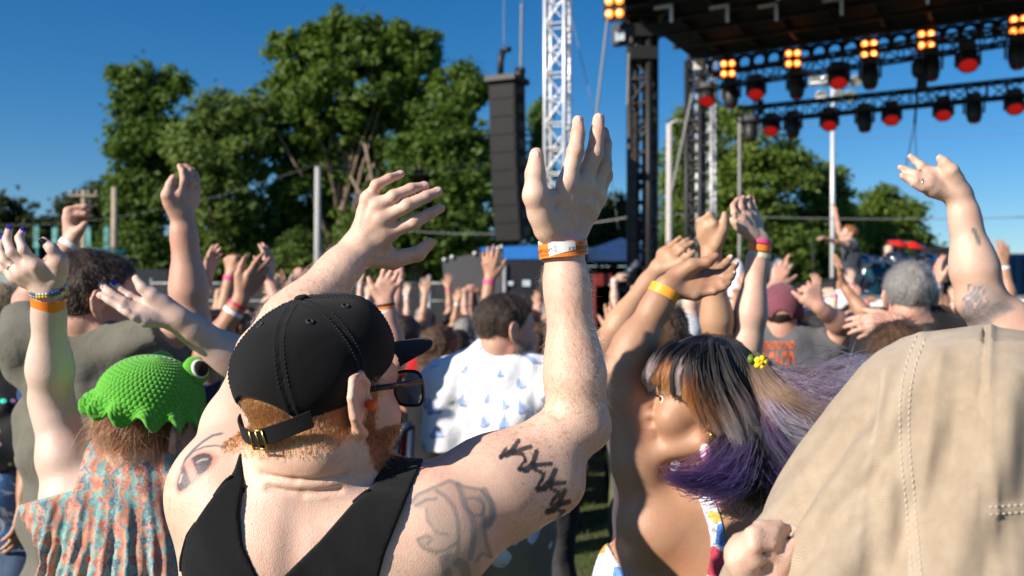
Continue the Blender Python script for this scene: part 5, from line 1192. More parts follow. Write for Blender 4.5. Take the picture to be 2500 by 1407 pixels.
def build_drums():
    d = 15.2; up = A(0, 0, 1); chrome = plain('chrome', (.8, .8, .82), .12, 1.0, bstr=0); blk = BLK()
    t = empty('drum_kit', P(2150, 720, d), label='drum kit with dark teal bass drum and chrome stands on stage', cat='drum kit')
    teal = plain('teal_drum_head', (.012, .055, .085), .2, bstr=0); shell = plain('dark_drum_shell', (.03, .035, .05), .25, bstr=0)
    c = P(2150, 680, d); ax = unit(A(-.1, -1, 0))
    o = MB().lathe(c, [(.27, -.4), (.275, 0)], ax, 30).build('bass_drum', shell, t, True); MB().lathe(c + ax * .003, [(.255, 0), (.25, .006), (.001, .012)], ax, 30).build('drum_head', teal, o, True); MB().torus(c, ax, .272, .022, 36, 8).build('hoop', chrome, o, True)
    for k in range(8): th = k * .785; MB().lathe(c + (A(math.cos(th), 0, math.sin(th))) * .30, [(.022, -.05), (.022, .03)], ax, 8).build('lug', chrome, o, True)
    MB().box(c + A(.05, -.03, -.13), (.10, .01, .05), unit(A(1, 0, .6))).build('sticker', plain('white_print', (.8, .8, .8), .5, bstr=0), o)
    for px, py, r in ((2190, 640, .17), (2130, 648, .15), (2240, 668, .2), (2105, 690, .18)):
        c = P(px, py, d + .15); o = MB().lathe(c, [(r * .95, -.11), (r, -.10), (r, .10), (r * .95, .11)], unit(A(0, -.4, 1)), 22).build('drum', shell, t, True)
        for hh in (-.1, .1): MB().torus(c + unit(A(0, -.4, 1)) * hh, unit(A(0, -.4, 1)), r * 1.02, .014, 24, 6).build('hoop', chrome, o, True)
        for k in range(6): th = k * 1.047; MB().lathe(c + A(math.cos(th), math.sin(th), 0) * r * 1.03, [(.016, -.05), (.016, .05)], n=6).build('lug', chrome, o, True)
    redc = plain('red_cymbal', (.75, .03, .02), .25, .3, bstr=0)
    for px, py, r, mt in ((2195, 592, .17, redc), (2232, 596, .19, redc), (2110, 628, .18, chrome), (2270, 625, .16, chrome)):
        c = P(px, py, d); MB().lathe(c, [(.001, .03), (.05, .025), (.06, .01), (r, -.02), (r, -.024), (.001, .0)], unit(A(.12, -.35, 1)), 26).build('cymbal', mt, t, True); MB().tube([c, A(c[0], c[1], 1.83)], .014, 6).build('stand', chrome, t, True)
        for sx in (-.18, .18): MB().tube([A(c[0], c[1], 2.1), A(c[0] + sx, c[1] + .1, 1.83)], .01, 6).build('stand_leg', chrome, t, True)
    for px in (2280, 2300, 2255): MB().tube([A(P(px, 0, d)[0], d, 1.83), P(px, 635, d)], .016, 6).build('rack_post', chrome, t, True)
    for px, lb in ((1985, 'slim black microphone stand left of the singer'), (2037, 'black microphone stand behind the singer')):
        b_ = A(P(px, 0, 14.6)[0], 14.6, 1.83); s = empty('microphone_stand', b_, label=lb, cat='microphone stand'); MB().tube([b_, P(px, 575 if px < 2000 else 610, 14.6)], .012, 6).build('shaft', blk, s, True); MB().lathe(b_, [(.12, 0), (.12, .02), (.02, .03)], n=14).build('foot', blk, s, True)
    c = P(2300, 680, 16); a = empty('amplifier', c, label='black amplifier cabinets at the right of the drum kit', cat='amplifier'); MB().box(c + A(.1, .2, 0), (.55, .4, 1.0)).build('cabinet', plain('amp_black', (.014, .014, .016), .7), a); MB().box(c + A(.1, -.01, .1), (.45, .02, .6)).build('grille', plain('amp_grille', (.04, .04, .045), .8), a)
# ------------------------------------------------------------------ general figures
SK = {'fair': (.64, .42, .315), 'pink': (.58, .325, .235), 'tan': (.43, .235, .14), 'olive': (.50, .29, .175), 'brown': (.22, .11, .062), 'light': (.68, .49, .40)}
HAIRC = {'black': (.012, .010, .009), 'dark brown': (.035, .020, .012), 'brown': (.085, .045, .022), 'auburn': (.16, .055, .022), 'blond': (.42, .29, .13), 'grey': (.26, .24, .225), 'ginger': (.30, .11, .035)}
def skin_of(k, paint=False, fr=0.0): return skin('skin_' + k + ('_painted' if paint else '') + ('_fr%.1f' % fr if fr else ''), SK[k], fr, paint, sss=.08)
def hairm(k):
    nm = 'hair_mass_' + k.replace(' ', '_')
    if nm in _mc: return _mc[nm]
    m, n, b = new_mat(nm); co = coords(n, (60, 60, 9)); c = HAIRC[k]
    f = noise(n, 3.0, 6, .7, co, .6); n.links.new(ramp(n, f, [(.3, tuple(x * .45 for x in c)), (.55, c), (.8, tuple(min(1, x * 1.7) for x in c))]), b.inputs['Base Color'])
    b.inputs['Roughness'].default_value = .48; b.inputs['Specular IOR Level'].default_value = .4; bump(n, b, f, .9, .006); _mc[nm] = m; return m
def hair_sdf(kind, hc, HR, S, seed=1):
    L = lambda x, y, z: hc + S * (HR @ A(x, y, z)); E = lambda p, r: Ell(L(*p), A(*r) * S, HR)
    toL = lambda p: ((p - hc.astype(np.float32)) @ HR.astype(np.float32)) / S
    fn = fold_noise(seed, 75.0, .0035)
    t = {'short': .013, 'crop': .007, 'under': .006, 'curly': .022, 'nape': .008, 'long': .016, 'bun': .012, 'pony': .012}[kind]
    cap = U(.03, E((0, -.018, .037), (.0765 + t, .099 + t, .087 + t)), E((0, .028, .044), (.064 + t, .064 + t, .066 + t)))
    lowk = {'short': -.062, 'crop': -.058, 'under': -.058, 'curly': -.075, 'nape': -.088, 'long': -.12, 'bun': -.06, 'pony': -.06}[kind]
    def line(p):
        q = toL(p); y = q[:, 1]; z = q[:, 2]
        lim = np.interp(y, [-.12, -.045, -.005, .02, .05, .085, .12], [lowk, lowk, -.01 if kind not in ('long',) else -.10, .012 if kind != 'long' else -.02, .06, .085, .10])
        return lim - z
    if kind == 'nape': cap = Cut(cap, lambda p: toL(p)[:, 2] - .062)
    h = Cut(Off(cap, 0.0, fn, .008), line if kind != 'under' else (lambda p: np.maximum(line(p), toL(p)[:, 2] - .012)), .008)
    if kind == 'long': h = U(.03, h, Cone(L(0, -.055, .0), L(0, -.075, -.20), .078 * S, .062 * S, HR @ A(0, 1, 0), .6), Cone(L(-.05, -.03, .0), L(-.07, -.04, -.19), .045 * S, .035 * S), Cone(L(.05, -.03, .0), L(.07, -.04, -.19), .045 * S, .035 * S)); h = Off(h, 0, fold_noise(seed + 3, 120, .004), .006)
    if kind == 'bun': h = U(.012, h, Off(Ell(L(0, -.13, .05), A(.042, .036, .04) * S, HR), 0, fold_noise(seed, 160, .004), .006))
    if kind == 'pony': h = U(.015, h, Cone(L(0, -.12, .06), L(0, -.17, -.05), .028 * S, .034 * S), Cone(L(0, -.17, -.05), L(.01, -.16, -.18), .034 * S, .012 * S))
    return h
def cap_parts(hc, HR, S, mat, parent, vox=.006, back=False):
    cc = hc + S * (HR @ A(0, -.006, .034)); CR = HR @ rot(0, 8); toL = lambda p: ((p - cc.astype(np.float32)) @ CR.astype(np.float32)) / S
    dome = U(.02, Ell(cc, A(.093, .118, .106) * S, CR), Ell(cc + S * (CR @ A(0, .035, .03)), A(.076, .076, .07) * S, CR))
    def cut(p):
        q = toL(p); arch = np.where(q[:, 1] < -.02, .036 - np.hypot(q[:, 0], q[:, 2] + .03), -1); return np.maximum(-(q[:, 2] + .03), arch)
    V, F = sdf_mesh(Cut(dome, cut), vox); c = mesh_obj('cap_crown', V, F, mat, parent)
    sg = -1 if back else 1; m = MB()
    def brim(u, v, dz):
        a = (u - .5) * 2; x = a * .074; y = .100 * math.sqrt(max(0, 1 - (x / .1) ** 2)) + .006 + .07 * v * math.sqrt(max(0, 1 - abs(a) ** 2.6)); return cc + S * (CR @ A(x, sg * y, -.018 - .02 * v - 2.6 * x * x + dz))
    m.grid(lambda u, v: brim(u, v, .002), 20, 5); m.grid(lambda u, v: brim(u, v, -.002), 20, 5); m.tube([brim(u, 1, 0) for u in np.linspace(0, 1, 21)], .0025, 5); m.build('cap_brim', mat, parent, True)
    MB().lathe(cc + S * (CR @ A(0, .005, .105)), [(.009, 0), (.009, .004), (.002, .007)], CR @ A(0, 0, 1), 12).build('cap_button', mat, c, True)
def legs_parts(pv, Xv, b, mat, parent, shoe, vox=.012, short=False, sk=None, yaw=None):
    parts = []; sh = []
    for sd in (-1, 1):
        hp = pv + Xv * sd * .088 - A(0, 0, .03); kn = pv * A(1, 1, 0) + Xv * sd * .10 + A(0, 0, .50); an = pv * A(1, 1, 0) + Xv * sd * .105 + A(0, 0, .09); fw = np.cross(A(0, 0, 1), Xv)
        parts += [Cone(hp, kn, .10 * b, .072 * b), Cone(kn, an, .07 * b, .055)]; sh.append((an, fw))
    tr = U(.05, Ell(pv, (.178 * b, .13 * b, .14)), *parts)
    V, F = sdf_mesh(Cut(Off(tr, .006, fold_noise(3, 22, .006), .01), lambda p: np.maximum(p[:, 2] - pv[2] - .07, (.45 if short else .05) - p[:, 2])), vox); o = mesh_obj('shorts' if short else 'trousers', V, F, mat, parent)
    for an, fw in sh:
        m = MB(); m.grid(lambda u, v: an + A(0, 0, -.09) + fw * (.05 + .13 * math.cos(u * 6.2832) * math.sin(v * 1.5708 + .0)) + np.cross(fw, A(0, 0, 1)) * (.048 * math.sin(u * 6.2832) * math.sin(v * 1.5708)) + A(0, 0, .085 * math.cos(v * 1.5708)), 16, 6, wrap=True); m.build('shoe', shoe, parent, True)
    return parts
def shirt_sdf(torso, arms, nb, pv, kind='tee', sleeve=.55, loose=.012, b=1.0, fold=.008, seed=5, hem=-.1, hole=.082):
    fn = fold_noise(seed, 24.0, fold); nc = np.asarray(nb, np.float32) + np.float32(0.035) * unit(np.asarray(nb) - pv).astype(np.float32)
    def cut(p): return np.maximum(hole - np.linalg.norm(p - nc, axis=1), (pv[2] + hem) - p[:, 2])
    ch = [Cut(Off(torso, loose, fn, .02), cut)]
    for (S_, E_, W_, rs, re) in arms:
        S_, E_, W_ = map(np.asarray, (S_, E_, W_))
        if kind == 'tank': continue
        end = lerp(S_, E_, min(sleeve, 1.0)); d = unit(E_ - S_).astype(np.float32); e32 = end.astype(np.float32)
        sl = Cone(S_, lerp(S_, E_, min(1, sleeve + .12)), rs + loose + .006, lerp(rs, re, sleeve) + loose + .010)
        if sleeve <= 1: sl = Cut(Off(sl, 0, fn, .02), lambda p, e=e32, d=d: (p - e) @ d)
        else:
            w_ = lerp(E_, W_, sleeve - 1 - .05); d2 = unit(W_ - E_).astype(np.float32); e2 = lerp(E_, W_, sleeve - 1).astype(np.float32)
            sl = Off(U(.03, Cone(S_, E_, rs + loose + .004, re + loose + .006), Cut(Cone(E_, lerp(E_, W_, sleeve - .95), re + loose + .006, .042), lambda p, e=e2, d=d2: (p - e) @ d)), 0, fn, .02)
        ch.append(sl)
    return U(.035, *ch)
def figure(label, hc, HR, nb, sL, sR, arms, sk='fair', S=1.0, vox=.006, b=1.0, fem=False, Y=(0, 1, 0), pv=None, shirt=None, hair=None, lower=('trousers', 'dark'), group=None, painted=None, head=True, fr=0.0, extra=None, neck_r=.058, jaw=1.0):
    """arms: (shoulder, elbow, wrist, joints, back, rs, re, rf, rw, hand scale)"""
    nb = np.asarray(nb, float); pv = nb * A(1, 1, 0) + A(0, -.01, .94) if pv is None else np.asarray(pv, float)
    root = empty('person', pv * A(1, 1, 0), label=label, cat='person', group=group); Y = unit(Y)
    torso = torso_sdf(nb, pv, sL, sR, None, Y, b, fem)
    nodes = [torso]; hands = []
    for (s_, e_, w_, J, bk, rs, re, rf, rw, hs_) in arms:
        nodes += [arm_sdf(s_, e_, w_, rs, re, rf, rw, bk), Ell(s_, (rs * 1.1,) * 3)]
        if J is not None: hands.append(hand_sdf(w_, J, bk, hs_, 1.08))
    full = U(.03, *nodes)
    if head:
        hd, _ = head_parts(hc, HR, S, fem, jaw)
        neck = U(.02, Cone(hc + S * (HR @ A(0, -.028, -.05)), nb - A(0, 0, .02), neck_r * S, (neck_r + .008)), Cone(hc + S * (HR @ A(0, .01, -.07)), nb + Y * .03 - A(0, 0, .03), (neck_r - .01) * S, neck_r))
        full = U(.02, U(.03, full, neck), hd)
    full = U(.012, full, *hands); ex = extra(full) if extra else full
    V, F = sdf_mesh(Cut(ex, lambda p: (pv[2] - .06) - p[:, 2]), vox); col = None
    if painted: col = painted(V, vnormals(V, F))
    mesh_obj('body', V, F, skin_of(sk, painted is not None, fr), root, True, col)
    info = dict(root=root, V=V, F=F, torso=torso, nb=nb, pv=pv, arms=arms, hc=hc, HR=HR, S=S)
    if shirt:
        sd = shirt_sdf(torso, [(a[0], a[1], a[2], a[5], a[6]) for a in arms], nb, pv, shirt.get('kind', 'tee'), shirt.get('sleeve', .55), shirt.get('loose', .012), b, shirt.get('fold', .008), shirt.get('seed', 5), shirt.get('hem', -.1), shirt.get('hole', .082))
        Vs, Fs = sdf_mesh(sd, shirt.get('vox', vox * 1.2)); cs = shirt['paint'](Vs, vnormals(Vs, Fs)) if 'paint' in shirt else None
        info['shirt'] = mesh_obj('shirt', Vs, Fs, shirt['mat'], root, True, cs); info['shirtVF'] = (Vs, Fs)
    if hair:
        Vh, Fh = sdf_mesh(hair_sdf(hair['kind'], hc, HR, S, hair.get('seed', 1)), hair.get('vox', vox)); hm_ = mesh_obj('hair', Vh, Fh, hairm(hair['col']), root); info['hairVF'] = (Vh, Fh)
        if hair.get('n'):
            Nh = vnormals(Vh, Fh); toL = (Vh - hc) @ HR
            pts, idx = scalp_strands(Vh, Nh, (toL[:, 2] > -.1) & (toL[:, 2] < hair.get('zmax', 1)), hair['n'], hair.get('len', .02), lambda q: np.tile(HR @ A(0, -.35, -1.0), (len(q), 1)) + (HR @ np.stack([(q - hc) @ HR[:, 0] * 0, (q - hc) @ HR[:, 0] * 0, (q - hc) @ HR[:, 0] * 0])).T, hair.get('lift', .5), 5, hair.get('jit', .45), 3, .3)
            c = np.array(HAIRC[hair['col']]) * np.random.default_rng(2).uniform(.5, 1.7, (len(pts), 1)); strands('hair_strands', pts, (.0004, .00015), hair_mat('strand_hair'), root, np.repeat(c[:, None], 5, 1))
    if lower: legs_parts(pv, unit(np.cross(Y, A(0, 0, 1))), b, cloth('lower_' + lower[1], {'dark': (.02, .022, .028), 'denim': (.07, .11, .18), 'khaki': (.28, .22, .14), 'olive': (.12, .12, .07)}[lower[1]]), root, plain('dark_shoe', (.03, .03, .032)), short=lower[0] == 'shorts')
    return info
def px_hand(W, d, **k):
    """finger joints given as photograph pixels; each entry (px, py, depth offset)"""
    return {f: [P(q[0], q[1], d + (q[2] if len(q) > 2 else 0)) for q in v] for f, v in k.items()}
def build_frog_woman():
    hc = P(362, 1048, 1.98); HR = rot(22, -8, 6)
    nb = P(345, 1180, 2.0); sL = P(190, 1225, 1.99); sR = P(480, 1195, 2.04)
    eL, wL = P(124, 972, 2.0), P(118, 712, 1.92); eR, wR = P(612, 905, 2.06), P(440, 784, 1.95)
    d = 1.90
    JL = px_hand(wL, d, t=[(146, 670, .0), (145, 636, -.01), (127, 608, -.02), (105, 588, -.02)], i=[(88, 648, -.02), (57, 610, -.03), (47, 582, -.02), (56, 563, .0)], m=[(68, 657, -.01), (28, 617, -.02), (16, 586, -.01), (23, 558, .01)], r=[(50, 667, 0), (11, 636, 0), (1, 609, .01), (4, 582, .03)], p=[(36, 676, .02), (6, 657, .02), (-10, 640, .03), (-15, 622, .04)])
    d = 1.94
    JR = px_hand(wR, d, t=[(412, 745, 0), (372, 722, -.01), (349, 704, -.015), (332, 681, -.015)], i=[(362, 748, 0), (318, 725, 0), (293, 707, 0), (275, 693, 0)], m=[(354, 762, -.01), (303, 738, -.02), (270, 716, -.02), (249, 696, -.015)], r=[(348, 774, -.02), (298, 751, -.03), (266, 733, -.03), (244, 720, -.025)], p=[(356, 783, -.02), (329, 774, -.035), (310, 764, -.04), (294, 757, -.04)])
    bkL = unit(A(.25, -.85, -.35)); bkR = unit(A(.1, -.75, -.5))
    arms = [(sL, eL, wL, JL, bkL, .055, .041, .041, .027, .98), (sR, eR, wR, JR, bkR, .052, .040, .040, .027, .98)]
    inf = figure('woman in ruffled green frog hat and patterned shawl with both pale arms raised', hc, HR, nb, sL, sR, arms, 'light', .95, .0048, .98, True, (.2, 1, 0), hair=dict(kind='nape', col='auburn', vox=.005, n=4500, len=.045, lift=.15, jit=.25, zmax=.03), lower=('trousers', 'denim'))
    root = inf['root']
    pur = plain('purple_nail_polish', (.05, .03, .30), .15, bstr=0); kb = plain('black_nail_polish', (.006, .006, .008), .12, bstr=0)
    finger_nails(JL, bkL, pur, root, 1.05, 'imr'); finger_nails(JL, bkL, kb, root, 1.1, 't'); finger_nails(JR, unit(A(-.1, -.5, .8)), pur, root, 1.05, 'i'); finger_nails(JR, bkR, plain('bare_nail', (.78, .50, .43)), root, 1.0, 'mr')
    # shawl: body inflated with hanging pleats
    torso = inf['torso']; sh = U(.05, torso, Cone(sL, lerp(sL, eL, .16), .068, .062), Cone(sR, lerp(sR, eR, .2), .066, .06), Cone(nb + A(0, .01, -.02), sL, .06, .07), Cone(nb + A(0, .01, -.02), sR, .06, .07), Cone(nb - A(0, -.0, .05), nb - A(0, .02, .5), .13, .2, A(0, 1, 0), .75))
    nc = (nb + A(.005, .0, .055)).astype(np.float32)
    def pleat(p):
        a = np.arctan2(p[:, 0] - nb[0], np.maximum(.05, nb[2] + .35 - p[:, 2])); dpt = np.clip((nb[2] + .02 - p[:, 2]) * 5, 0.15, 1)
        return dpt * (.008 * np.sin(a * 47 + 1.2 * np.sin(a * 9) + 1.5 * np.sin(p[:, 2] * 9)) + .006 * np.sin(a * 131 + 2 + 2 * np.sin(p[:, 2] * 13))) + .003 * np.sin(p[:, 0] * 90 + p[:, 2] * 60)
    dL = unit(eL - sL).astype(np.float32); dR = unit(eR - sR).astype(np.float32)
    cutL = lerp(sL, eL, .12).astype(np.float32); cutR = lerp(sR, eR, .18).astype(np.float32)
    def cut(p):
        side = np.maximum((p - cutL) @ dL - .0 * p[:, 0], (p - cutR) @ dR); side = np.where(np.abs(p[:, 0] - nb[0]) > .09, side, -1)
        return np.maximum(np.maximum(.082 - np.linalg.norm(p - nc, axis=1), side), .78 - p[:, 2])
    V, F = sdf_mesh(Cut(Off(sh, .016, pleat, .02), cut), .0055)
    m, n, b = new_mat('printed_chiffon'); tc = N(n, 'ShaderNodeTexCoord'); mp = N(n, 'ShaderNodeMapping'); mp.inputs['Location'].default_value = (-nb[0], 0, -nb[2]); n.links.new(tc.outputs['Object'], mp.inputs[0]); sx = N(n, 'ShaderNodeSeparateXYZ'); n.links.new(mp.outputs[0], sx.inputs[0])
    # column pattern: fan-shaped stripes of teal, peach and coral with small repeats down each stripe
    fan = N(n, 'ShaderNodeMath', operation='MULTIPLY_ADD'); fan.inputs[1].default_value = -.55; fan.inputs[2].default_value = .55; n.links.new(sx.outputs[2], fan.inputs[0])
    dv = N(n, 'ShaderNodeMath', operation='DIVIDE'); n.links.new(sx.outputs[0], dv.inputs[0]); n.links.new(fan.outputs[0], dv.inputs[1])
    nz = noise(n, 28, 4, .7, mp.outputs[0]); ad = N(n, 'ShaderNodeMath', operation='MULTIPLY_ADD'); n.links.new(nz, ad.inputs[0]); ad.inputs[1].default_value = .20; n.links.new(dv.outputs[0], ad.inputs[2])
    ml = N(n, 'ShaderNodeMath', operation='MULTIPLY'); n.links.new(ad.outputs[0], ml.inputs[0]); ml.inputs[1].default_value = 8.5; fr_ = N(n, 'ShaderNodeMath', operation='FRACT'); n.links.new(ml.outputs[0], fr_.inputs[0])
    stripes = ramp(n, fr_.outputs[0], [(0, (.50, .17, .09)), (.16, (.60, .27, .17)), (.24, (.07, .25, .26)), (.36, (.20, .40, .37)), (.46, (.40, .09, .04)), (.56, (.62, .30, .19)), (.72, (.04, .16, .22)), (.80, (.24, .43, .40)), (.92, (.48, .16, .09))])
    cr = [e for e in n.nodes if e.type == 'VALTORGB'][-1]; cr.color_ramp.interpolation = 'EASE'
    wv = N(n, 'ShaderNodeTexWave', wave_type='BANDS', bands_direction='Z'); wv.inputs['Scale'].default_value = 9.0; wv.inputs['Distortion'].default_value = 6; wv.inputs['Detail'].default_value = 3; n.links.new(mp.outputs[0], wv.inputs['Vector'])
    rep = ramp(n, wv.outputs['Fac'], [(.2, (.55, .72, .68)), (.5, (.80, .52, .40)), (.8, (.30, .30, .42))]); out = mixc(n, .14, stripes, rep)
    vo = N(n, 'ShaderNodeTexVoronoi'); vo.inputs['Scale'].default_value = 46; n.links.new(mp.outputs[0], vo.inputs['Vector']); out = mixc(n, ramp(n, vo.outputs['Distance'], [(.06, (.6,) * 3), (.14, (0, 0, 0))]), out, (.40, .04, .03))
    n.links.new(out, b.inputs['Base Color']); b.inputs['Roughness'].default_value = .85; b.inputs['Specular IOR Level'].default_value = .15
    tag(mesh_obj('shawl', V, F, m, root), None)
    tr = MB()   # shawl's turquoise trimmed edge falling from the right shoulder
    e = [lerp(nb, sR, .72) + A(.0, -.085, .045), lerp(nb, sR, .80) + A(.0, -.13, -.05), lerp(nb, sR, .85) + A(.0, -.15, -.2), lerp(nb, sR, .86) + A(0, -.16, -.45)]
    tr.grid(lambda u, v: spline(e, 20)[int(round(u * 19))] + A(.018 * (v - .5) * 2, .006 * math.sin(v * 9 + u * 14) - .004, 0), 19, 6); tr.build('shawl_edge', plain('turquoise_trim', (.30, .52, .50), .8, var=.4, vscale=60), root, True)
    # bands and beads on the left wrist
    ax = unit(wL - eL); orange = plain('orange_band_plastic', (.95, .235, .025))
    c = P(118, 738, 1.928); o = band('wristband', c, ax, .0305, .0265, .0215, A(1, 0, 0), orange, root, wob=.0008)
    c2 = P(118, 713, 1.92); cols = [(.75, .55, .03), (.02, .20, .10), (.7, .7, .7), (.03, .05, .35), (.5, .03, .03), (.30, .25, .55)]
    for row in (0, 1):
        for k in range(34):
            th = 2 * math.pi * k / 34; x = A(1, 0, 0); y_ = unit(np.cross(ax, x)); q = c2 + (x * math.cos(th) * .0325 + y_ * math.sin(th) * .029) + ax * (row * .0055 + .002 * math.cos(th)); kc = cols[(k // 4 + row * 2) % 6]
            mm = MB(); mm.lathe(q, [(.0005, -.0028), (.0026, -.0015), (.0028, .0012), (.0005, .0028)], A(-math.sin(th), 0, 0) + y_ * math.cos(th), 7); mm.build('bead', plain('bead_%d' % ((k // 4 + row * 2) % 6), kc, .2, bstr=0), root, True)
    rg = plain('silver', (.8, .8, .8), .15, 1.0, bstr=0); q = JL['r']; MB().torus(lerp(q[0], q[1], .55), unit(q[1] - q[0]), .0098, .0016, 18, 6).build('ring', rg, root, True)
    build_frog_hat(hc, HR, .95)
def build_frog_hat(hc, HR, S):
    root = empty('frog_hat', hc, label='bright green crocheted frog hat with ruffled brim and a frog eye', cat='hat')
    m, n, b = new_mat('green_yarn'); co = coords(n); f = noise(n, 260, 4, .7, co); f2 = noise(n, 14, 3, .6, co)
    n.links.new(mixc(n, .5, ramp(n, f, [(.3, (.04, .27, .006)), (.7, (.13, .54, .02))]), ramp(n, f2, [(.3, (.06, .34, .008)), (.7, (.12, .50, .02))])), b.inputs['Base Color']); b.inputs['Roughness'].default_value = .95; b.inputs['Sheen Weight'].default_value = .4; bump(n, b, f, .6, .002)
    CR = HR @ rot(0, 4, 7); c = hc + S * (HR @ A(0, -.008, .058)); L = lambda x, y, z: c + S * (CR @ A(x, y, z)); NU, NV = 390, 110
    def surf(u, v):
        th = u * 2 * math.pi; rowf = v * 20; stitch = .0042 * abs(math.sin(rowf * math.pi)) ** .7 * (0.35 + .65 * abs(math.sin(u * 58 * math.pi + (int(rowf) % 2) * 1.57)))
        if v < .72:
            ph = v / .72 * 1.45; r = .096 * math.sin(ph) + stitch; z = .090 * math.cos(ph) + stitch; return L(r * math.cos(th), r * 1.18 * math.sin(th), z)
        w_ = (v - .72) / .28; r0 = .096 * math.sin(1.45); z0 = .090 * math.cos(1.45); ruf = math.sin(th * 14 + .8 * math.sin(th * 3)) * w_ ** 1.2
        r = r0 + .017 * w_ + .010 * ruf + stitch; z = z0 - .034 * w_ + .013 * math.cos(th * 14 + .8 * math.sin(th * 3)) * w_; return L(r * math.cos(th), r * 1.18 * math.sin(th), z)
    g = MB(); g.grid(surf, NU, NV, wrap=True); o = g.build('knit_crown', m, root, True)
    sm = o.modifiers.new('thickness', 'SOLIDIFY'); sm.thickness = .003
    for sd in (1,):
        cc = L(.060 * sd, .045, .082); ax = unit(CR @ A(.80 * sd, -.25, .45)); MB().lathe(cc, [(.003, -.030), (.024, -.020), (.030, .0), (.026, .012), (.001, .016)], ax, 24).build('eye_bulge', m, root, True)
        e = MB().lathe(cc + ax * .0125, [(.020, 0), (.019, .004), (.001, .006)], ax, 24).build('eye_white', plain('white_yarn', (.75, .75, .72), .9), root, True); MB().lathe(cc + ax * .017, [(.0165, 0), (.0145, .004), (.001, .005)], ax, 20).build('pupil', plain('black_yarn', (.01, .01, .012), .9), e, True)
    cc = L(-.052, .068, .066); ax = unit(CR @ A(-.15, .9, .25)); MB().lathe(cc, [(.003, -.030), (.024, -.020), (.030, .0), (.026, .012), (.001, .016)], ax, 24).build('eye_bulge', m, root, True)
def build_grey_man():
    hc = P(232, 740, 2.62); HR = rot(52, -4, 0)
    nb = P(205, 838, 2.64); sL = P(78, 850, 2.62); sR = P(335, 868, 2.60)
    eR, wR = P(468, 775, 2.56), P(445, 525, 2.52); eL, wL = P(70, 735, 2.75), P(168, 598, 2.8)
    d = 2.52
    JR = px_hand(wR, d, t=[(415, 506, -.02), (409, 478, -.03), (415, 452, -.03), (423, 433, -.03)], i=[(438, 475, -.02), (448, 442, -.02), (446, 419, -.015), (437, 406, -.01)], m=[(454, 478, 0), (467, 443, 0), (465, 417, 0), (451, 404, 0)], r=[(466, 483, .02), (478, 449, .02), (478, 428, .02), (472, 415, .02)], p=[(475, 492, .04), (483, 466, .04), (483, 452, .04), (480, 441, .04)])
    d = 2.8
    JL = px_hand(wL, d, t=[(180, 584, 0), (188, 568, -.01), (199, 557, -.02), (209, 546, -.02)], i=[(165, 533, 0), (191, 523, 0), (208, 523, 0), (220, 527, .01)], m=[(168, 517, .0), (190, 508, .01), (207, 505, .01), (221, 505, .02)], r=[(172, 528, .03), (195, 515, .04), (208, 512, .04), (218, 514, .04)], p=[(176, 545, .04), (195, 535, .05), (206, 533, .05), (214, 535, .05)])
    arms = [(sL, eL, wL, JL, unit(A(-.6, -.7, .3)), .052, .040, .042, .028, 1.0), (sR, eR, wR, JR, unit(A(.5, -.8, .1)), .056, .044, .046, .030, 1.04)]
    inf = figure('broad man in dark olive grey tee with thick bare arm raised', hc, HR, nb, sL, sR, arms, 'pink', 1.02, .0055, 1.12, False, (.35, 1, 0), shirt=dict(kind='tee', mat=cloth('olive_grey_cotton', (.135, .128, .10), .9, 700, .15, .6, .1), sleeve=.62, loose=.016, fold=.009, seed=9), hair=dict(kind='short', col='dark brown', vox=.0055, n=7000, len=.016, lift=.45, jit=.3), neck_r=.064)
    band('wristband', P(170, 600, 2.79), unit(wL - eL), .031, .027, .015, A(1, 0, 0), plain('white_band', (.8, .8, .78), .4), inf['root'])
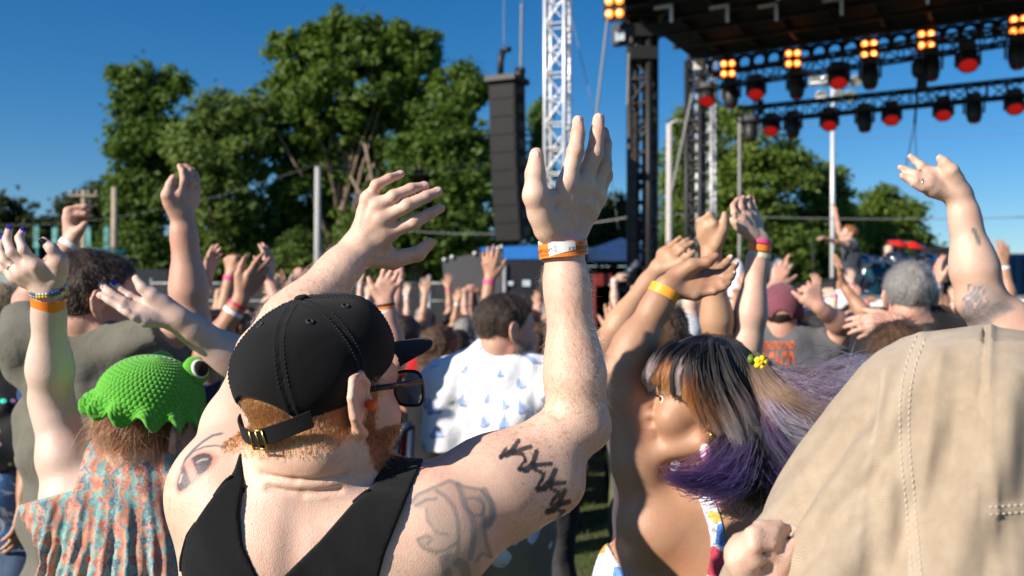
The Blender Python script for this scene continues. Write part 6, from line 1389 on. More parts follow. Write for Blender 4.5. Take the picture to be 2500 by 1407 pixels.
def build_left_edge():
    hc = P(8, 800, 3.05); HR = rot(30, 0, 0); nb = P(0, 880, 3.06); sL = P(-110, 915, 3.05); sR = P(78, 905, 3.08)
    mk = lambda W, dv, bk, sd: std_hand(W, dv, bk, sd, 1.0, (20, 25, 15))
    eR, wR = P(95, 1100, 3.0), P(60, 1210, 2.95); eL, wL = P(-150, 1100, 3.0), P(-120, 1250, 3.0)
    arms = [(sL, eL, wL, mk(wL, (0, 0, -1), (-1, 0, 0), 1), A(-1, 0, 0), .05, .038, .04, .027, 1.0), (sR, eR, wR, mk(wR, (0, -.2, -1), (1, 0, 0), -1), A(1, 0, 0), .05, .038, .04, .027, 1.0)]
    m, n, b = new_mat('tie_dye_navy'); co = coords(n); f = noise(n, 7, 4, .6, co, 1.5); n.links.new(ramp(n, f, [(.42, (.02, .06, .16)), (.56, (.03, .10, .26)), (.63, (.55, .62, .70)), (.72, (.05, .14, .30))]), b.inputs['Base Color']); b.inputs['Roughness'].default_value = .9
    inf = figure('fair haired spectator in dark floral top and navy tie dye at left edge', hc, HR, nb, sL, sR, arms, 'tan', .98, .009, 1.05, True, (.3, 1, 0), shirt=dict(kind='tee', mat=m, sleeve=.5, vox=.009), hair=dict(kind='short', col='blond', vox=.008, n=3000, len=.03), lower=('shorts', 'denim'))
    pv = inf['pv']; legs = []
    m2, n2, b2 = new_mat('dark_floral'); co = coords(n2); vo = N(n2, 'ShaderNodeTexVoronoi'); vo.inputs['Scale'].default_value = 30; n2.links.new(co, vo.inputs['Vector']); sp = mixc(n2, ramp(n2, vo.outputs['Distance'], [(.22, (1, 1, 1)), (.34, (0, 0, 0))]), (.012, .012, .016), vo.outputs['Color']); n2.links.new(sp, b2.inputs['Base Color']); b2.inputs['Roughness'].default_value = .8
    sd = shirt_sdf(inf['torso'], [(a[0], a[1], a[2], a[5], a[6]) for a in arms], nb, pv, 'tee', .6, .02, 1.05, .01, 8, .30); V, F = sdf_mesh(sd, .010); mesh_obj('overshirt', V, F, m2, inf['root'])
    for s_ in (-1, 1):
        a = pv * A(1, 1, 0) + A(s_ * .1, 0, .52); V, F = sdf_mesh(U(.02, Cone(a, a * A(1, 1, 0) + A(0, -.03, .3), .062, .056), Cone(a * A(1, 1, 0) + A(0, -.03, .3), a * A(1, 1, 0) + A(0, 0, .07), .056, .04)), .010); mesh_obj('leg', V, F, skin_of('tan'), inf['root'])
def build_sail_man():
    d = 3.5; hc = P(1236, 808, d); HR = rot(62, -3, 0); nb = P(1212, 905, d + .02); sL = P(1090, 945, d); sR = P(1345, 945, d - .02)
    eL, wL = P(1085, 1130, d - .02), P(1115, 1290, d - .12); eR, wR = P(1405, 1140, d + .1), P(1330, 1250, d + .3)
    mk = lambda W, dv, bk, sd: std_hand(W, dv, bk, sd, 1.0, (25, 30, 15))
    arms = [(sL, eL, wL, mk(wL, (.2, .2, -1), (-1, 0, 0), 1), A(-1, 0, 0), .054, .042, .043, .029, 1.0), (sR, eR, wR, mk(wR, (-.5, .6, 0), (1, 0, .3), -1), A(1, 0, 0), .054, .042, .043, .029, 1.0)]
    def boats(V, Nn):
        col = np.zeros((len(V), 4), np.float32); x = V[:, 0]; z = V[:, 2]; y = V[:, 1]
        th = np.arctan2(x - nb[0], (d + .02) - y) * .22; r = np.random.default_rng(4); st = .105
        for i in range(-9, 10):
            for j in range(0, 10):
                cx = (i + (.5 if j % 2 else 0)) * st + r.normal() * .026; cz = 1.58 - j * .078 + r.normal() * .022; k = r.integers(0, 6); a = r.normal() * .3; s = r.uniform(.55, 1.0); k = 4 if k == 5 else k
                dx = (th - cx) / s; dz = (z - cz) / s; u = dx * math.cos(a) - dz * math.sin(a); w_ = dx * math.sin(a) + dz * math.cos(a)
                if k == 4: m = (np.abs(w_ - .6 * np.abs(np.abs(u) - .008)) < .0022) & (np.abs(u) < .016); col[m] = (.05, .09, .22, .8); continue
                m1 = (w_ > -.016) & (w_ < .034) & (u > .0025) & (u < .022 * (1 - (w_ + .016) / .05)); m2 = (w_ > -.016) & (w_ < .030) & (u < -.001) & (u > -.028 * (1 - (w_ + .016) / .046)); m3 = (w_ < -.018) & (w_ > -.027) & (np.abs(u) < .026 + (w_ + .018) * .8); m4 = (np.abs(u - .001) < .0016) & (w_ > -.018) & (w_ < .036)
                col[m2] = (.20, .36, .72, .85); col[m1] = (.32, .48, .78, .8); col[m3] = (.10, .20, .50, .9); col[m4] = (.05, .09, .25, .7)
        return col
    beard_col = None
    inf = figure('bearded man in white shirt printed with blue sailboats', hc, HR, nb, sL, sR, arms, 'pink', 1.0, .0065, 1.16, False, (.55, 1, 0), shirt=dict(kind='tee', mat=cloth('white_sail_cotton', (.84, .85, .88), .85, 500, .04, .6, .05, True), sleeve=.85, loose=.026, fold=.007, seed=14, paint=boats, vox=.0055, hem=-.2), hair=dict(kind='crop', col='dark brown', vox=.006, n=6500, len=.014, lift=.6), lower=('shorts', 'khaki'), neck_r=.064)
    # collar
    c = nb + A(0, -.005, .055); V, F = [], []
    m = MB(); m.grid(lambda u, v: c + A(math.cos(u * 6.2832) * (.076 + .018 * (1 - v) + .004 * math.sin(u * 19)), math.sin(u * 6.2832) * (.080 + .018 * (1 - v)), -.035 + v * .045 + .006 * math.sin(u * 6.2832 * 2 + 1)), 40, 5, wrap=True); m.build('collar', cloth('white_collar', (.78, .79, .82), .85, 500, .04, .4, .05), inf['root'], True)
    V = inf['V']; q = (V - hc) @ HR; Nn = vnormals(V, inf['F'])
    bm = (q[:, 1] > .0) & (q[:, 2] < -.03) & (q[:, 2] > -.135) & (np.abs(q[:, 0]) < .08); pts, idx = scalp_strands(V, Nn, bm, 4500, .03, lambda p: np.tile(HR @ A(0, .3, -1.), (len(p), 1)), .6, 5, .35, 4, .3); c_ = np.array([.10, .075, .06]) * np.random.default_rng(1).uniform(.4, 2.2, (len(pts), 1)); strands('beard', pts, (.0005, .0002), hair_mat('strand_hair'), inf['root'], np.repeat(c_[:, None], 5, 1))
def build_purple_woman():
    hc = P(1714, 992, 1.90); HR = rot(-88, 8, 2); S = .95
    nb = P(1790, 1180, 1.93); sL = P(1592, 1285, 1.92); sR = P(1905, 1250, 2.08)
    eL, wL = P(1514, 908, 1.93), P(1626, 705, 1.95); eR, wR = P(1990, 1440, 2.2), P(1960, 1600, 2.3)
    d = 1.97
    JL = px_hand(wL, d, t=[(1650, 665, -.005), (1690, 649, -.02), (1728, 640, -.025), (1748, 626, -.025)], i=[(1706, 668, .01), (1757, 657, .015), (1774, 641, .018), (1785, 629, .02)], m=[(1711, 688, -.005), (1767, 674, -.01), (1786, 657, -.008), (1797, 645, -.004)], r=[(1706, 705, -.015), (1762, 691, -.02), (1784, 677, -.018), (1791, 667, -.012)], p=[(1698, 719, -.02), (1744, 711, -.028), (1767, 702, -.028), (1781, 692, -.024)])
    bk = unit(A(-.1, -.9, -.35)); mk = lambda W, dv, b_, sd: std_hand(W, dv, b_, sd, .9, (25, 30, 15))
    arms = [(sL, eL, wL, JL, bk, .052, .040, .039, .026, .94), (sR, eR, wR, mk(wR, (0, 0, -1), (1, 0, 0), -1), A(1, 0, 0), .052, .04, .04, .026, .92)]
    def pt(V, Nn):
        col = np.zeros((len(V), 4), np.float32); q = (V - hc) @ HR / S
        def blob(c, r, colr, a):
            k = np.exp(-(np.linalg.norm((q - A(*c)) / A(*r), axis=1)) ** 2) * a; up = k > col[:, 3]; col[up, :3] = colr; col[:, 3] = np.maximum(col[:, 3], k)
        blob((0, .098, -.056), (.022, .014, .0055), (.42, .10, .09), .75); blob((0, .095, -.069), (.02, .014, .0065), (.45, .12, .10), .75); blob((0, .10, -.0615), (.021, .02, .0025), (.10, .02, .02), .95)
        for s_ in (-1, 1):
            blob((s_ * .042, .07, -.028), (.02, .02, .018), (.70, .28, .20), .32); blob((s_ * .034, .095, .030), (.022, .02, .0045), (.03, .018, .012), .9); blob((s_ * .033, .092, .0125), (.018, .012, .0030), (.02, .012, .01), .95)
        return col
    inf = figure('smiling woman with windblown black, pink and purple hair, arm raised', hc, HR, nb, sL, sR, arms, 'tan', S, .0036, .94, True, (.25, 1, 0), lower=('trousers', 'olive'), painted=pt, neck_r=.050, extra=lambda f: U(.04, f, Ell(P(1575, 1450, 1.97), (.10, .10, .13)), Cone(P(1640, 1300, 1.92), P(1780, 1420, 1.93), .07, .09)))
    root = inf['root']; Lh = lambda x, y, z: hc + S * (HR @ A(x, y, z))
    for s_ in (-1, 1): eye(Lh(s_ * .031, .0780, .0045), HR @ A(-.42, 1, -.05), HR @ A(0, 0, 1), .0116 * S, root, (.03, .016, .01))
    lash = MB()
    for s_ in (-1, 1):
        for k in range(9):
            t = (k - 4) / 4; b0 = Lh(s_ * .031 + t * .014, .095 - .004 * t * t, .0105 - .003 * t * t); lash.tube([b0, b0 + S * (HR @ A(t * .004, .007, .001)), b0 + S * (HR @ A(t * .006, .0105, .005))], [.0007, .0005, .0002], 4)
    tag(lash.build('eyelash', plain('lash_black', (.008, .007, .007), .5, bstr=0), root, True), kind='stuff')
    # dress: bodice and straps in a floral print
    m, n, b = new_mat('bright_floral'); co = coords(n); v1 = N(n, 'ShaderNodeTexVoronoi'); v1.inputs['Scale'].default_value = 24; n.links.new(co, v1.inputs['Vector'])
    sp = N(n, 'ShaderNodeSeparateColor'); n.links.new(v1.outputs['Color'], sp.inputs[0]); pal = ramp(n, sp.outputs[0], [(0, (.80, .80, .86)), (.3, (.82, .42, .03)), (.45, (.80, .80, .86)), (.6, (.10, .28, .70)), (.72, (.75, .78, .86)), (.85, (.70, .06, .10)), (.95, (.85, .55, .08))]); [e for e in n.nodes if e.type == 'VALTORGB'][-1].color_ramp.interpolation = 'CONSTANT'
    edge = N(n, 'ShaderNodeTexVoronoi', feature='DISTANCE_TO_EDGE'); edge.inputs['Scale'].default_value = 24; n.links.new(co, edge.inputs['Vector']); nz = noise(n, 60, 4, .7, co, 2.0)
    ln = ramp(n, nz, [(.47, (0, 0, 0)), (.495, (1, 1, 1)), (.505, (1, 1, 1)), (.53, (0, 0, 0))]); out = mixc(n, ln, mixc(n, ramp(n, edge.outputs['Distance'], [(.02, (1, 1, 1)), (.06, (0, 0, 0))]), pal, (.85, .85, .9)), (.03, .03, .08)); n.links.new(out, b.inputs['Base Color']); b.inputs['Roughness'].default_value = .7
    pv = inf['pv']; tn = inf['torso']
    xq, _y, zq = P(1478, 1330, 1.9)
    bod = Cut(Off(U(.04, tn, Ell(P(1575, 1450, 1.97), (.10, .10, .13)), Cone(P(1640, 1300, 1.92), P(1780, 1420, 1.93), .07, .09)), .006, fold_noise(3, 30, .003), .01), lambda p: np.maximum(.82 * (p[:, 2] - zq) + .57 * (p[:, 0] - xq) * 2.0 - np.where(p[:, 1] > 2.02, .25, 0), .8 - p[:, 2])); V, F = sdf_mesh(bod, .006); dr = mesh_obj('dress_bodice', V, F, m, root)
    from mathutils.bvhtree import BVHTree
    bv = BVHTree.FromPolygons([tuple(map(float, v)) for v in inf['V']], [tuple(map(int, f)) for f in inf['F']])
    def ribbon(px, wd, name):
        ln_ = []
        for q in spline([(a, c, 0) for a, c in px], 30):
            o = Vector((0, 0, CAM_H)); dr_ = (Vector(P(q[0], q[1], 1.9)) - o).normalized(); h = bv.ray_cast(o, dr_)
            if h[0] is not None: ln_.append((np.array(h[0]) + np.array(h[1]) * .003, np.array(h[1])))
        if len(ln_) < 6: return
        pts_ = np.array([p for p, _ in ln_]); k = np.ones(5) / 5
        for c in range(3): pts_[2:-2, c] = np.convolve(pts_[:, c], k, 'valid')
        mm = MB(); M_ = len(ln_) - 1
        def g(u, v):
            i = int(round(u * M_)); t = unit(pts_[min(i + 1, M_)] - pts_[max(i - 1, 0)]); s_ = unit(np.cross(t, ln_[i][1])); return pts_[i] + s_ * (v - .5) * wd + ln_[i][1] * .0015
        mm.grid(g, M_, 3); mm.build(name, m, dr, True)
    ribbon([(1705, 1170), (1725, 1220), (1748, 1290), (1752, 1360), (1735, 1440)], .026, 'shoulder_strap'); ribbon([(1890, 1185), (1903, 1230), (1908, 1300), (1900, 1400)], .010, 'shoulder_strap')
    # wristband
    ax = unit(wL - eL); c = lerp(eL, wL, .95); bo = band('wristband', c, ax, .0295, .0265, .019, A(.7, 0, .7), plain('amber_band_plastic', (.95, .38, .04), .38, var=.06), root); cw = c - ax * .0
    xx = unit(A(.7, 0, .7) - ax * np.dot(A(.7, 0, .7), ax)); yy = np.cross(ax, xx); mm = MB(); mm.grid(lambda u, v: c + (xx * math.cos(-.9 + u * 1.0) * .0305 + yy * math.sin(-.9 + u * 1.0) * .0275) + ax * (v - .5) * .0196, 10, 2); mm.build('paper_tag', plain('white_paper_tag', (.82, .80, .78)), bo, True)
    finger_nails(JL, unit(A(0, -.5, .85)), plain('bare_nail', (.74, .47, .395)), root, .95, 'imr')
    # earring
    eg = empty('earring', Lh(-.080, -.012, -.045), label='pink seed shaped dangling earring on the purple haired woman', cat='earring'); e0 = Lh(-.086, -.010, -.040); ctr = P(1722, 1104, 1.83)
    gold = plain('gold_wire', (.75, .52, .18), .2, 1.0, bstr=0); MB().tube([e0, lerp(e0, ctr, .45) , ctr + A(0, 0, .017)], .0009, 6).build('hook', gold, eg, True)
    pe = MB().lathe(ctr, [(.0005, -.0185), (.004, -.017), (.0085, -.008), (.0105, .002), (.0085, .011), (.003, .0155)], A(.08, 0, 1), 20).build('bead', plain('pink_clay', (.80, .52, .56), .4, var=.3, vscale=260), eg, True); MB().tube([ctr + A(-.001, -.0112, .006), ctr + A(.001, -.0112, -.006)], .0009, 6).build('red_mark', plain('magenta_mark', (.55, .01, .10), .4, bstr=0), pe, True)
    woman_hair(hc, HR, S, root, inf)
def woman_hair(hc, HR, S, root, inf):
    Lh = lambda x, y, z: hc + S * (HR @ A(x, y, z)); d0 = hc[1]
    # under-mass of dark hair
    cap = U(.03, Ell(Lh(0, -.022, .042), A(.088, .106, .094) * S, HR), Ell(Lh(0, .03, .05), A(.074, .070, .068) * S, HR))
    toL = lambda p: ((p - hc.astype(np.float32)) @ HR.astype(np.float32)) / S
    def ln(p):
        q = toL(p); lim = np.interp(q[:, 1], [-.12, -.06, -.01, .02, .05, .09, .12], [-.06, -.06, .0, .025, .055, .066, .08]); return lim - q[:, 2]
    V, F = sdf_mesh(Cut(Off(cap, 0, fold_noise(5, 60, .003), .006), ln, .008), .0045); mesh_obj('hair', V, F, hairm('black'), root)
    blk = (.006, .005, .005); org = (.74, .13, .03); pink = (.86, .44, .40); pur = (.44, .34, .85); lil = (.78, .64, .88); brn = (.26, .11, .05); dpu = (.035, .02, .09)
    PT = []; CO = []; M = 16
    def add(px, dz, n, spread, stops, seed, wav=.004, clump=.65):
        g = [P(a, b, d0 + z) for (a, b), z in zip(px, dz)] if len(px[0]) == 2 else [np.asarray(q) for q in px]
        n = int(n * 1.9); S_ = lock(g, n, spread, M, wav, clump, seed); t = np.linspace(0, 1, M); ks = [k for k, _ in stops]; c = np.stack([np.interp(t, ks, [v[i] for _, v in stops]) for i in range(3)], 1)
        r = np.random.default_rng(seed + 99); f = r.uniform(.7, 1.35, (n, 1, 1)); PT.append(S_); CO.append(np.clip(c[None] * f, 0, 1))
    # crown: strands from the parting over the head, following the scalp
    r = np.random.default_rng(12); cr = []; nC = 5200
    az = r.uniform(-math.pi, math.pi, nC); e0 = r.uniform(.75, 1.5, nC); fr_ = np.abs(az) < 1.0
    t = np.linspace(0, 1, M)[None, :]
    end = np.where(fr_, .22, np.where(np.abs(az) > 2.2, .05, -.05))
    el = e0[:, None] * (1 - t) + end[:, None] * t; aa = az[:, None] + .12 * r.normal(size=(nC, 1)) * t
    rr = 1.0 + .012 * r.normal(size=(nC, 1)) + .03
    q = np.stack([np.sin(aa) * np.cos(el) * .088 * rr, np.cos(aa) * np.cos(el) * .106 * rr - .012 + .006 * (np.cos(aa) > 0), np.sin(el) * .098 * rr + .040], -1)
    PT.append(hc + S * (q @ HR.T)); sh = r.uniform(.4, 1.3, (nC, 1, 1)); CO.append(np.tile(np.array(blk)[None, None], (nC, M, 1)) * sh)
    # fringe over the forehead, orange ends (photo column 1570-1700)
    for i, (x0, x1, y1, oc) in enumerate([(1640, 1578, 935, blk), (1650, 1588, 930, pink), (1662, 1606, 940, org), (1672, 1620, 955, org), (1685, 1632, 962, org), (1698, 1645, 968, blk), (1708, 1658, 965, pink), (1718, 1672, 980, org)]):
        z = -.05 - .006 * i; add([(x0, 848 + i), (lerp(x0, x1, .55), 872 + i), (x1 + 3, 910), (x1, y1)], [.0 + z * .6, z * .9, z, z], 130, (.006, .006, .0025), [(0, blk), (.5, blk), (.72, lerp(blk, oc, .6)), (1, oc)], 100 + i, .002, .8)
    # side locks in front of the ear
    for i, (px, oc) in enumerate([([(1700, 850), (1690, 900), (1698, 980), (1722, 1050)], org), ([(1715, 850), (1712, 920), (1735, 1000), (1760, 1060)], brn), ([(1735, 850), (1745, 930), (1780, 1010), (1822, 1080)], pink), ([(1750, 855), (1775, 930), (1815, 1000), (1852, 1060)], pink), ([(1742, 870), (1760, 960), (1790, 1050), (1828, 1135)], pink), ([(1760, 870), (1790, 950), (1822, 1010), (1838, 1090)], pink), ([(1725, 870), (1725, 960), (1745, 1010), (1775, 1040)], org)]):
        add(px, [-.05, -.092, -.094, -.085], 260, (.006, .008, .003), [(0, blk), (.5, blk), (.66, lerp(blk, oc, .5)), (.82, oc), (1, lerp(oc, (.7, .4, .36), .3))], 140 + i, .004, .75)
    # tied side tail blown to the right
    for i, (px, dz, oc, n) in enumerate([
        ([(1845, 885), (1920, 935), (2010, 955), (2090, 930), (2150, 905)], [-.04, -.07, -.08, -.08, -.06], lil, 420), ([(1845, 890), (1910, 955), (2000, 985), (2090, 965), (2160, 930)], [-.045, -.08, -.09, -.09, -.07], pink, 520),
        ([(1848, 895), (1905, 970), (1985, 1010), (2080, 1000), (2150, 975)], [-.05, -.085, -.10, -.10, -.08], lil, 460), ([(1845, 900), (1890, 985), (1960, 1035), (2060, 1040), (2130, 1030)], [-.05, -.09, -.10, -.10, -.09], pur, 460),
        ([(1842, 905), (1880, 990), (1935, 1060), (2000, 1090), (2060, 1140)], [-.05, -.085, -.09, -.08, -.07], pur, 420), ([(1842, 905), (1870, 1000), (1910, 1075), (1985, 1110), (2040, 1110)], [-.04, -.08, -.085, -.07, -.06], dpu, 420),
        ([(1840, 900), (1860, 990), (1890, 1090), (1950, 1170), (1990, 1225)], [-.04, -.07, -.08, -.07, -.06], dpu, 420), ([(1838, 905), (1845, 990), (1880, 1090), (1930, 1150), (1965, 1190)], [-.03, -.06, -.07, -.06, -.05], lil, 260), ([(1850, 890), (1900, 920), (1980, 925), (2060, 905), (2140, 890)], [-.04, -.05, -.06, -.05, -.04], brn, 260),
        ([(1848, 900), (1895, 965), (1960, 1000), (2050, 1015), (2100, 1020)], [-.055, -.10, -.11, -.11, -.10], brn, 240)]):
        c0 = brn if i % 3 else (.11, .06, .04); add(px, dz, int(n * 1.25), (.008, .010, .010), [(0, (.03, .02, .015)), (.22, c0), (.45, oc), (1, lerp(oc, lil, .3))], 160 + i, .010, .82)
    for i in range(60):      # fly-away hairs
        a = r.uniform(0, 1); add([(1848, 885 + 25 * a), (1930, 930 + 60 * a + r.normal() * 14), (2020, 930 + 120 * a + r.normal() * 26), (2110 + r.normal() * 30, 905 + 180 * a + r.normal() * 45)], [-.04, -.08, -.09 + r.normal() * .02, -.08 + r.normal() * .03], 4, (.004, .012, .02), [(0, (.04, .025, .02)), (1, (.16, .09, .16))], 300 + i, .02, .1)
    # lower locks under the ear, purple, sweeping left and right
    for i, (px, dz, n, oc) in enumerate([([(1800, 1010), (1790, 1090), (1740, 1150), (1670, 1165), (1615, 1152)], [-.02, -.075, -.10, -.13, -.15], 70, dpu), ([(1815, 1010), (1800, 1110), (1745, 1165), (1690, 1180), (1640, 1170)], [-.02, -.075, -.10, -.12, -.13], 110, dpu), ([(1825, 1000), (1815, 1100), (1790, 1160), (1760, 1180), (1720, 1190)], [-.01, -.07, -.09, -.10, -.11], 340, dpu), ([(1830, 1000), (1850, 1090), (1900, 1160), (1930, 1190), (1960, 1210)], [-.01, -.06, -.07, -.06, -.05], 360, dpu), ([(1830, 960), (1850, 1050), (1860, 1130), (1850, 1190), (1830, 1230)], [-.02, -.06, -.06, -.05, -.04], 380, blk), ([(1845, 950), (1880, 1050), (1910, 1120), (1930, 1170), (1935, 1210)], [-.0, -.03, -.03, -.03, -.02], 420, blk), ([(1790, 1000), (1775, 1070), (1790, 1120), (1820, 1170), (1850, 1190)], [-.02, -.05, -.06, -.05, -.04], 420, blk)]):
        add(px, dz, n, (.014, .015 if i < 2 else .02, .004 if i < 2 else .02), [(0, blk), (.35, lerp(blk, oc, .5)), (.7, oc), (1, lerp(oc, blk, .35))], 200 + i, .008, .6)
    Pt = np.concatenate(PT); Cc = np.concatenate(CO); strands('hair_strands', Pt, (.00085, .00050), hair_mat('dyed_hair', None, .46), root, Cc)
    # yellow flower tie
    fl = empty('hair_flower', P(1855, 885, d0 - .07), label='small yellow flower hair tie above the purple ponytail', cat='hair tie'); ye = plain('yellow_petal', (.85, .62, .02), .5, var=.2); c = P(1858, 886, d0 - .075)
    for k in range(5):
        th = k * 1.2566; q = c + A(math.cos(th) * .008, -.002, math.sin(th) * .008); MB().lathe(q, [(.0005, -.002), (.006, -.001), (.0065, .001), (.0005, .0025)], unit(A(math.cos(th) * .3, -1, math.sin(th) * .3)), 12).build('petal', ye, fl, True)
    MB().lathe(c + A(0, -.004, 0), [(.004, 0), (.003, .003), (.0005, .004)], (0, -1, 0), 10).build('centre', plain('orange_centre', (.8, .35, .02), .5), fl, True); MB().lathe(c + A(-.016, .002, .006), [(.0005, -.003), (.010, 0), (.0005, .003)], (.4, -1, .2), 12).build('leaf', plain('green_leaf', (.12, .20, .02), .5), fl, True)
def build_hood():
    d = 1.0; ax = P(2432, 735, d); cx = ax[0]; up = A(0, 0, 1)
    root = empty('person', A(cx, d + .02, 0), label='person under a tan canvas jacket draped over the head', cat='person')
    hc = P(2440, 1075, 1.05); HR = rot(10); hd, _ = head_parts(hc, HR, .95, True); nb = hc + A(0, -.01, -.20); pv = A(nb[0], nb[1], .93); sL = nb + A(-.17, 0, -.05); sR = nb + A(.17, 0, -.05)
    eL = P(1975, 1560, 1.08); wL = P(1862, 1420, .99); eR = nb + A(.30, .1, -.25); wR = nb + A(.15, .3, -.05)
    JL = {'t': [P(1868, 1400, .985), P(1905, 1372, .975), P(1925, 1345, .972), P(1940, 1325, .972)], 'i': [P(1808, 1330, .985), P(1858, 1288, .972), P(1900, 1286, .975), P(1925, 1292, .985)], 'm': [P(1798, 1350, .975), P(1840, 1302, .962), P(1888, 1300, .966), P(1915, 1310, .98)], 'r': [P(1800, 1372, .97), P(1840, 1335, .958), P(1885, 1328, .963), P(1912, 1338, .975)], 'p': [P(1812, 1395, .97), P(1845, 1368, .96), P(1885, 1358, .965), P(1908, 1365, .975)]}
    torso = torso_sdf(nb, pv, sL, sR, None, A(0, 1, 0), .98, True); bk = unit(A(-.6, -.8, .1))
    JR = std_hand(wR, (0, .4, .6), (1, 0, 0), -1, .95)
    body = U(.012, U(.03, torso, arm_sdf(sL, eL, wL, .052, .04, .04, .027, bk), arm_sdf(sR, eR, wR, .052, .04, .04, .027), Cone(hc + A(0, -.02, -.05), nb, .052, .058)), hand_sdf(wL, JL, bk, .82, 1.0), hand_sdf(wR, JR, A(1, 0, 0), .95))
    V, F = sdf_mesh(Cut(U(.02, body, hd), lambda p: .88 - p[:, 2]), .0055); mesh_obj('body', V, F, skin_of('fair'), root)
    legs_parts(pv, A(1, 0, 0), 1.0, cloth('lower_denim', (.07, .11, .18)), root, plain('dark_shoe', (.03, .03, .032)))
    # jacket: profile of half-widths by height, tented to the left where the hand pulls it
    m, n, b = new_mat('tan_canvas'); co = coords(n); f = noise(n, 7, 5, .65, co); g = noise(n, 55, 4, .6, co)
    base = mixc(n, .5, ramp(n, f, [(.28, (.29, .225, .158)), (.5, (.38, .303, .222)), (.75, (.47, .385, .29))]), ramp(n, g, [(.3, (.33, .25, .172)), (.7, (.47, .375, .272))]))
    at = N(n, 'ShaderNodeAttribute', attribute_name='paint'); n.links.new(mixc(n, at.outputs['Alpha'], base, at.outputs['Color']), b.inputs['Base Color'])
    b.inputs['Roughness'].default_value = .92; b.inputs['Specular IOR Level'].default_value = .15; b.inputs['Sheen Weight'].default_value = .15
    tw = N(n, 'ShaderNodeTexWave', wave_type='BANDS', bands_direction='DIAGONAL'); tw.inputs['Scale'].default_value = 210; tw.inputs['Distortion'].default_value = .8; n.links.new(co, tw.inputs['Vector'])
    ma = N(n, 'ShaderNodeMath', operation='MULTIPLY_ADD'); n.links.new(tw.outputs['Fac'], ma.inputs[0]); ma.inputs[1].default_value = .45; n.links.new(noise(n, 24, 5, .65, co), ma.inputs[2]); bump(n, b, ma.outputs[0], .55, .003)
    ys = [795, 812, 835, 870, 920, 1000, 1100, 1200, 1300, 1407, 1600, 1900]; wl = [2, 110, 185, 250, 305, 362, 424, 485, 543, 600, 690, 760]; wr = [2, 110, 175, 235, 285, 335, 385, 430, 470, 500, 540, 570]
    NU, NV = 220, 150; Vv = np.zeros((NU, NV + 1, 3)); col = np.zeros((NU, NV + 1, 4))
    yy = np.concatenate([795 + (np.linspace(0, 1, 40) ** 2) * 60, np.linspace(858, 1900, NV + 1 - 40)])
    hw = np.interp(yy, ys, wl) * .965 / FPX * d; hr = np.interp(yy, ys, wr) / FPX * d; z = CAM_H - (yy - HORIZON) / FPX * d
    sm = np.ones(7) / 7
    seams = []
    for i in range(NU):
        th = 2 * math.pi * i / NU; ct, st = math.cos(th), math.sin(th)   # st<0 faces the camera
        w_ = np.where(ct < 0, hw, hr); dep = np.interp(yy, [795, 830, 900, 1000, 1407, 1900], [.0, .085, .115, .13, .19, .26])
        dep = dep * (1.0 if st < 0 else 1.25)
        x = ct * w_; y_ = st * dep
        # vertical folds
        amp = np.clip((yy - 815) / 300, 0, 1) * .013
        fold = amp * (np.sin(th * 9 + .5 * np.sin(yy / 90)) + .5 * np.sin(th * 17 + yy / 70.))
        X = cx + x * (1 + fold / .25); Y = d + .03 + y_ * (1 + fold / .18)
        Vv[i, :, 0] = X; Vv[i, :, 1] = Y; Vv[i, :, 2] = z
    V = Vv.reshape(-1, 3); W_ = NV + 1
    F = np.array([(i * W_ + j, i * W_ + j + 1, ((i + 1) % NU) * W_ + j + 1, ((i + 1) % NU) * W_ + j) for i in range(NU) for j in range(NV)])
    Nn = vnormals(V.astype(np.float32), F); px, py, fc = paint_px(V, Nn)
    if fc[(V[:, 1] < d)].mean() < .5: F = F[:, ::-1]; Nn = -Nn; px, py, fc = paint_px(V, Nn)
    s1 = [(2250, 822), (2222, 900), (2208, 1000), (2212, 1120), (2225, 1250), (2240, 1420)]; s2 = [(2405, 805), (2398, 960), (2404, 1150), (2412, 1420)]; s3 = [(2412, 1248), (2520, 1240)]; s4 = [(2158, 905), (2125, 1080), (2105, 1200), (2085, 1420)]; s5 = [(1845, 1407), (1960, 1215), (2075, 1020), (2150, 910), (2220, 842), (2290, 810), (2380, 797)]
    cam3 = A(0, 0, CAM_H)
    def ridge(path, wd, hgt):
        dd = seg_d(px, py, spline([(a, c, 0) for a, c in path], 40)[:, :2]); return np.where(fc, np.exp(-(dd / wd) ** 2) * hgt, 0)
    wr = sum(ridge([(x0, 860 + 30 * i), (x0 - 30 + 9 * i, 1080), (x0 - 70 + 22 * i, 1420)], 16 + 3 * i, (.0045, -.003, .004, -.0035, .003)[i]) for i, x0 in enumerate((2300, 2345, 2190, 2130, 2455))) + sum(ridge([(1900 + 60 * i, 1400 - 20 * i), (2010 + 50 * i, 1300 - 60 * i), (2180, 1190 - 80 * i)], 15, (.003, -.003, .0025)[i]) for i in range(3))
    disp = wr + ridge(s1, 17, .0024) + ridge(s2, 5, -.005) + ridge([(q[0] + 14, q[1]) for q in s2], 12, .004) + ridge(s3, 13, .0022) + ridge(s4, 4, .0014)
    V = V + Nn * disp[:, None]
    c = np.zeros((len(V), 4)); pale = (.56, .47, .36); k1 = ridge(s1, 24, .38) + ridge(s3, 15, .38) + ridge(s4, 5, .5); c[:, :3] = pale; c[:, 3] = np.clip(k1, 0, .8)
    jk = mesh_obj('jacket', V, F, m, root, True, c)
    so_ = jk.modifiers.new('thickness', 'SOLIDIFY'); so_.thickness = .003
    from mathutils.bvhtree import BVHTree
    bv = BVHTree.FromPolygons([tuple(map(float, v)) for v in V], [tuple(map(int, f)) for f in F]); thread = plain('cream_thread', (.60, .50, .38), .8, var=.1, bstr=0); st_ = MB()
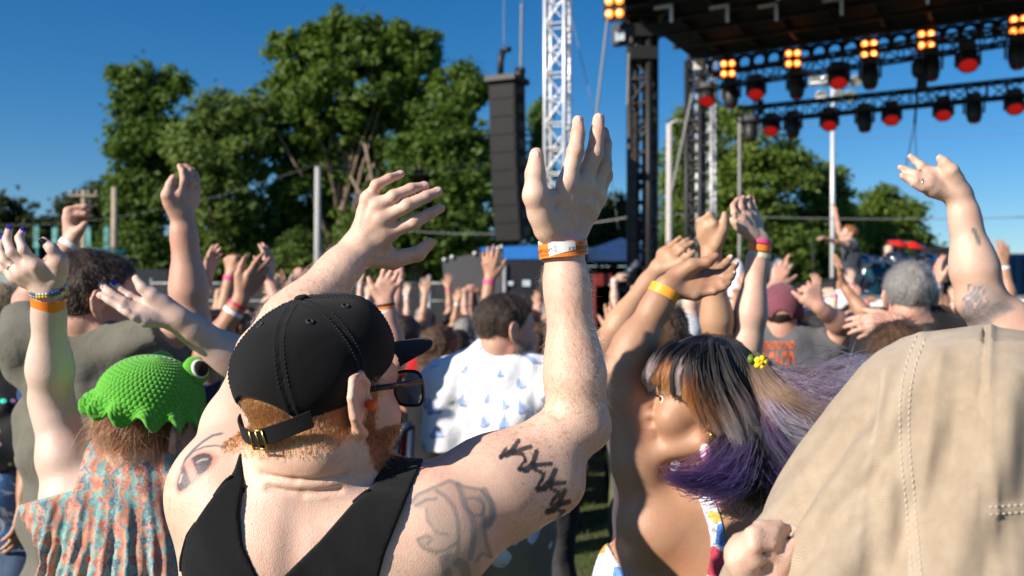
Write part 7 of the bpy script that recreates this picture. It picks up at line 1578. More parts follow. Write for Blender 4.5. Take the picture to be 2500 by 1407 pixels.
    def onj(q):
        o = Vector((0, 0, CAM_H)); h = bv.ray_cast(o, (Vector(P(q[0], q[1], 1)) - o).normalized()); return None if h[0] is None else (np.array(h[0]), -np.array(h[1]) if np.dot(np.array(h[1]), np.array(h[0]) - cam3) > 0 else np.array(h[1]))
    for path, offs, step in ((s1, (-11, 11), 9), (s3, (-9, 9), 9)):
        q = spline([(a, c_, 0) for a, c_ in path], 400)[:, :2]; ln_ = np.concatenate([[0], np.cumsum(np.hypot(*np.diff(q, axis=0).T))]); 
        for s in np.arange(4, ln_[-1], step * 1.7):
            p0 = np.array([np.interp(s, ln_, q[:, 0]), np.interp(s, ln_, q[:, 1])]); p1 = np.array([np.interp(s + step, ln_, q[:, 0]), np.interp(s + step, ln_, q[:, 1])]); t = p1 - p0; nrm = np.array([-t[1], t[0]]) / (np.hypot(*t) + 1e-6)
            for o_ in offs:
                a_, b_ = onj(p0 + nrm * o_), onj(p1 + nrm * o_)
                if a_ is not None and b_ is not None: st_.tube([a_[0], (a_[0] + b_[0]) / 2 + a_[1] * .0007, b_[0]], .0007, 5)
    # puckers across the seam
    tag(st_.build('stitching', thread, jk, True), kind='stuff'); m = cloth('tan_canvas_trim', (.44, .34, .24), .92, 500, .1, .2, .1)
    hem = [onj(q) for q in spline([(a + 4, c_ + 3, 0) for a, c_ in s5], 60)[:, :2]]; hem = [h[0] for h in hem if h is not None]
    t0 = onj((1926, 1318))
    if t0 is not None:
        nn = t0[1]; tx = unit(P(1926, 1318, 1) - P(1905, 1352, 1)); tx = unit(tx - nn * np.dot(tx, nn)); ty = np.cross(nn, tx); fr = plain('pale_tab_edge', (.52, .44, .35), .9)
        MB().box(t0[0] + nn * .002, (.030, .024, .003), tx, ty, nn).build('button_tab', m, jk); q = [t0[0] + nn * .0042 + tx * a * .0145 + ty * b_ * .0115 for a, b_ in ((-1, 1), (1, 1), (1, -1), (-1, -1))]
        MB().tube(q, .0011, 6).build('tab_stitching', fr, jk, True)
# ------------------------------------------------------------------ further near and middle people
def text_on(txt, V, F, quad, depth, mat, parent, name, dirv=(0, 1, 0), sub=6):
    """lettering laid on a surface: the text box is stretched over four photograph corners (tl, tr, br, bl) at the given depth, then dropped on the mesh"""
    from mathutils.bvhtree import BVHTree
    cu = bpy.data.curves.new('print', 'FONT'); cu.body = txt; cu.resolution_u = 3; cu.offset = .025; to = bpy.data.objects.new('tmp', cu); COL.objects.link(to); bpy.context.view_layer.update(); me = bpy.data.meshes.new_from_object(to); bpy.data.objects.remove(to)
    bm = bmesh.new(); bm.from_mesh(me); bmesh.ops.triangulate(bm, faces=bm.faces); bmesh.ops.subdivide_edges(bm, edges=[e for e in bm.edges if e.calc_length() > .12], cuts=2)
    V0 = np.array([v.co[:] for v in bm.verts]); bm.verts.index_update(); Fl = [[v.index for v in f.verts] for f in bm.faces]; bm.free()
    u = (V0[:, 0] - V0[:, 0].min()) / np.ptp(V0[:, 0]); v = (V0[:, 1] - V0[:, 1].min()) / np.ptp(V0[:, 1]); tl, tr, br, bl = [np.array(q, float) for q in quad]
    px = (tl[None] * (1 - u[:, None]) + tr[None] * u[:, None]) * v[:, None] + (bl[None] * (1 - u[:, None]) + br[None] * u[:, None]) * (1 - v[:, None])
    bv = BVHTree.FromPolygons([tuple(map(float, q)) for q in V], [tuple(map(int, f)) for f in F]); W = []; o = Vector((0, 0, CAM_H)); last = None
    for q in px:
        h = bv.ray_cast(o, (Vector(P(q[0], q[1], depth)) - o).normalized()); 
        if h[0] is not None: last = np.array(h[0]) + np.array(h[1]) * .003
        W.append(last if last is not None else P(q[0], q[1], depth))
    return mesh_obj(name, W, Fl, mat, parent, False)
def build_middle():
    std = lambda W, dv, bk, sd, c=(20, 25, 15), s=1.0: std_hand(W, dv, bk, sd, s, c)
    org = plain('orange_band_plastic', (.95, .235, .025)); wht = plain('white_band', (.8, .8, .78), .4); pnk = plain('pink_band', (.80, .08, .25), .4); redb = plain('red_band', (.70, .05, .08), .4); blkb = plain('black_cord_band', (.012, .012, .013), .7)
    # clapping man behind the woman
    d = 2.95; hc = P(1612, 842, d); nb = P(1618, 925, d); sL = P(1530, 960, d); sR = P(1705, 960, d)
    eR, wR = P(1755, 838, 2.8), P(1737, 628, 2.75); eL, wL = P(1478, 838, 2.9), P(1606, 655, 2.95)
    JR = px_hand(wR, 2.72, t=[(1752, 590, 0), (1764, 562, 0), (1768, 540, 0), (1769, 522, 0)], i=[(1742, 548, 0), (1732, 524, .0), (1722, 533, .01), (1716, 545, .02)], m=[(1728, 555, .01), (1716, 538, .02), (1707, 540, .03), (1702, 541, .04)], r=[(1719, 565, .02), (1711, 552, .03), (1706, 556, .04), (1704, 562, .04)], p=[(1713, 577, .03), (1708, 570, .04), (1706, 572, .05), (1705, 576, .05)])
    JL = px_hand(wL, 2.95, t=[(1640, 655, -.02), (1664, 641, -.03), (1683, 625, -.03), (1694, 615, -.03)], i=[(1641, 632, -.01), (1666, 611, -.01), (1682, 599, 0), (1692, 591, 0)], m=[(1633, 622, 0), (1655, 602, 0), (1670, 591, 0), (1680, 584, .01)], r=[(1622, 614, .02), (1640, 598, .02), (1652, 587, .02), (1662, 579, .02)], p=[(1614, 618, .03), (1630, 604, .04), (1640, 597, .04), (1648, 590, .04)])
    inf = figure('man with short brown hair clapping overhead behind the purple haired woman', hc, rot(8), nb, sL, sR, [(sL, eL, wL, JL, unit(A(-.5, -.8, .2)), .048, .038, .038, .026, .95), (sR, eR, wR, JR, unit(A(.1, -1, 0)), .052, .042, .043, .029, 1.0)], 'olive', 1.0, .006, 1.0, False, (.1, 1, 0), shirt=dict(kind='tee', mat=cloth('dark_plum_cotton', (.035, .022, .028)), sleeve=.75, vox=.007), hair=dict(kind='crop', col='brown', vox=.006, n=4500, len=.014, lift=.5))
    # pale arm with three bands
    d = 2.8; hc = P(1745, 925, d); nb = P(1745, 1010, d); sL = P(1655, 1040, d); sR = P(1800, 1010, d); eR, wR = P(1822, 838, d), P(1856, 590, d); eL, wL = P(1640, 1200, d), P(1660, 1330, d)
    JR = px_hand(wR, d, t=[(1832, 570, -.02), (1806, 555, -.03), (1794, 543, -.035), (1787, 536, -.035)], i=[(1812, 535, -.02), (1792, 520, -.03), (1789, 503, -.02), (1800, 486, 0)], m=[(1826, 529, 0), (1808, 508, -.01), (1808, 492, 0), (1816, 481, .01)], r=[(1839, 529, .02), (1826, 506, .01), (1824, 491, .02), (1829, 480, .03)], p=[(1851, 536, .03), (1843, 512, .03), (1839, 496, .03), (1838, 483, .04)])
    inf = figure('pale spectator whose raised arm carries pink, orange and white wristbands', hc, rot(10), nb, sL, sR, [(sR, eR, wR, JR, unit(A(.1, -.9, .3)), .050, .042, .043, .028, .98), (sL, eL, wL, std(wL, (0, 0, -1), (-1, 0, 0), 1), A(-1, 0, 0), .048, .038, .04, .027, 1.0)], 'fair', .97, .006, .95, True, (.1, 1, 0), shirt=dict(kind='tank', mat=cloth('grey_top', (.2, .2, .22)), vox=.008), hair=dict(kind='long', col='brown', vox=.008), fr=.3)
    ax = unit(wR - eR)
    for py, mt, wd in ((590, pnk, .012), (606, org, .017), (624, plain('cream_band', (.75, .68, .50), .5, var=.2, vscale=60), .014)): band('wristband', P(1856 - (py - 590) * .05, py, d - .002), ax, .0305, .0275, wd, A(1, 0, 0), mt, inf['root'])
    # tattooed arm at the right
    d = 2.0; hc = P(2680, 730, 2.05); nb = P(2650, 840, 2.03); sL = P(2490, 850, 2.0); sR = P(2790, 870, 2.05); eL, wL = P(2392, 728, 1.98), P(2346, 484, 1.98); eR, wR = P(2740, 1080, 2.0), P(2700, 1250, 2.0)
    JL = px_hand(wL, 1.98, t=[(2340, 446, -.01), (2322, 417, -.02), (2306, 398, -.02), (2294, 386, -.02)], i=[(2279, 424, 0), (2249, 406, 0), (2234, 393, .01), (2222, 382, .01)], m=[(2267, 437, -.01), (2234, 427, -.01), (2213, 417, 0), (2197, 409, 0)], r=[(2263, 452, -.015), (2234, 444, -.02), (2216, 436, -.01), (2201, 429, -.01)], p=[(2275, 466, -.01), (2250, 458, -.02), (2236, 453, -.02), (2226, 450, -.02)])
    def tatt(V, Nn):
        col = np.zeros((len(V), 4), np.float32); x, y, fc = paint_px(V, Nn); ink = np.array([.16, .17, .19]); z = lambda a, b: (2170 + a / 3.197, 360 + b / 3.197); near = fc & (V[:, 1] < 2.3)
        sh = np.clip(.5 - poly_sd(x.astype(np.float32), y.astype(np.float32), [z(580, 1180), z(640, 1070), z(760, 1060), z(860, 1130), z(980, 1260), z(830, 1330), z(780, 1407), z(600, 1407), z(560, 1280)]) / 12, 0, 1)
        nz = .5 + .5 * np.sin(x * .35 + 2 * np.sin(y * .21)) * np.sin(y * .41 + 2 * np.sin(x * .17)); a = sh * (.42 + .5 * nz * (y > 740))
        for k in range(5):
            th = k * 1.2566 + .4; cx, cy = z(680, 1165); pet = [(cx, cy), (cx + 22 * math.cos(th - .35), cy + 22 * math.sin(th - .35)), (cx + 34 * math.cos(th), cy + 34 * math.sin(th)), (cx + 22 * math.cos(th + .35), cy + 22 * math.sin(th + .35)), (cx, cy)]
            dd = seg_d(x, y, pet); a = np.maximum(a, np.clip(1.6 - dd / 2.6, 0, .9)); a = np.where(poly_sd(x.astype(np.float32), y.astype(np.float32), pet) < -1.5, a * .35, a)
            a = np.maximum(a, np.clip(1.2 - seg_d(x, y, [(cx, cy), (cx + 16 * math.cos(th), cy + 16 * math.sin(th))]) / 2.2, 0, .6))
        col[:, :3] = ink; col[:, 3] = np.where(near, a, 0); g = np.clip(1.4 - seg_d(x, y, [z(660, 640), z(690, 700), z(705, 750)]) / 5, 0, 1) * near; col[g > .1, :3] = (.03, .10, .08); col[:, 3] = np.maximum(col[:, 3], g * .9); return col
    inf = figure('black shirted spectator with flower tattooed arm and ring raised at right edge', hc, rot(-15), nb, sL, sR, [(sL, eL, wL, JL, unit(A(.2, -.9, -.3)), .060, .043, .043, .027, .95), (sR, eR, wR, std(wR, (0, 0, -1), (1, 0, 0), -1), A(1, 0, 0), .05, .04, .04, .027, 1.0)], 'fair', 1.0, .0052, 1.05, False, (0, 1, 0), shirt=dict(kind='tee', mat=cloth('black_cotton_crowd', (.012, .012, .014), .9, 600, .2, .4, .06), sleeve=.30, vox=.007), hair=dict(kind='short', col='dark brown', vox=.009), painted=tatt)
    MB().torus(lerp(JL['r'][0], JL['r'][1], .6), unit(JL['r'][1] - JL['r'][0]), .0095, .0018, 18, 6).build('ring', plain('silver', (.8, .8, .8), .15, 1.0, bstr=0), inf['root'], True)
    # maroon cap man with the printed tee
    d = 4.4; hc = P(1908, 772, d); HR = rot(14); nb = P(1918, 832, d); sL = P(1838, 862, d); sR = P(2012, 862, d - .02); eR, wR = P(2062, 802, 4.3), P(2002, 752, 4.2); eL, wL = P(1830, 780, 4.6), P(1890, 700, 4.75)
    inf = figure('man in maroon cap and grey tee with orange back print, fist raised', hc, HR, nb, sL, sR, [(sR, eR, wR, std(wR, (-.35, .1, .9), (.3, -1, 0), -1, (75, 80, 50)), unit(A(.3, -1, 0)), .055, .045, .045, .031, 1.05), (sL, eL, wL, std(wL, (.4, .2, .8), (-.3, -1, 0), 1), A(0, -1, 0), .052, .042, .043, .03, 1.0)], 'pink', 1.02, .0075, 1.2, False, (.2, 1, 0), shirt=dict(kind='tee', mat=cloth('washed_grey_cotton', (.115, .115, .122), .9, 600, .12, .5, .08), sleeve=.62, loose=.016, vox=.0085, fold=.009, seed=31), hair=dict(kind='under', col='dark brown', vox=.009), lower=('shorts', 'denim'), neck_r=.064)
    cp = empty('baseball_cap', hc, label='faded maroon cap on the man in the grey printed tee', cat='cap'); cap_parts(hc, HR, 1.02, cloth('maroon_twill', (.19, .055, .075), .85, 800, .15, .3, .1), cp, .007)
    Vs, Fs = inf['shirtVF']; om = plain('orange_print', (.62, .125, .035), .75, var=.35, vscale=40)
    text_on('UNDERGROUND', Vs, Fs, [(1838, 836), (1940, 832), (1940, 852), (1836, 858)], d, om, inf['shirt'], 'print'); text_on('CHICAGO', Vs, Fs, [(1836, 862), (1940, 856), (1938, 920), (1848, 922)], d, om, inf['shirt'], 'print'); text_on('ILLINOIS', Vs, Fs, [(1866, 926), (1936, 926), (1936, 934), (1868, 934)], d, om, inf['shirt'], 'print')
    # grey haired man in black, forearm across with pink bands
    d = 3.8; hc = P(2222, 728, d); HR = rot(20, -4); nb = P(2240, 805, d); sL = P(2140, 835, d); sR = P(2345, 825, d); eR, wR = P(2320, 935, 3.55), P(2196, 788, 3.45); eL, wL = P(2085, 950, 3.7), P(2110, 1080, 3.6)
    bm = cloth('black_cotton_crowd', (.012, .012, .014)); inf = figure('grey haired man in black long sleeves with pink wristbands', hc, HR, nb, sL, sR, [(sR, eR, wR, std(wR, (-1, .1, -.05), (0, -.8, .5), 1, (12, 14, 10)), unit(A(0, -.8, .5)), .056, .046, .046, .03, 1.08), (sL, eL, wL, std(wL, (0, 0, -1), (-1, 0, 0), 1), A(-1, 0, 0), .054, .042, .043, .03, 1.0)], 'pink', 1.02, .0065, 1.2, False, (.25, 1, 0), shirt=dict(kind='tee', mat=bm, sleeve=1.72, loose=.014, vox=.0085), hair=dict(kind='short', col='grey', vox=.0065, n=5000, len=.022, lift=.6), neck_r=.064)
    ax = unit(wR - eR)
    for k, mt in ((.80, plain('coral_band', (.75, .18, .16), .4)), (.86, wht), (.92, pnk)): band('wristband', lerp(eR, wR, k), ax, .040, .036, .013, A(0, 0, 1), mt, inf['root'])
    # woman with claw clip
    d = 3.0; hc = P(2195, 893, d); HR = rot(15); nb = P(2195, 985, d); sL = P(2110, 1010, d); sR = P(2280, 1010, d); e1, w1 = P(2090, 1150, d), P(2120, 1280, d); e2, w2 = P(2300, 1150, d), P(2290, 1280, d)
    inf = figure('brown haired woman with a dark claw clip in front of the grey haired man', hc, HR, nb, sL, sR, [(sL, e1, w1, std(w1, (0, 0, -1), (-1, 0, 0), 1), A(-1, 0, 0), .048, .038, .038, .026, .95), (sR, e2, w2, std(w2, (0, 0, -1), (1, 0, 0), -1), A(1, 0, 0), .048, .038, .038, .026, .95)], 'tan', .97, .008, .95, True, shirt=dict(kind='tee', mat=bm, vox=.010), hair=dict(kind='long', col='brown', vox=.007, n=4500, len=.07, lift=.15, jit=.2))
    cl = empty('hair_clip', hc, label='dark claw clip in the brown haired woman\'s hair', cat='hair clip'); c = hc + HR @ A(.015, -.125, .03); m = MB()
    for s_ in (-1, 1):
        for k in range(5): m.tube([c + HR @ A(s_ * .004, -.008, .02 - k * .010), c + HR @ A(s_ * .02, -.004, .018 - k * .010), c + HR @ A(s_ * .028, .012, .016 - k * .010)], .003, 6)
    m.tube([c + HR @ A(0, -.009, .026), c + HR @ A(0, -.009, -.026)], .006, 8); m.build('claw', plain('clip_black', (.012, .010, .010), .2, bstr=0), cl, True)
    # hand with cord and bands beside the cap, and hand with red and white bands
    d = 3.4; hc = P(845, 830, d); nb = P(850, 915, d); sL = P(770, 950, d); sR = P(925, 950, d); eR, wR = P(962, 880, 3.35), P(942, 742, 3.35); eL, wL = P(740, 1080, d), P(760, 1200, d)
    JR = px_hand(wR, 3.35, t=[(925, 728, 0), (911, 706, 0), (904, 690, 0), (900, 679, 0)], i=[(928, 690, 0), (936, 665, 0), (940, 653, 0), (942, 646, 0)], m=[(940, 690, 0), (952, 669, 0), (957, 659, 0), (960, 652, 0)], r=[(951, 694, 0), (964, 680, 0), (969, 670, 0), (972, 664, 0)], p=[(960, 703, 0), (973, 694, 0), (978, 688, 0), (981, 683, 0)])
    inf = figure('spectator hidden behind the black cap with spread hand and corded wrist raised', hc, rot(10), nb, sL, sR, [(sR, eR, wR, JR, unit(A(0, -1, 0)), .05, .040, .041, .028, .95), (sL, eL, wL, std(wL, (0, 0, -1), (-1, 0, 0), 1), A(-1, 0, 0), .05, .04, .04, .027, 1.0)], 'pink', .98, .0062, 1.0, True, shirt=dict(kind='tank', mat=cloth('plum_top', (.10, .03, .06)), vox=.009), hair=dict(kind='long', col='dark brown', vox=.009))
    ax = unit(wR - eR); band('wristband', P(941, 745, 3.35), ax, .031, .028, .008, A(1, 0, 0), blkb, inf['root']); band('wristband', P(942, 752, 3.35), ax, .031, .028, .008, A(1, 0, 0), org, inf['root']); band('wristband', P(942, 760, 3.35), ax, .031, .028, .010, A(1, 0, 0), wht, inf['root'])
    d = 3.3; hc = P(425, 868, d); nb = P(415, 955, d); sL = P(335, 990, d); sR = P(495, 985, d); eR, wR = P(505, 868, 3.25), P(586, 735, 3.25); eL, wL = P(330, 1120, d), P(350, 1230, d)
    JR = px_hand(wR, 3.25, t=[(586, 700, 0), (583, 672, 0), (590, 648, 0), (597, 630, 0)], i=[(608, 668, 0), (622, 643, 0), (632, 630, 0), (641, 620, 0)], m=[(617, 676, .01), (637, 653, .01), (650, 640, .01), (659, 630, .01)], r=[(623, 688, .02), (640, 672, .02), (648, 663, .02), (655, 657, .02)], p=[(625, 700, .03), (638, 688, .03), (645, 681, .03), (650, 677, .03)])
    inf = figure('spectator in sunglasses below the raised hand with red and white bands', hc, rot(60), nb, sL, sR, [(sR, eR, wR, JR, unit(A(-.2, -1, 0)), .05, .040, .041, .028, .98), (sL, eL, wL, std(wL, (0, 0, -1), (-1, 0, 0), 1), A(-1, 0, 0), .05, .04, .04, .027, 1.0)], 'tan', .98, .0062, 1.0, False, (.4, 1, 0), shirt=dict(kind='tee', mat=cloth('navy_print_tee', (.02, .03, .07)), vox=.009), hair=dict(kind='short', col='dark brown', vox=.008))
    ax = unit(wR - eR); band('wristband', lerp(eR, wR, .93), ax, .0315, .028, .012, A(1, 0, 0), redb, inf['root']); band('wristband', lerp(eR, wR, .80), ax, .033, .030, .014, A(1, 0, 0), wht, inf['root'])
    HR = rot(60); sg = empty('sunglasses', hc, label='dark sunglasses on the spectator below the banded hand', cat='sunglasses'); m = MB(); L = lambda a, b, c: hc + .98 * (HR @ A(a, b, c))
    for s_ in (-1, 1): m.lathe(L(s_ * .033, .112, .006), [(.028, 0), (.027, .004), (.001, .008)], HR @ A(s_ * .2, 1, 0), 16); m.tube([L(s_ * .068, .10, .010), L(s_ * .079, .0, .012)], .003, 6)
    m.tube([L(-.01, .115, .01), L(.01, .115, .01)], .003, 6); m.build('frame', plain('shades_black', (.01, .012, .02), .1, bstr=0), sg, True)
    # singer and drummer
    d = 14.6; S0 = 1.0; gz = 1.83; hc = P(2072, 572, d); HR = rot(-80, 12); nb = hc + A(.03, 0, -.14); sL = nb + A(-.02, -.14, -.04); sR = nb + A(-.02, .14, -.04); eL, wL = P(2052, 582, 14.4), P(2035, 577, 14.3); eL = sL + A(-.22, -.1, .03); wL = eL + A(-.20, -.1, .06); eR = sR + A(-.10, .02, .24); wR = eR + A(-.04, 0, .24)
    pv = A(nb[0] + .03, nb[1], nb[2] - .52)
    inf = figure('singer on stage in dark overall with red hair and outstretched arms', hc, HR, nb, sL, sR, [(sL, eL, wL, std(wL, (-1, -.2, .2), (0, 0, 1), 1), A(0, 0, 1), .05, .04, .04, .028, 1.1), (sR, eR, wR, std(wR, (-.1, 0, 1), (1, 0, 0), 1), A(1, 0, 0), .05, .04, .04, .028, 1.1)], 'pink', 1.0, .011, 1.1, False, (-1, .1, 0), pv=pv, shirt=dict(kind='tee', mat=cloth('navy_overall', (.022, .03, .042)), sleeve=.5, vox=.012, hem=-.1), hair=dict(kind='short', col='ginger', vox=.011), lower=None)
    V, F = sdf_mesh(U(.05, Ell(pv, (.17, .17, .14)), Cone(pv + A(0, -.09, -.03), A(pv[0], pv[1] - .1, gz + .08), .10, .07), Cone(pv + A(0, .09, -.03), A(pv[0], pv[1] + .1, gz + .08), .10, .07)), .014); mesh_obj('trousers', V, F, cloth('navy_overall', (.022, .03, .042)), inf['root'])
    for s_ in (-.1, .1): MB().box(A(pv[0] - .05, pv[1] + s_, gz + .05), (.26, .10, .09)).build('shoe', plain('dark_shoe', (.03, .03, .032)), inf['root'])
    d = 15.9; hc = P(2170, 612, d); nb = hc + A(.02, 0, -.15); sL = nb + A(-.18, 0, -.05); sR = nb + A(.18, 0, -.05); eL = sL + A(-.12, -.15, -.2); wL = eL + A(-.05, -.2, .1); eR = sR + A(.12, -.15, -.2); wR = eR + A(.02, -.2, .12); pv = nb - A(0, 0, .5)
    inf = figure('long haired drummer in black seated behind the drum kit', hc, rot(-160), nb, sL, sR, [(sL, eL, wL, std(wL, (.2, -1, 0), (0, 0, 1), 1, (60, 70, 40)), A(0, 0, 1), .048, .038, .038, .027, 1.0), (sR, eR, wR, std(wR, (-.2, -1, 0), (0, 0, 1), -1, (60, 70, 40)), A(0, 0, 1), .048, .038, .038, .027, 1.0)], 'fair', 1.0, .012, 1.0, False, (-.3, -1, 0), pv=pv, shirt=dict(kind='tee', mat=bm, vox=.012), hair=dict(kind='long', col='black', vox=.012), lower=None)
    V, F = sdf_mesh(U(.05, Ell(pv, (.17, .14, .13)), Cone(pv + A(-.1, 0, -.02), pv + A(-.16, -.4, -.02), .09, .07), Cone(pv + A(.1, 0, -.02), pv + A(.16, -.4, -.02), .09, .07), Cone(pv + A(-.16, -.4, -.02), A(pv[0] - .16, pv[1] - .38, gz + .05), .07, .05), Cone(pv + A(.16, -.4, -.02), A(pv[0] + .16, pv[1] - .38, gz + .05), .07, .05)), .016); mesh_obj('trousers', V, F, bm, inf['root'])
    st_ = empty('drum_stool', A(pv[0], pv[1], gz), label='round stool under the drummer', cat='stool'); MB().lathe(A(pv[0], pv[1], pv[2] - .16), [(.16, -.06), (.17, 0), (.15, .03)], n=16).build('seat', BLK(), st_, True); MB().tube([A(pv[0], pv[1], gz), A(pv[0], pv[1], pv[2] - .2)], .03, 8).build('leg', BLK(), st_, True)
# ------------------------------------------------------------------ the crowd
def build_crowd():
    r = np.random.default_rng(77)
    hz = 1.60; nb = A(0, -.01, 1.455); pv = A(0, 0, .93); hc = A(0, .015, hz); HR = rot(0)
    def dirs(kind, s):
        return {'up': ((s * .38, .22, .86), (-s * .10, .12, 1), (0, .1, 1), (0, -1, .1), (12, 14, 10)), 'wide': ((s * .75, .2, .55), (s * .12, .1, 1), (s * .1, .2, 1), (s * .1, -1, .1), (10, 10, 8)), 'bent': ((s * .85, .35, .15), (-s * .30, .30, .95), (-s * .1, .2, 1), (0, -1, .2), (18, 20, 12)),
                'clap': ((s * .42, .45, .70), (-s * .55, .25, .85), (-s * .1, .15, 1), (s * 1, 0, .2), (10, 14, 10)), 'down': ((s * .28, -.05, -1), (s * .02, .35, -1), (0, .2, -1), (s * 1, 0, 0), (25, 25, 15)), 'fist': ((s * .45, .3, .8), (-s * .15, .1, 1), (0, .1, 1), (0, -1, .1), (80, 85, 45)), 'front': ((s * .3, .55, -.55), (-s * .25, .75, .5), (0, .6, .6), (s * .6, -.6, .2), (35, 35, 20)), 'flop': ((s * .42, .25, .9), (s * .05, .2, 1), (-s * .6, .45, .35), (-s * .1, -.5, .9), (12, 14, 8))}[kind]
    protos = []
    for i, (kl, kr, b, fem) in enumerate([('up', 'up', 1.0, False), ('down', 'up', 1.05, False), ('wide', 'down', .93, True), ('clap', 'clap', 1.0, False), ('down', 'down', 1.12, False), ('bent', 'up', .93, True), ('fist', 'front', 1.1, False), ('flop', 'flop', .95, True), ('up', 'bent', 1.0, False), ('front', 'front', .95, True), ('down', 'wide', .93, True), ('flop', 'down', 1.0, False)]):
        arms = []; parts = []
        for s, kd in ((-1, kl), (1, kr)):
            u, f, hd_, bk, cu = dirs(kd, s); lift = .05 if u[2] > .3 else 0; S_ = A(s * .175 * b, -.005, 1.405 + lift); E_ = S_ + unit(u) * .275; W_ = E_ + unit(f) * .245; J = std_hand(W_, hd_, bk, -s, 1.0, cu, 6)
            arms.append((S_, E_, W_, J, bk))
        torso = torso_sdf(nb, pv, arms[0][0], arms[1][0], None, A(0, 1, 0), b, fem)
        n = [torso]; hs_ = []
        for (S_, E_, W_, J, bk) in arms: n += [arm_sdf(S_, E_, W_, .048 * b, .039 * b, .040, .027, A(*bk))]; hs_.append(hand_sdf(W_, J, A(*bk), 1.0, 1.1))
        hdn, _ = head_parts(hc, HR, .97, fem); body = U(.012, U(.02, U(.03, *n, Cone(hc + A(0, -.028, -.05), nb - A(0, 0, .02), .056, .064)), hdn), *hs_)
        V, F = sdf_mesh(Cut(body, lambda p: 1.12 - p[:, 2]), .0072); me_b = mesh_obj('body', V, F, skin_of('fair'), None); sh = []
        for kind in ('tee', 'tank'):
            V, F = sdf_mesh(shirt_sdf(torso, [(a[0], a[1], a[2], .048 * b, .039 * b) for a in arms], nb, pv, kind, .55, .012, b, .008, 20 + i, -.1, .082 if kind == 'tee' else .10), .0105); sh.append(mesh_obj('shirt', V, F, BLK(), None))
        protos.append(dict(body=me_b.data, shirts=[s_.data for s_ in sh], arms=arms, fem=fem, kinds=(kl, kr)))
        for o in [me_b] + sh: bpy.data.objects.remove(o)
    hairs = {}
    for k in ('short', 'crop', 'long', 'bun', 'pony', 'curly', 'under'):
        V, F = sdf_mesh(hair_sdf(k, hc, HR, .97, 4), .0085); o = mesh_obj('hair', V, F, hairm('brown'), None); hairs[k] = o.data; bpy.data.objects.remove(o)
    tmp = empty('tmp'); cap_parts(hc, HR, .97, BLK(), tmp, .008); capm = [(c.name.split('.')[0], c.data) for c in tmp.children]; capm += [('cap_button', c2.data) for c in tmp.children for c2 in c.children]
    legs_parts(pv, A(1, 0, 0), 1.0, BLK(), tmp, plain('dark_shoe', (.03, .03, .032)), .016); legm = [(c.name.split('.')[0], c.data) for c in tmp.children if c.name.startswith(('trousers', 'shoe'))]
    for c in list(tmp.children_recursive): bpy.data.objects.remove(c)
    bpy.data.objects.remove(tmp)
    bd = {}
    def part(name, data, mat, parent):
        o = bpy.data.objects.new(name, data); COL.objects.link(o); o.parent = parent
        if len(data.materials) == 0: data.materials.append(mat)
        o.material_slots[0].link = 'OBJECT'; o.material_slots[0].material = mat; return o
    CLO = {'black': (.012, .012, .014), 'charcoal': (.05, .05, .055), 'white': (.78, .78, .78), 'red': (.45, .02, .02), 'navy': (.02, .03, .08), 'grey': (.22, .22, .23), 'teal': (.03, .18, .20), 'maroon': (.13, .02, .03), 'pink': (.65, .28, .33), 'olive': (.10, .11, .05), 'pale blue': (.32, .45, .62), 'orange': (.60, .20, .04), 'purple': (.12, .05, .20)}
    cm = {k: cloth('crowd_' + k.replace(' ', '_'), v, .9, 400, .12, .5, .05) for k, v in CLO.items()}
    used = set(); cnt = [0]
    ordn = ['first', 'second', 'third', 'fourth', 'fifth', 'sixth', 'seventh', 'eighth', 'ninth', 'tenth', 'eleventh', 'twelfth', 'thirteenth', 'fourteenth', 'fifteenth', 'sixteenth', 'seventeenth', 'eighteenth', 'nineteenth', 'twentieth'] + ['twenty-' + q for q in ('first', 'second', 'third', 'fourth', 'fifth', 'sixth', 'seventh', 'eighth', 'ninth')] + ['thirtieth'] + ['thirty-' + q for q in ('first', 'second', 'third', 'fourth', 'fifth', 'sixth')]
    posew = {('up', 'up'): 'both hands up', ('down', 'up'): 'one hand up', ('wide', 'down'): 'one arm spread wide', ('clap', 'clap'): 'clapping overhead', ('down', 'down'): 'arms down', ('bent', 'up'): 'arms raised unevenly', ('fist', 'front'): 'raising a fist', ('flop', 'flop'): 'waving both hands', ('up', 'bent'): 'arms lifted', ('front', 'front'): 'hands held in front', ('down', 'wide'): 'an arm flung out', ('flop', 'down'): 'waving one hand'}
    bands = [plain('orange_band_plastic', (.95, .235, .025)), plain('white_band', (.8, .8, .78)), plain('pink_band', (.80, .08, .25))]
    def spot(x, y, hgt, yaw, pi, colr, sk, hair, hc_, cap=None, kind=None, label=None, where=''):
        pr = protos[pi]; s = hgt / 1.72; kind = (1 if pr['fem'] and r.random() < .5 else 0) if kind is None else kind
        hw = {'short': 'short', 'crop': 'cropped', 'long': 'long', 'bun': 'bunned', 'pony': 'ponytailed', 'curly': 'curly', None: 'no'}[hair]
        lab = label or (f"{colr} {'top' if kind else 'tee'} spectator, " + (f'{cap} cap, ' if cap else (f'{hw} {hc_} hair, ' if hair else 'bald head, ')) + posew[pr['kinds']] + ', ' + where)
        if len(lab.replace(',', '').split()) > 16: lab = lab.replace(hw + ' ', '', 1)
        t = empty('person', (x, y, 0), label=lab, cat='person', group='crowd facing the stage'); t.rotation_euler = (0, 0, R_(-yaw)); t.scale = (s, s, s)
        part('body', pr['body'], skin_of(sk), t); part('shirt', pr['shirts'][kind], cm[colr], t)
        if hair: part('hair', hairs['under' if cap else hair], hairm(hc_), t)
        if cap:
            for nme, dt in capm: part(nme, dt, cm[cap], t)
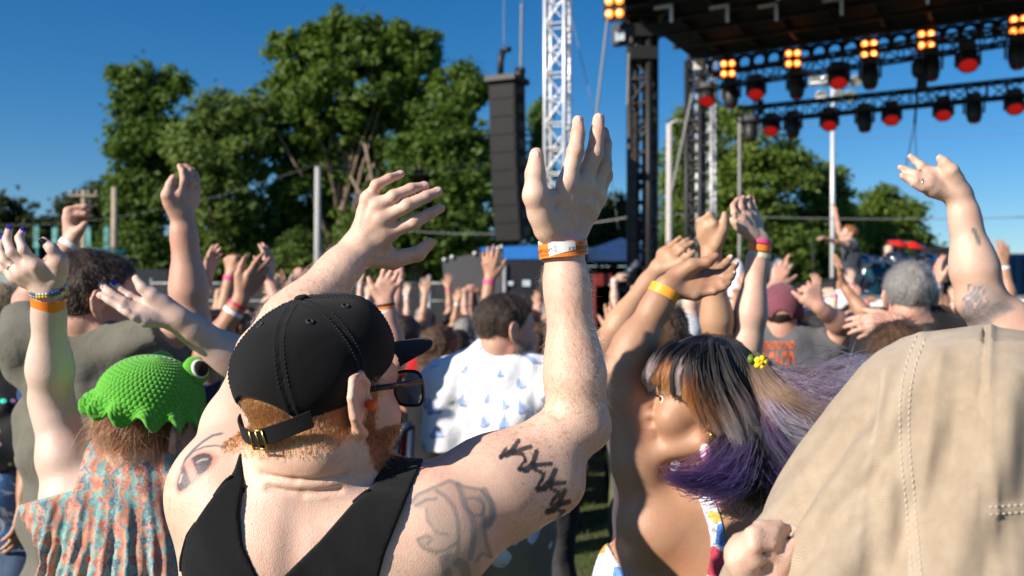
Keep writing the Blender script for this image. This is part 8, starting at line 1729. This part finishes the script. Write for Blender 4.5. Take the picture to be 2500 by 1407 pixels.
        for nme, dt in legm: part(nme, dt, plain('dark_shoe', (.03, .03, .032)) if nme == 'shoe' else cm[('navy', 'charcoal', 'olive')[cnt[0] % 3]], t)
        for (S_, E_, W_, J, bk), kd in zip(pr['arms'], pr['kinds']):
            if kd not in ('down', 'front') and r.random() < .55:
                key = (pi, kd, tuple(np.round(W_, 3)))
                if key not in bd:
                    Vb, Fb = band_mesh(lerp(E_, W_, .94), unit(W_ - E_), .031, .028, .02, A(1, 0, 0)); o = mesh_obj('wristband', Vb, Fb, bands[0], None, False); bd[key] = o.data; bpy.data.objects.remove(o)
                part('wristband', bd[key], bands[int(r.integers(0, 3))], t)
        cnt[0] += 1; return t
    X = lambda px, d: (px - 1250) / FPX * d
    # placed spectators
    for px, d, hgt, yaw, pi, colr, sk, hair, hc_, cap, kind, lab in [
        (985, 5.2, 1.66, 10, 4, 'red', 'fair', 'long', 'dark brown', None, 0, 'long haired spectator in bright red dress beyond the cap brim'),
        (1068, 4.7, 1.62, 25, 9, 'black', 'fair', 'long', 'brown', None, 1, 'brown haired woman in black tank beside the sailboat shirt'),
        (1672, 4.2, 1.68, 15, 4, 'charcoal', 'tan', 'short', 'black', 'white', 0, 'spectator in a white cap beside the brown haired clapping man'),
        (2082, 6.0, 1.70, 10, 4, 'pink', 'pink', None, 'brown', None, 0, 'bald spectator between maroon cap and grey haired man'),
        (2000, 5.4, 1.70, 5, 3, 'black', 'tan', 'short', 'black', None, 0, 'dark shirted spectator clapping just beyond the maroon cap man'),
        (2290, 5.0, 1.72, 0, 1, 'grey', 'pink', 'short', 'brown', None, 0, 'spectator with raised open hand and watch right of the grey haired man'),
        (2400, 5.5, 1.70, -5, 3, 'teal', 'pink', 'short', 'dark brown', None, 0, 'teal shirted spectator clapping behind the tattooed arm'),
        (2470, 4.6, 1.66, -5, 5, 'pink', 'tan', 'pony', 'brown', None, 1, 'ponytailed spectator with pink band at the right edge'),
        (520, 4.4, 1.70, 20, 3, 'maroon', 'pink', 'short', 'dark brown', None, 0, 'spectator clapping behind the raised forearm at left'),
        (660, 4.8, 1.68, 15, 6, 'black', 'tan', 'short', 'black', None, 0, 'spectator between the two raised arms left of the black cap'),
        (1315, 4.6, 1.64, 10, 8, 'orange', 'tan', 'bun', 'brown', None, 0, 'spectator with lifted arms behind the freckled forearm'),
        (1565, 5.6, 1.68, 5, 1, 'black', 'fair', 'long', 'auburn', None, 1, 'auburn haired spectator with one hand up behind the clapping brown haired man'),
        (2050, 8.0, 1.82, -20, 4, 'white', 'pink', 'crop', 'brown', 'white', 0, 'tall spectator in a white cap before the singer'),
        (40, 5.0, 1.70, 20, 4, 'pink', 'tan', 'curly', 'black', None, 0, 'curly haired spectator far left behind the beaded wrist')]:
        spot(X(px, d), d, hgt, yaw, pi, colr, sk, hair, hc_, cap, kind, lab)
    ck = ['black', 'charcoal', 'black', 'white', 'navy', 'grey', 'red', 'teal', 'black', 'maroon', 'pink', 'olive', 'pale blue', 'orange', 'purple', 'black']; hk = ['short', 'long', 'crop', 'short', 'bun', 'pony', 'curly', 'long', 'short', None]; hcs = ['dark brown', 'brown', 'black', 'blond', 'auburn', 'brown', 'grey', 'dark brown']; sks = ['fair', 'pink', 'tan', 'olive', 'fair', 'pink', 'brown', 'fair']
    rows = [(6.6, 'front row', (470, 700, 880, 1130, 1600, 1720, 1960, 2130, 2240, 2360, 2480)), (7.8, 'second row', None), (8.8, 'third row', None), (9.8, 'fourth row', None), (10.8, 'fifth row', None), (11.8, 'sixth row', None)]
    for ri, (d, nm, xs) in enumerate(rows):
        if xs is None: xs = np.arange(-20 + 37 * (ri % 3), 2540, (112, 104, 94, 84, 76)[ri - 1] * 1.0)
        k = 0
        for px in xs:
            dd = d + r.normal() * .22; pxx = px + r.normal() * 12
            if 1375 < pxx < 1515 and dd < 11.9: continue
            if ri in (1, 2) and 930 < pxx < 1040: continue
            pi = int(r.choice([0, 1, 2, 3, 5, 6, 6, 7, 8, 9, 9, 9, 10, 11, 4, 4, 4, 4])); fem = protos[pi]['fem']; hair = hk[int(r.integers(0, len(hk)))] if not fem else ['long', 'bun', 'pony', 'long', 'curly'][int(r.integers(0, 5))]
            cap = ['black', 'navy', 'white', 'red', 'grey'][int(r.integers(0, 5))] if r.random() < .16 else None
            hv = float(r.uniform(1.54, 1.76))
            if 1040 < pxx < 1250 or 300 < pxx < 480: pi = int(r.choice([4, 9, 6, 11] if dd > 9 else [4, 9])); hv = min(hv, 1.66 if dd > 9 else 1.60); fem = protos[pi]['fem']
            spot(X(pxx, dd), dd, hv - (.05 if fem else 0), 14 - X(pxx, dd) * 3 + r.normal() * 14, pi, ck[int(r.integers(0, len(ck)))], sks[int(r.integers(0, len(sks)))], 'crop' if cap and hair in (None, 'bun', 'curly') else hair, hcs[int(r.integers(0, len(hcs)))], cap, None, None, f'{ordn[min(k, 35)]} from left, {nm}'); k += 1
    print('CROWD', cnt[0])
import os, time
_t=time.time(); DEV=os.environ.get('DEV','')
def run(k,f):
    global _t
    if DEV=='' or k in DEV.split(','):
        f(); print('TIME',k,round(time.time()-_t,2)); _t=time.time()
run('set',build_setting); run('trees',build_trees); run('poles',build_poles); run('stage',build_stage)

run('bush',build_bushes); run('props',build_props); run('drums',build_drums)

run('hero',build_hero)
run('frog',build_frog_woman); run('grey',build_grey_man); run('left',build_left_edge); run('sail',build_sail_man); run('woman',build_purple_woman); run('hood',build_hood)
run('mid',build_middle); run('crowd',build_crowd)
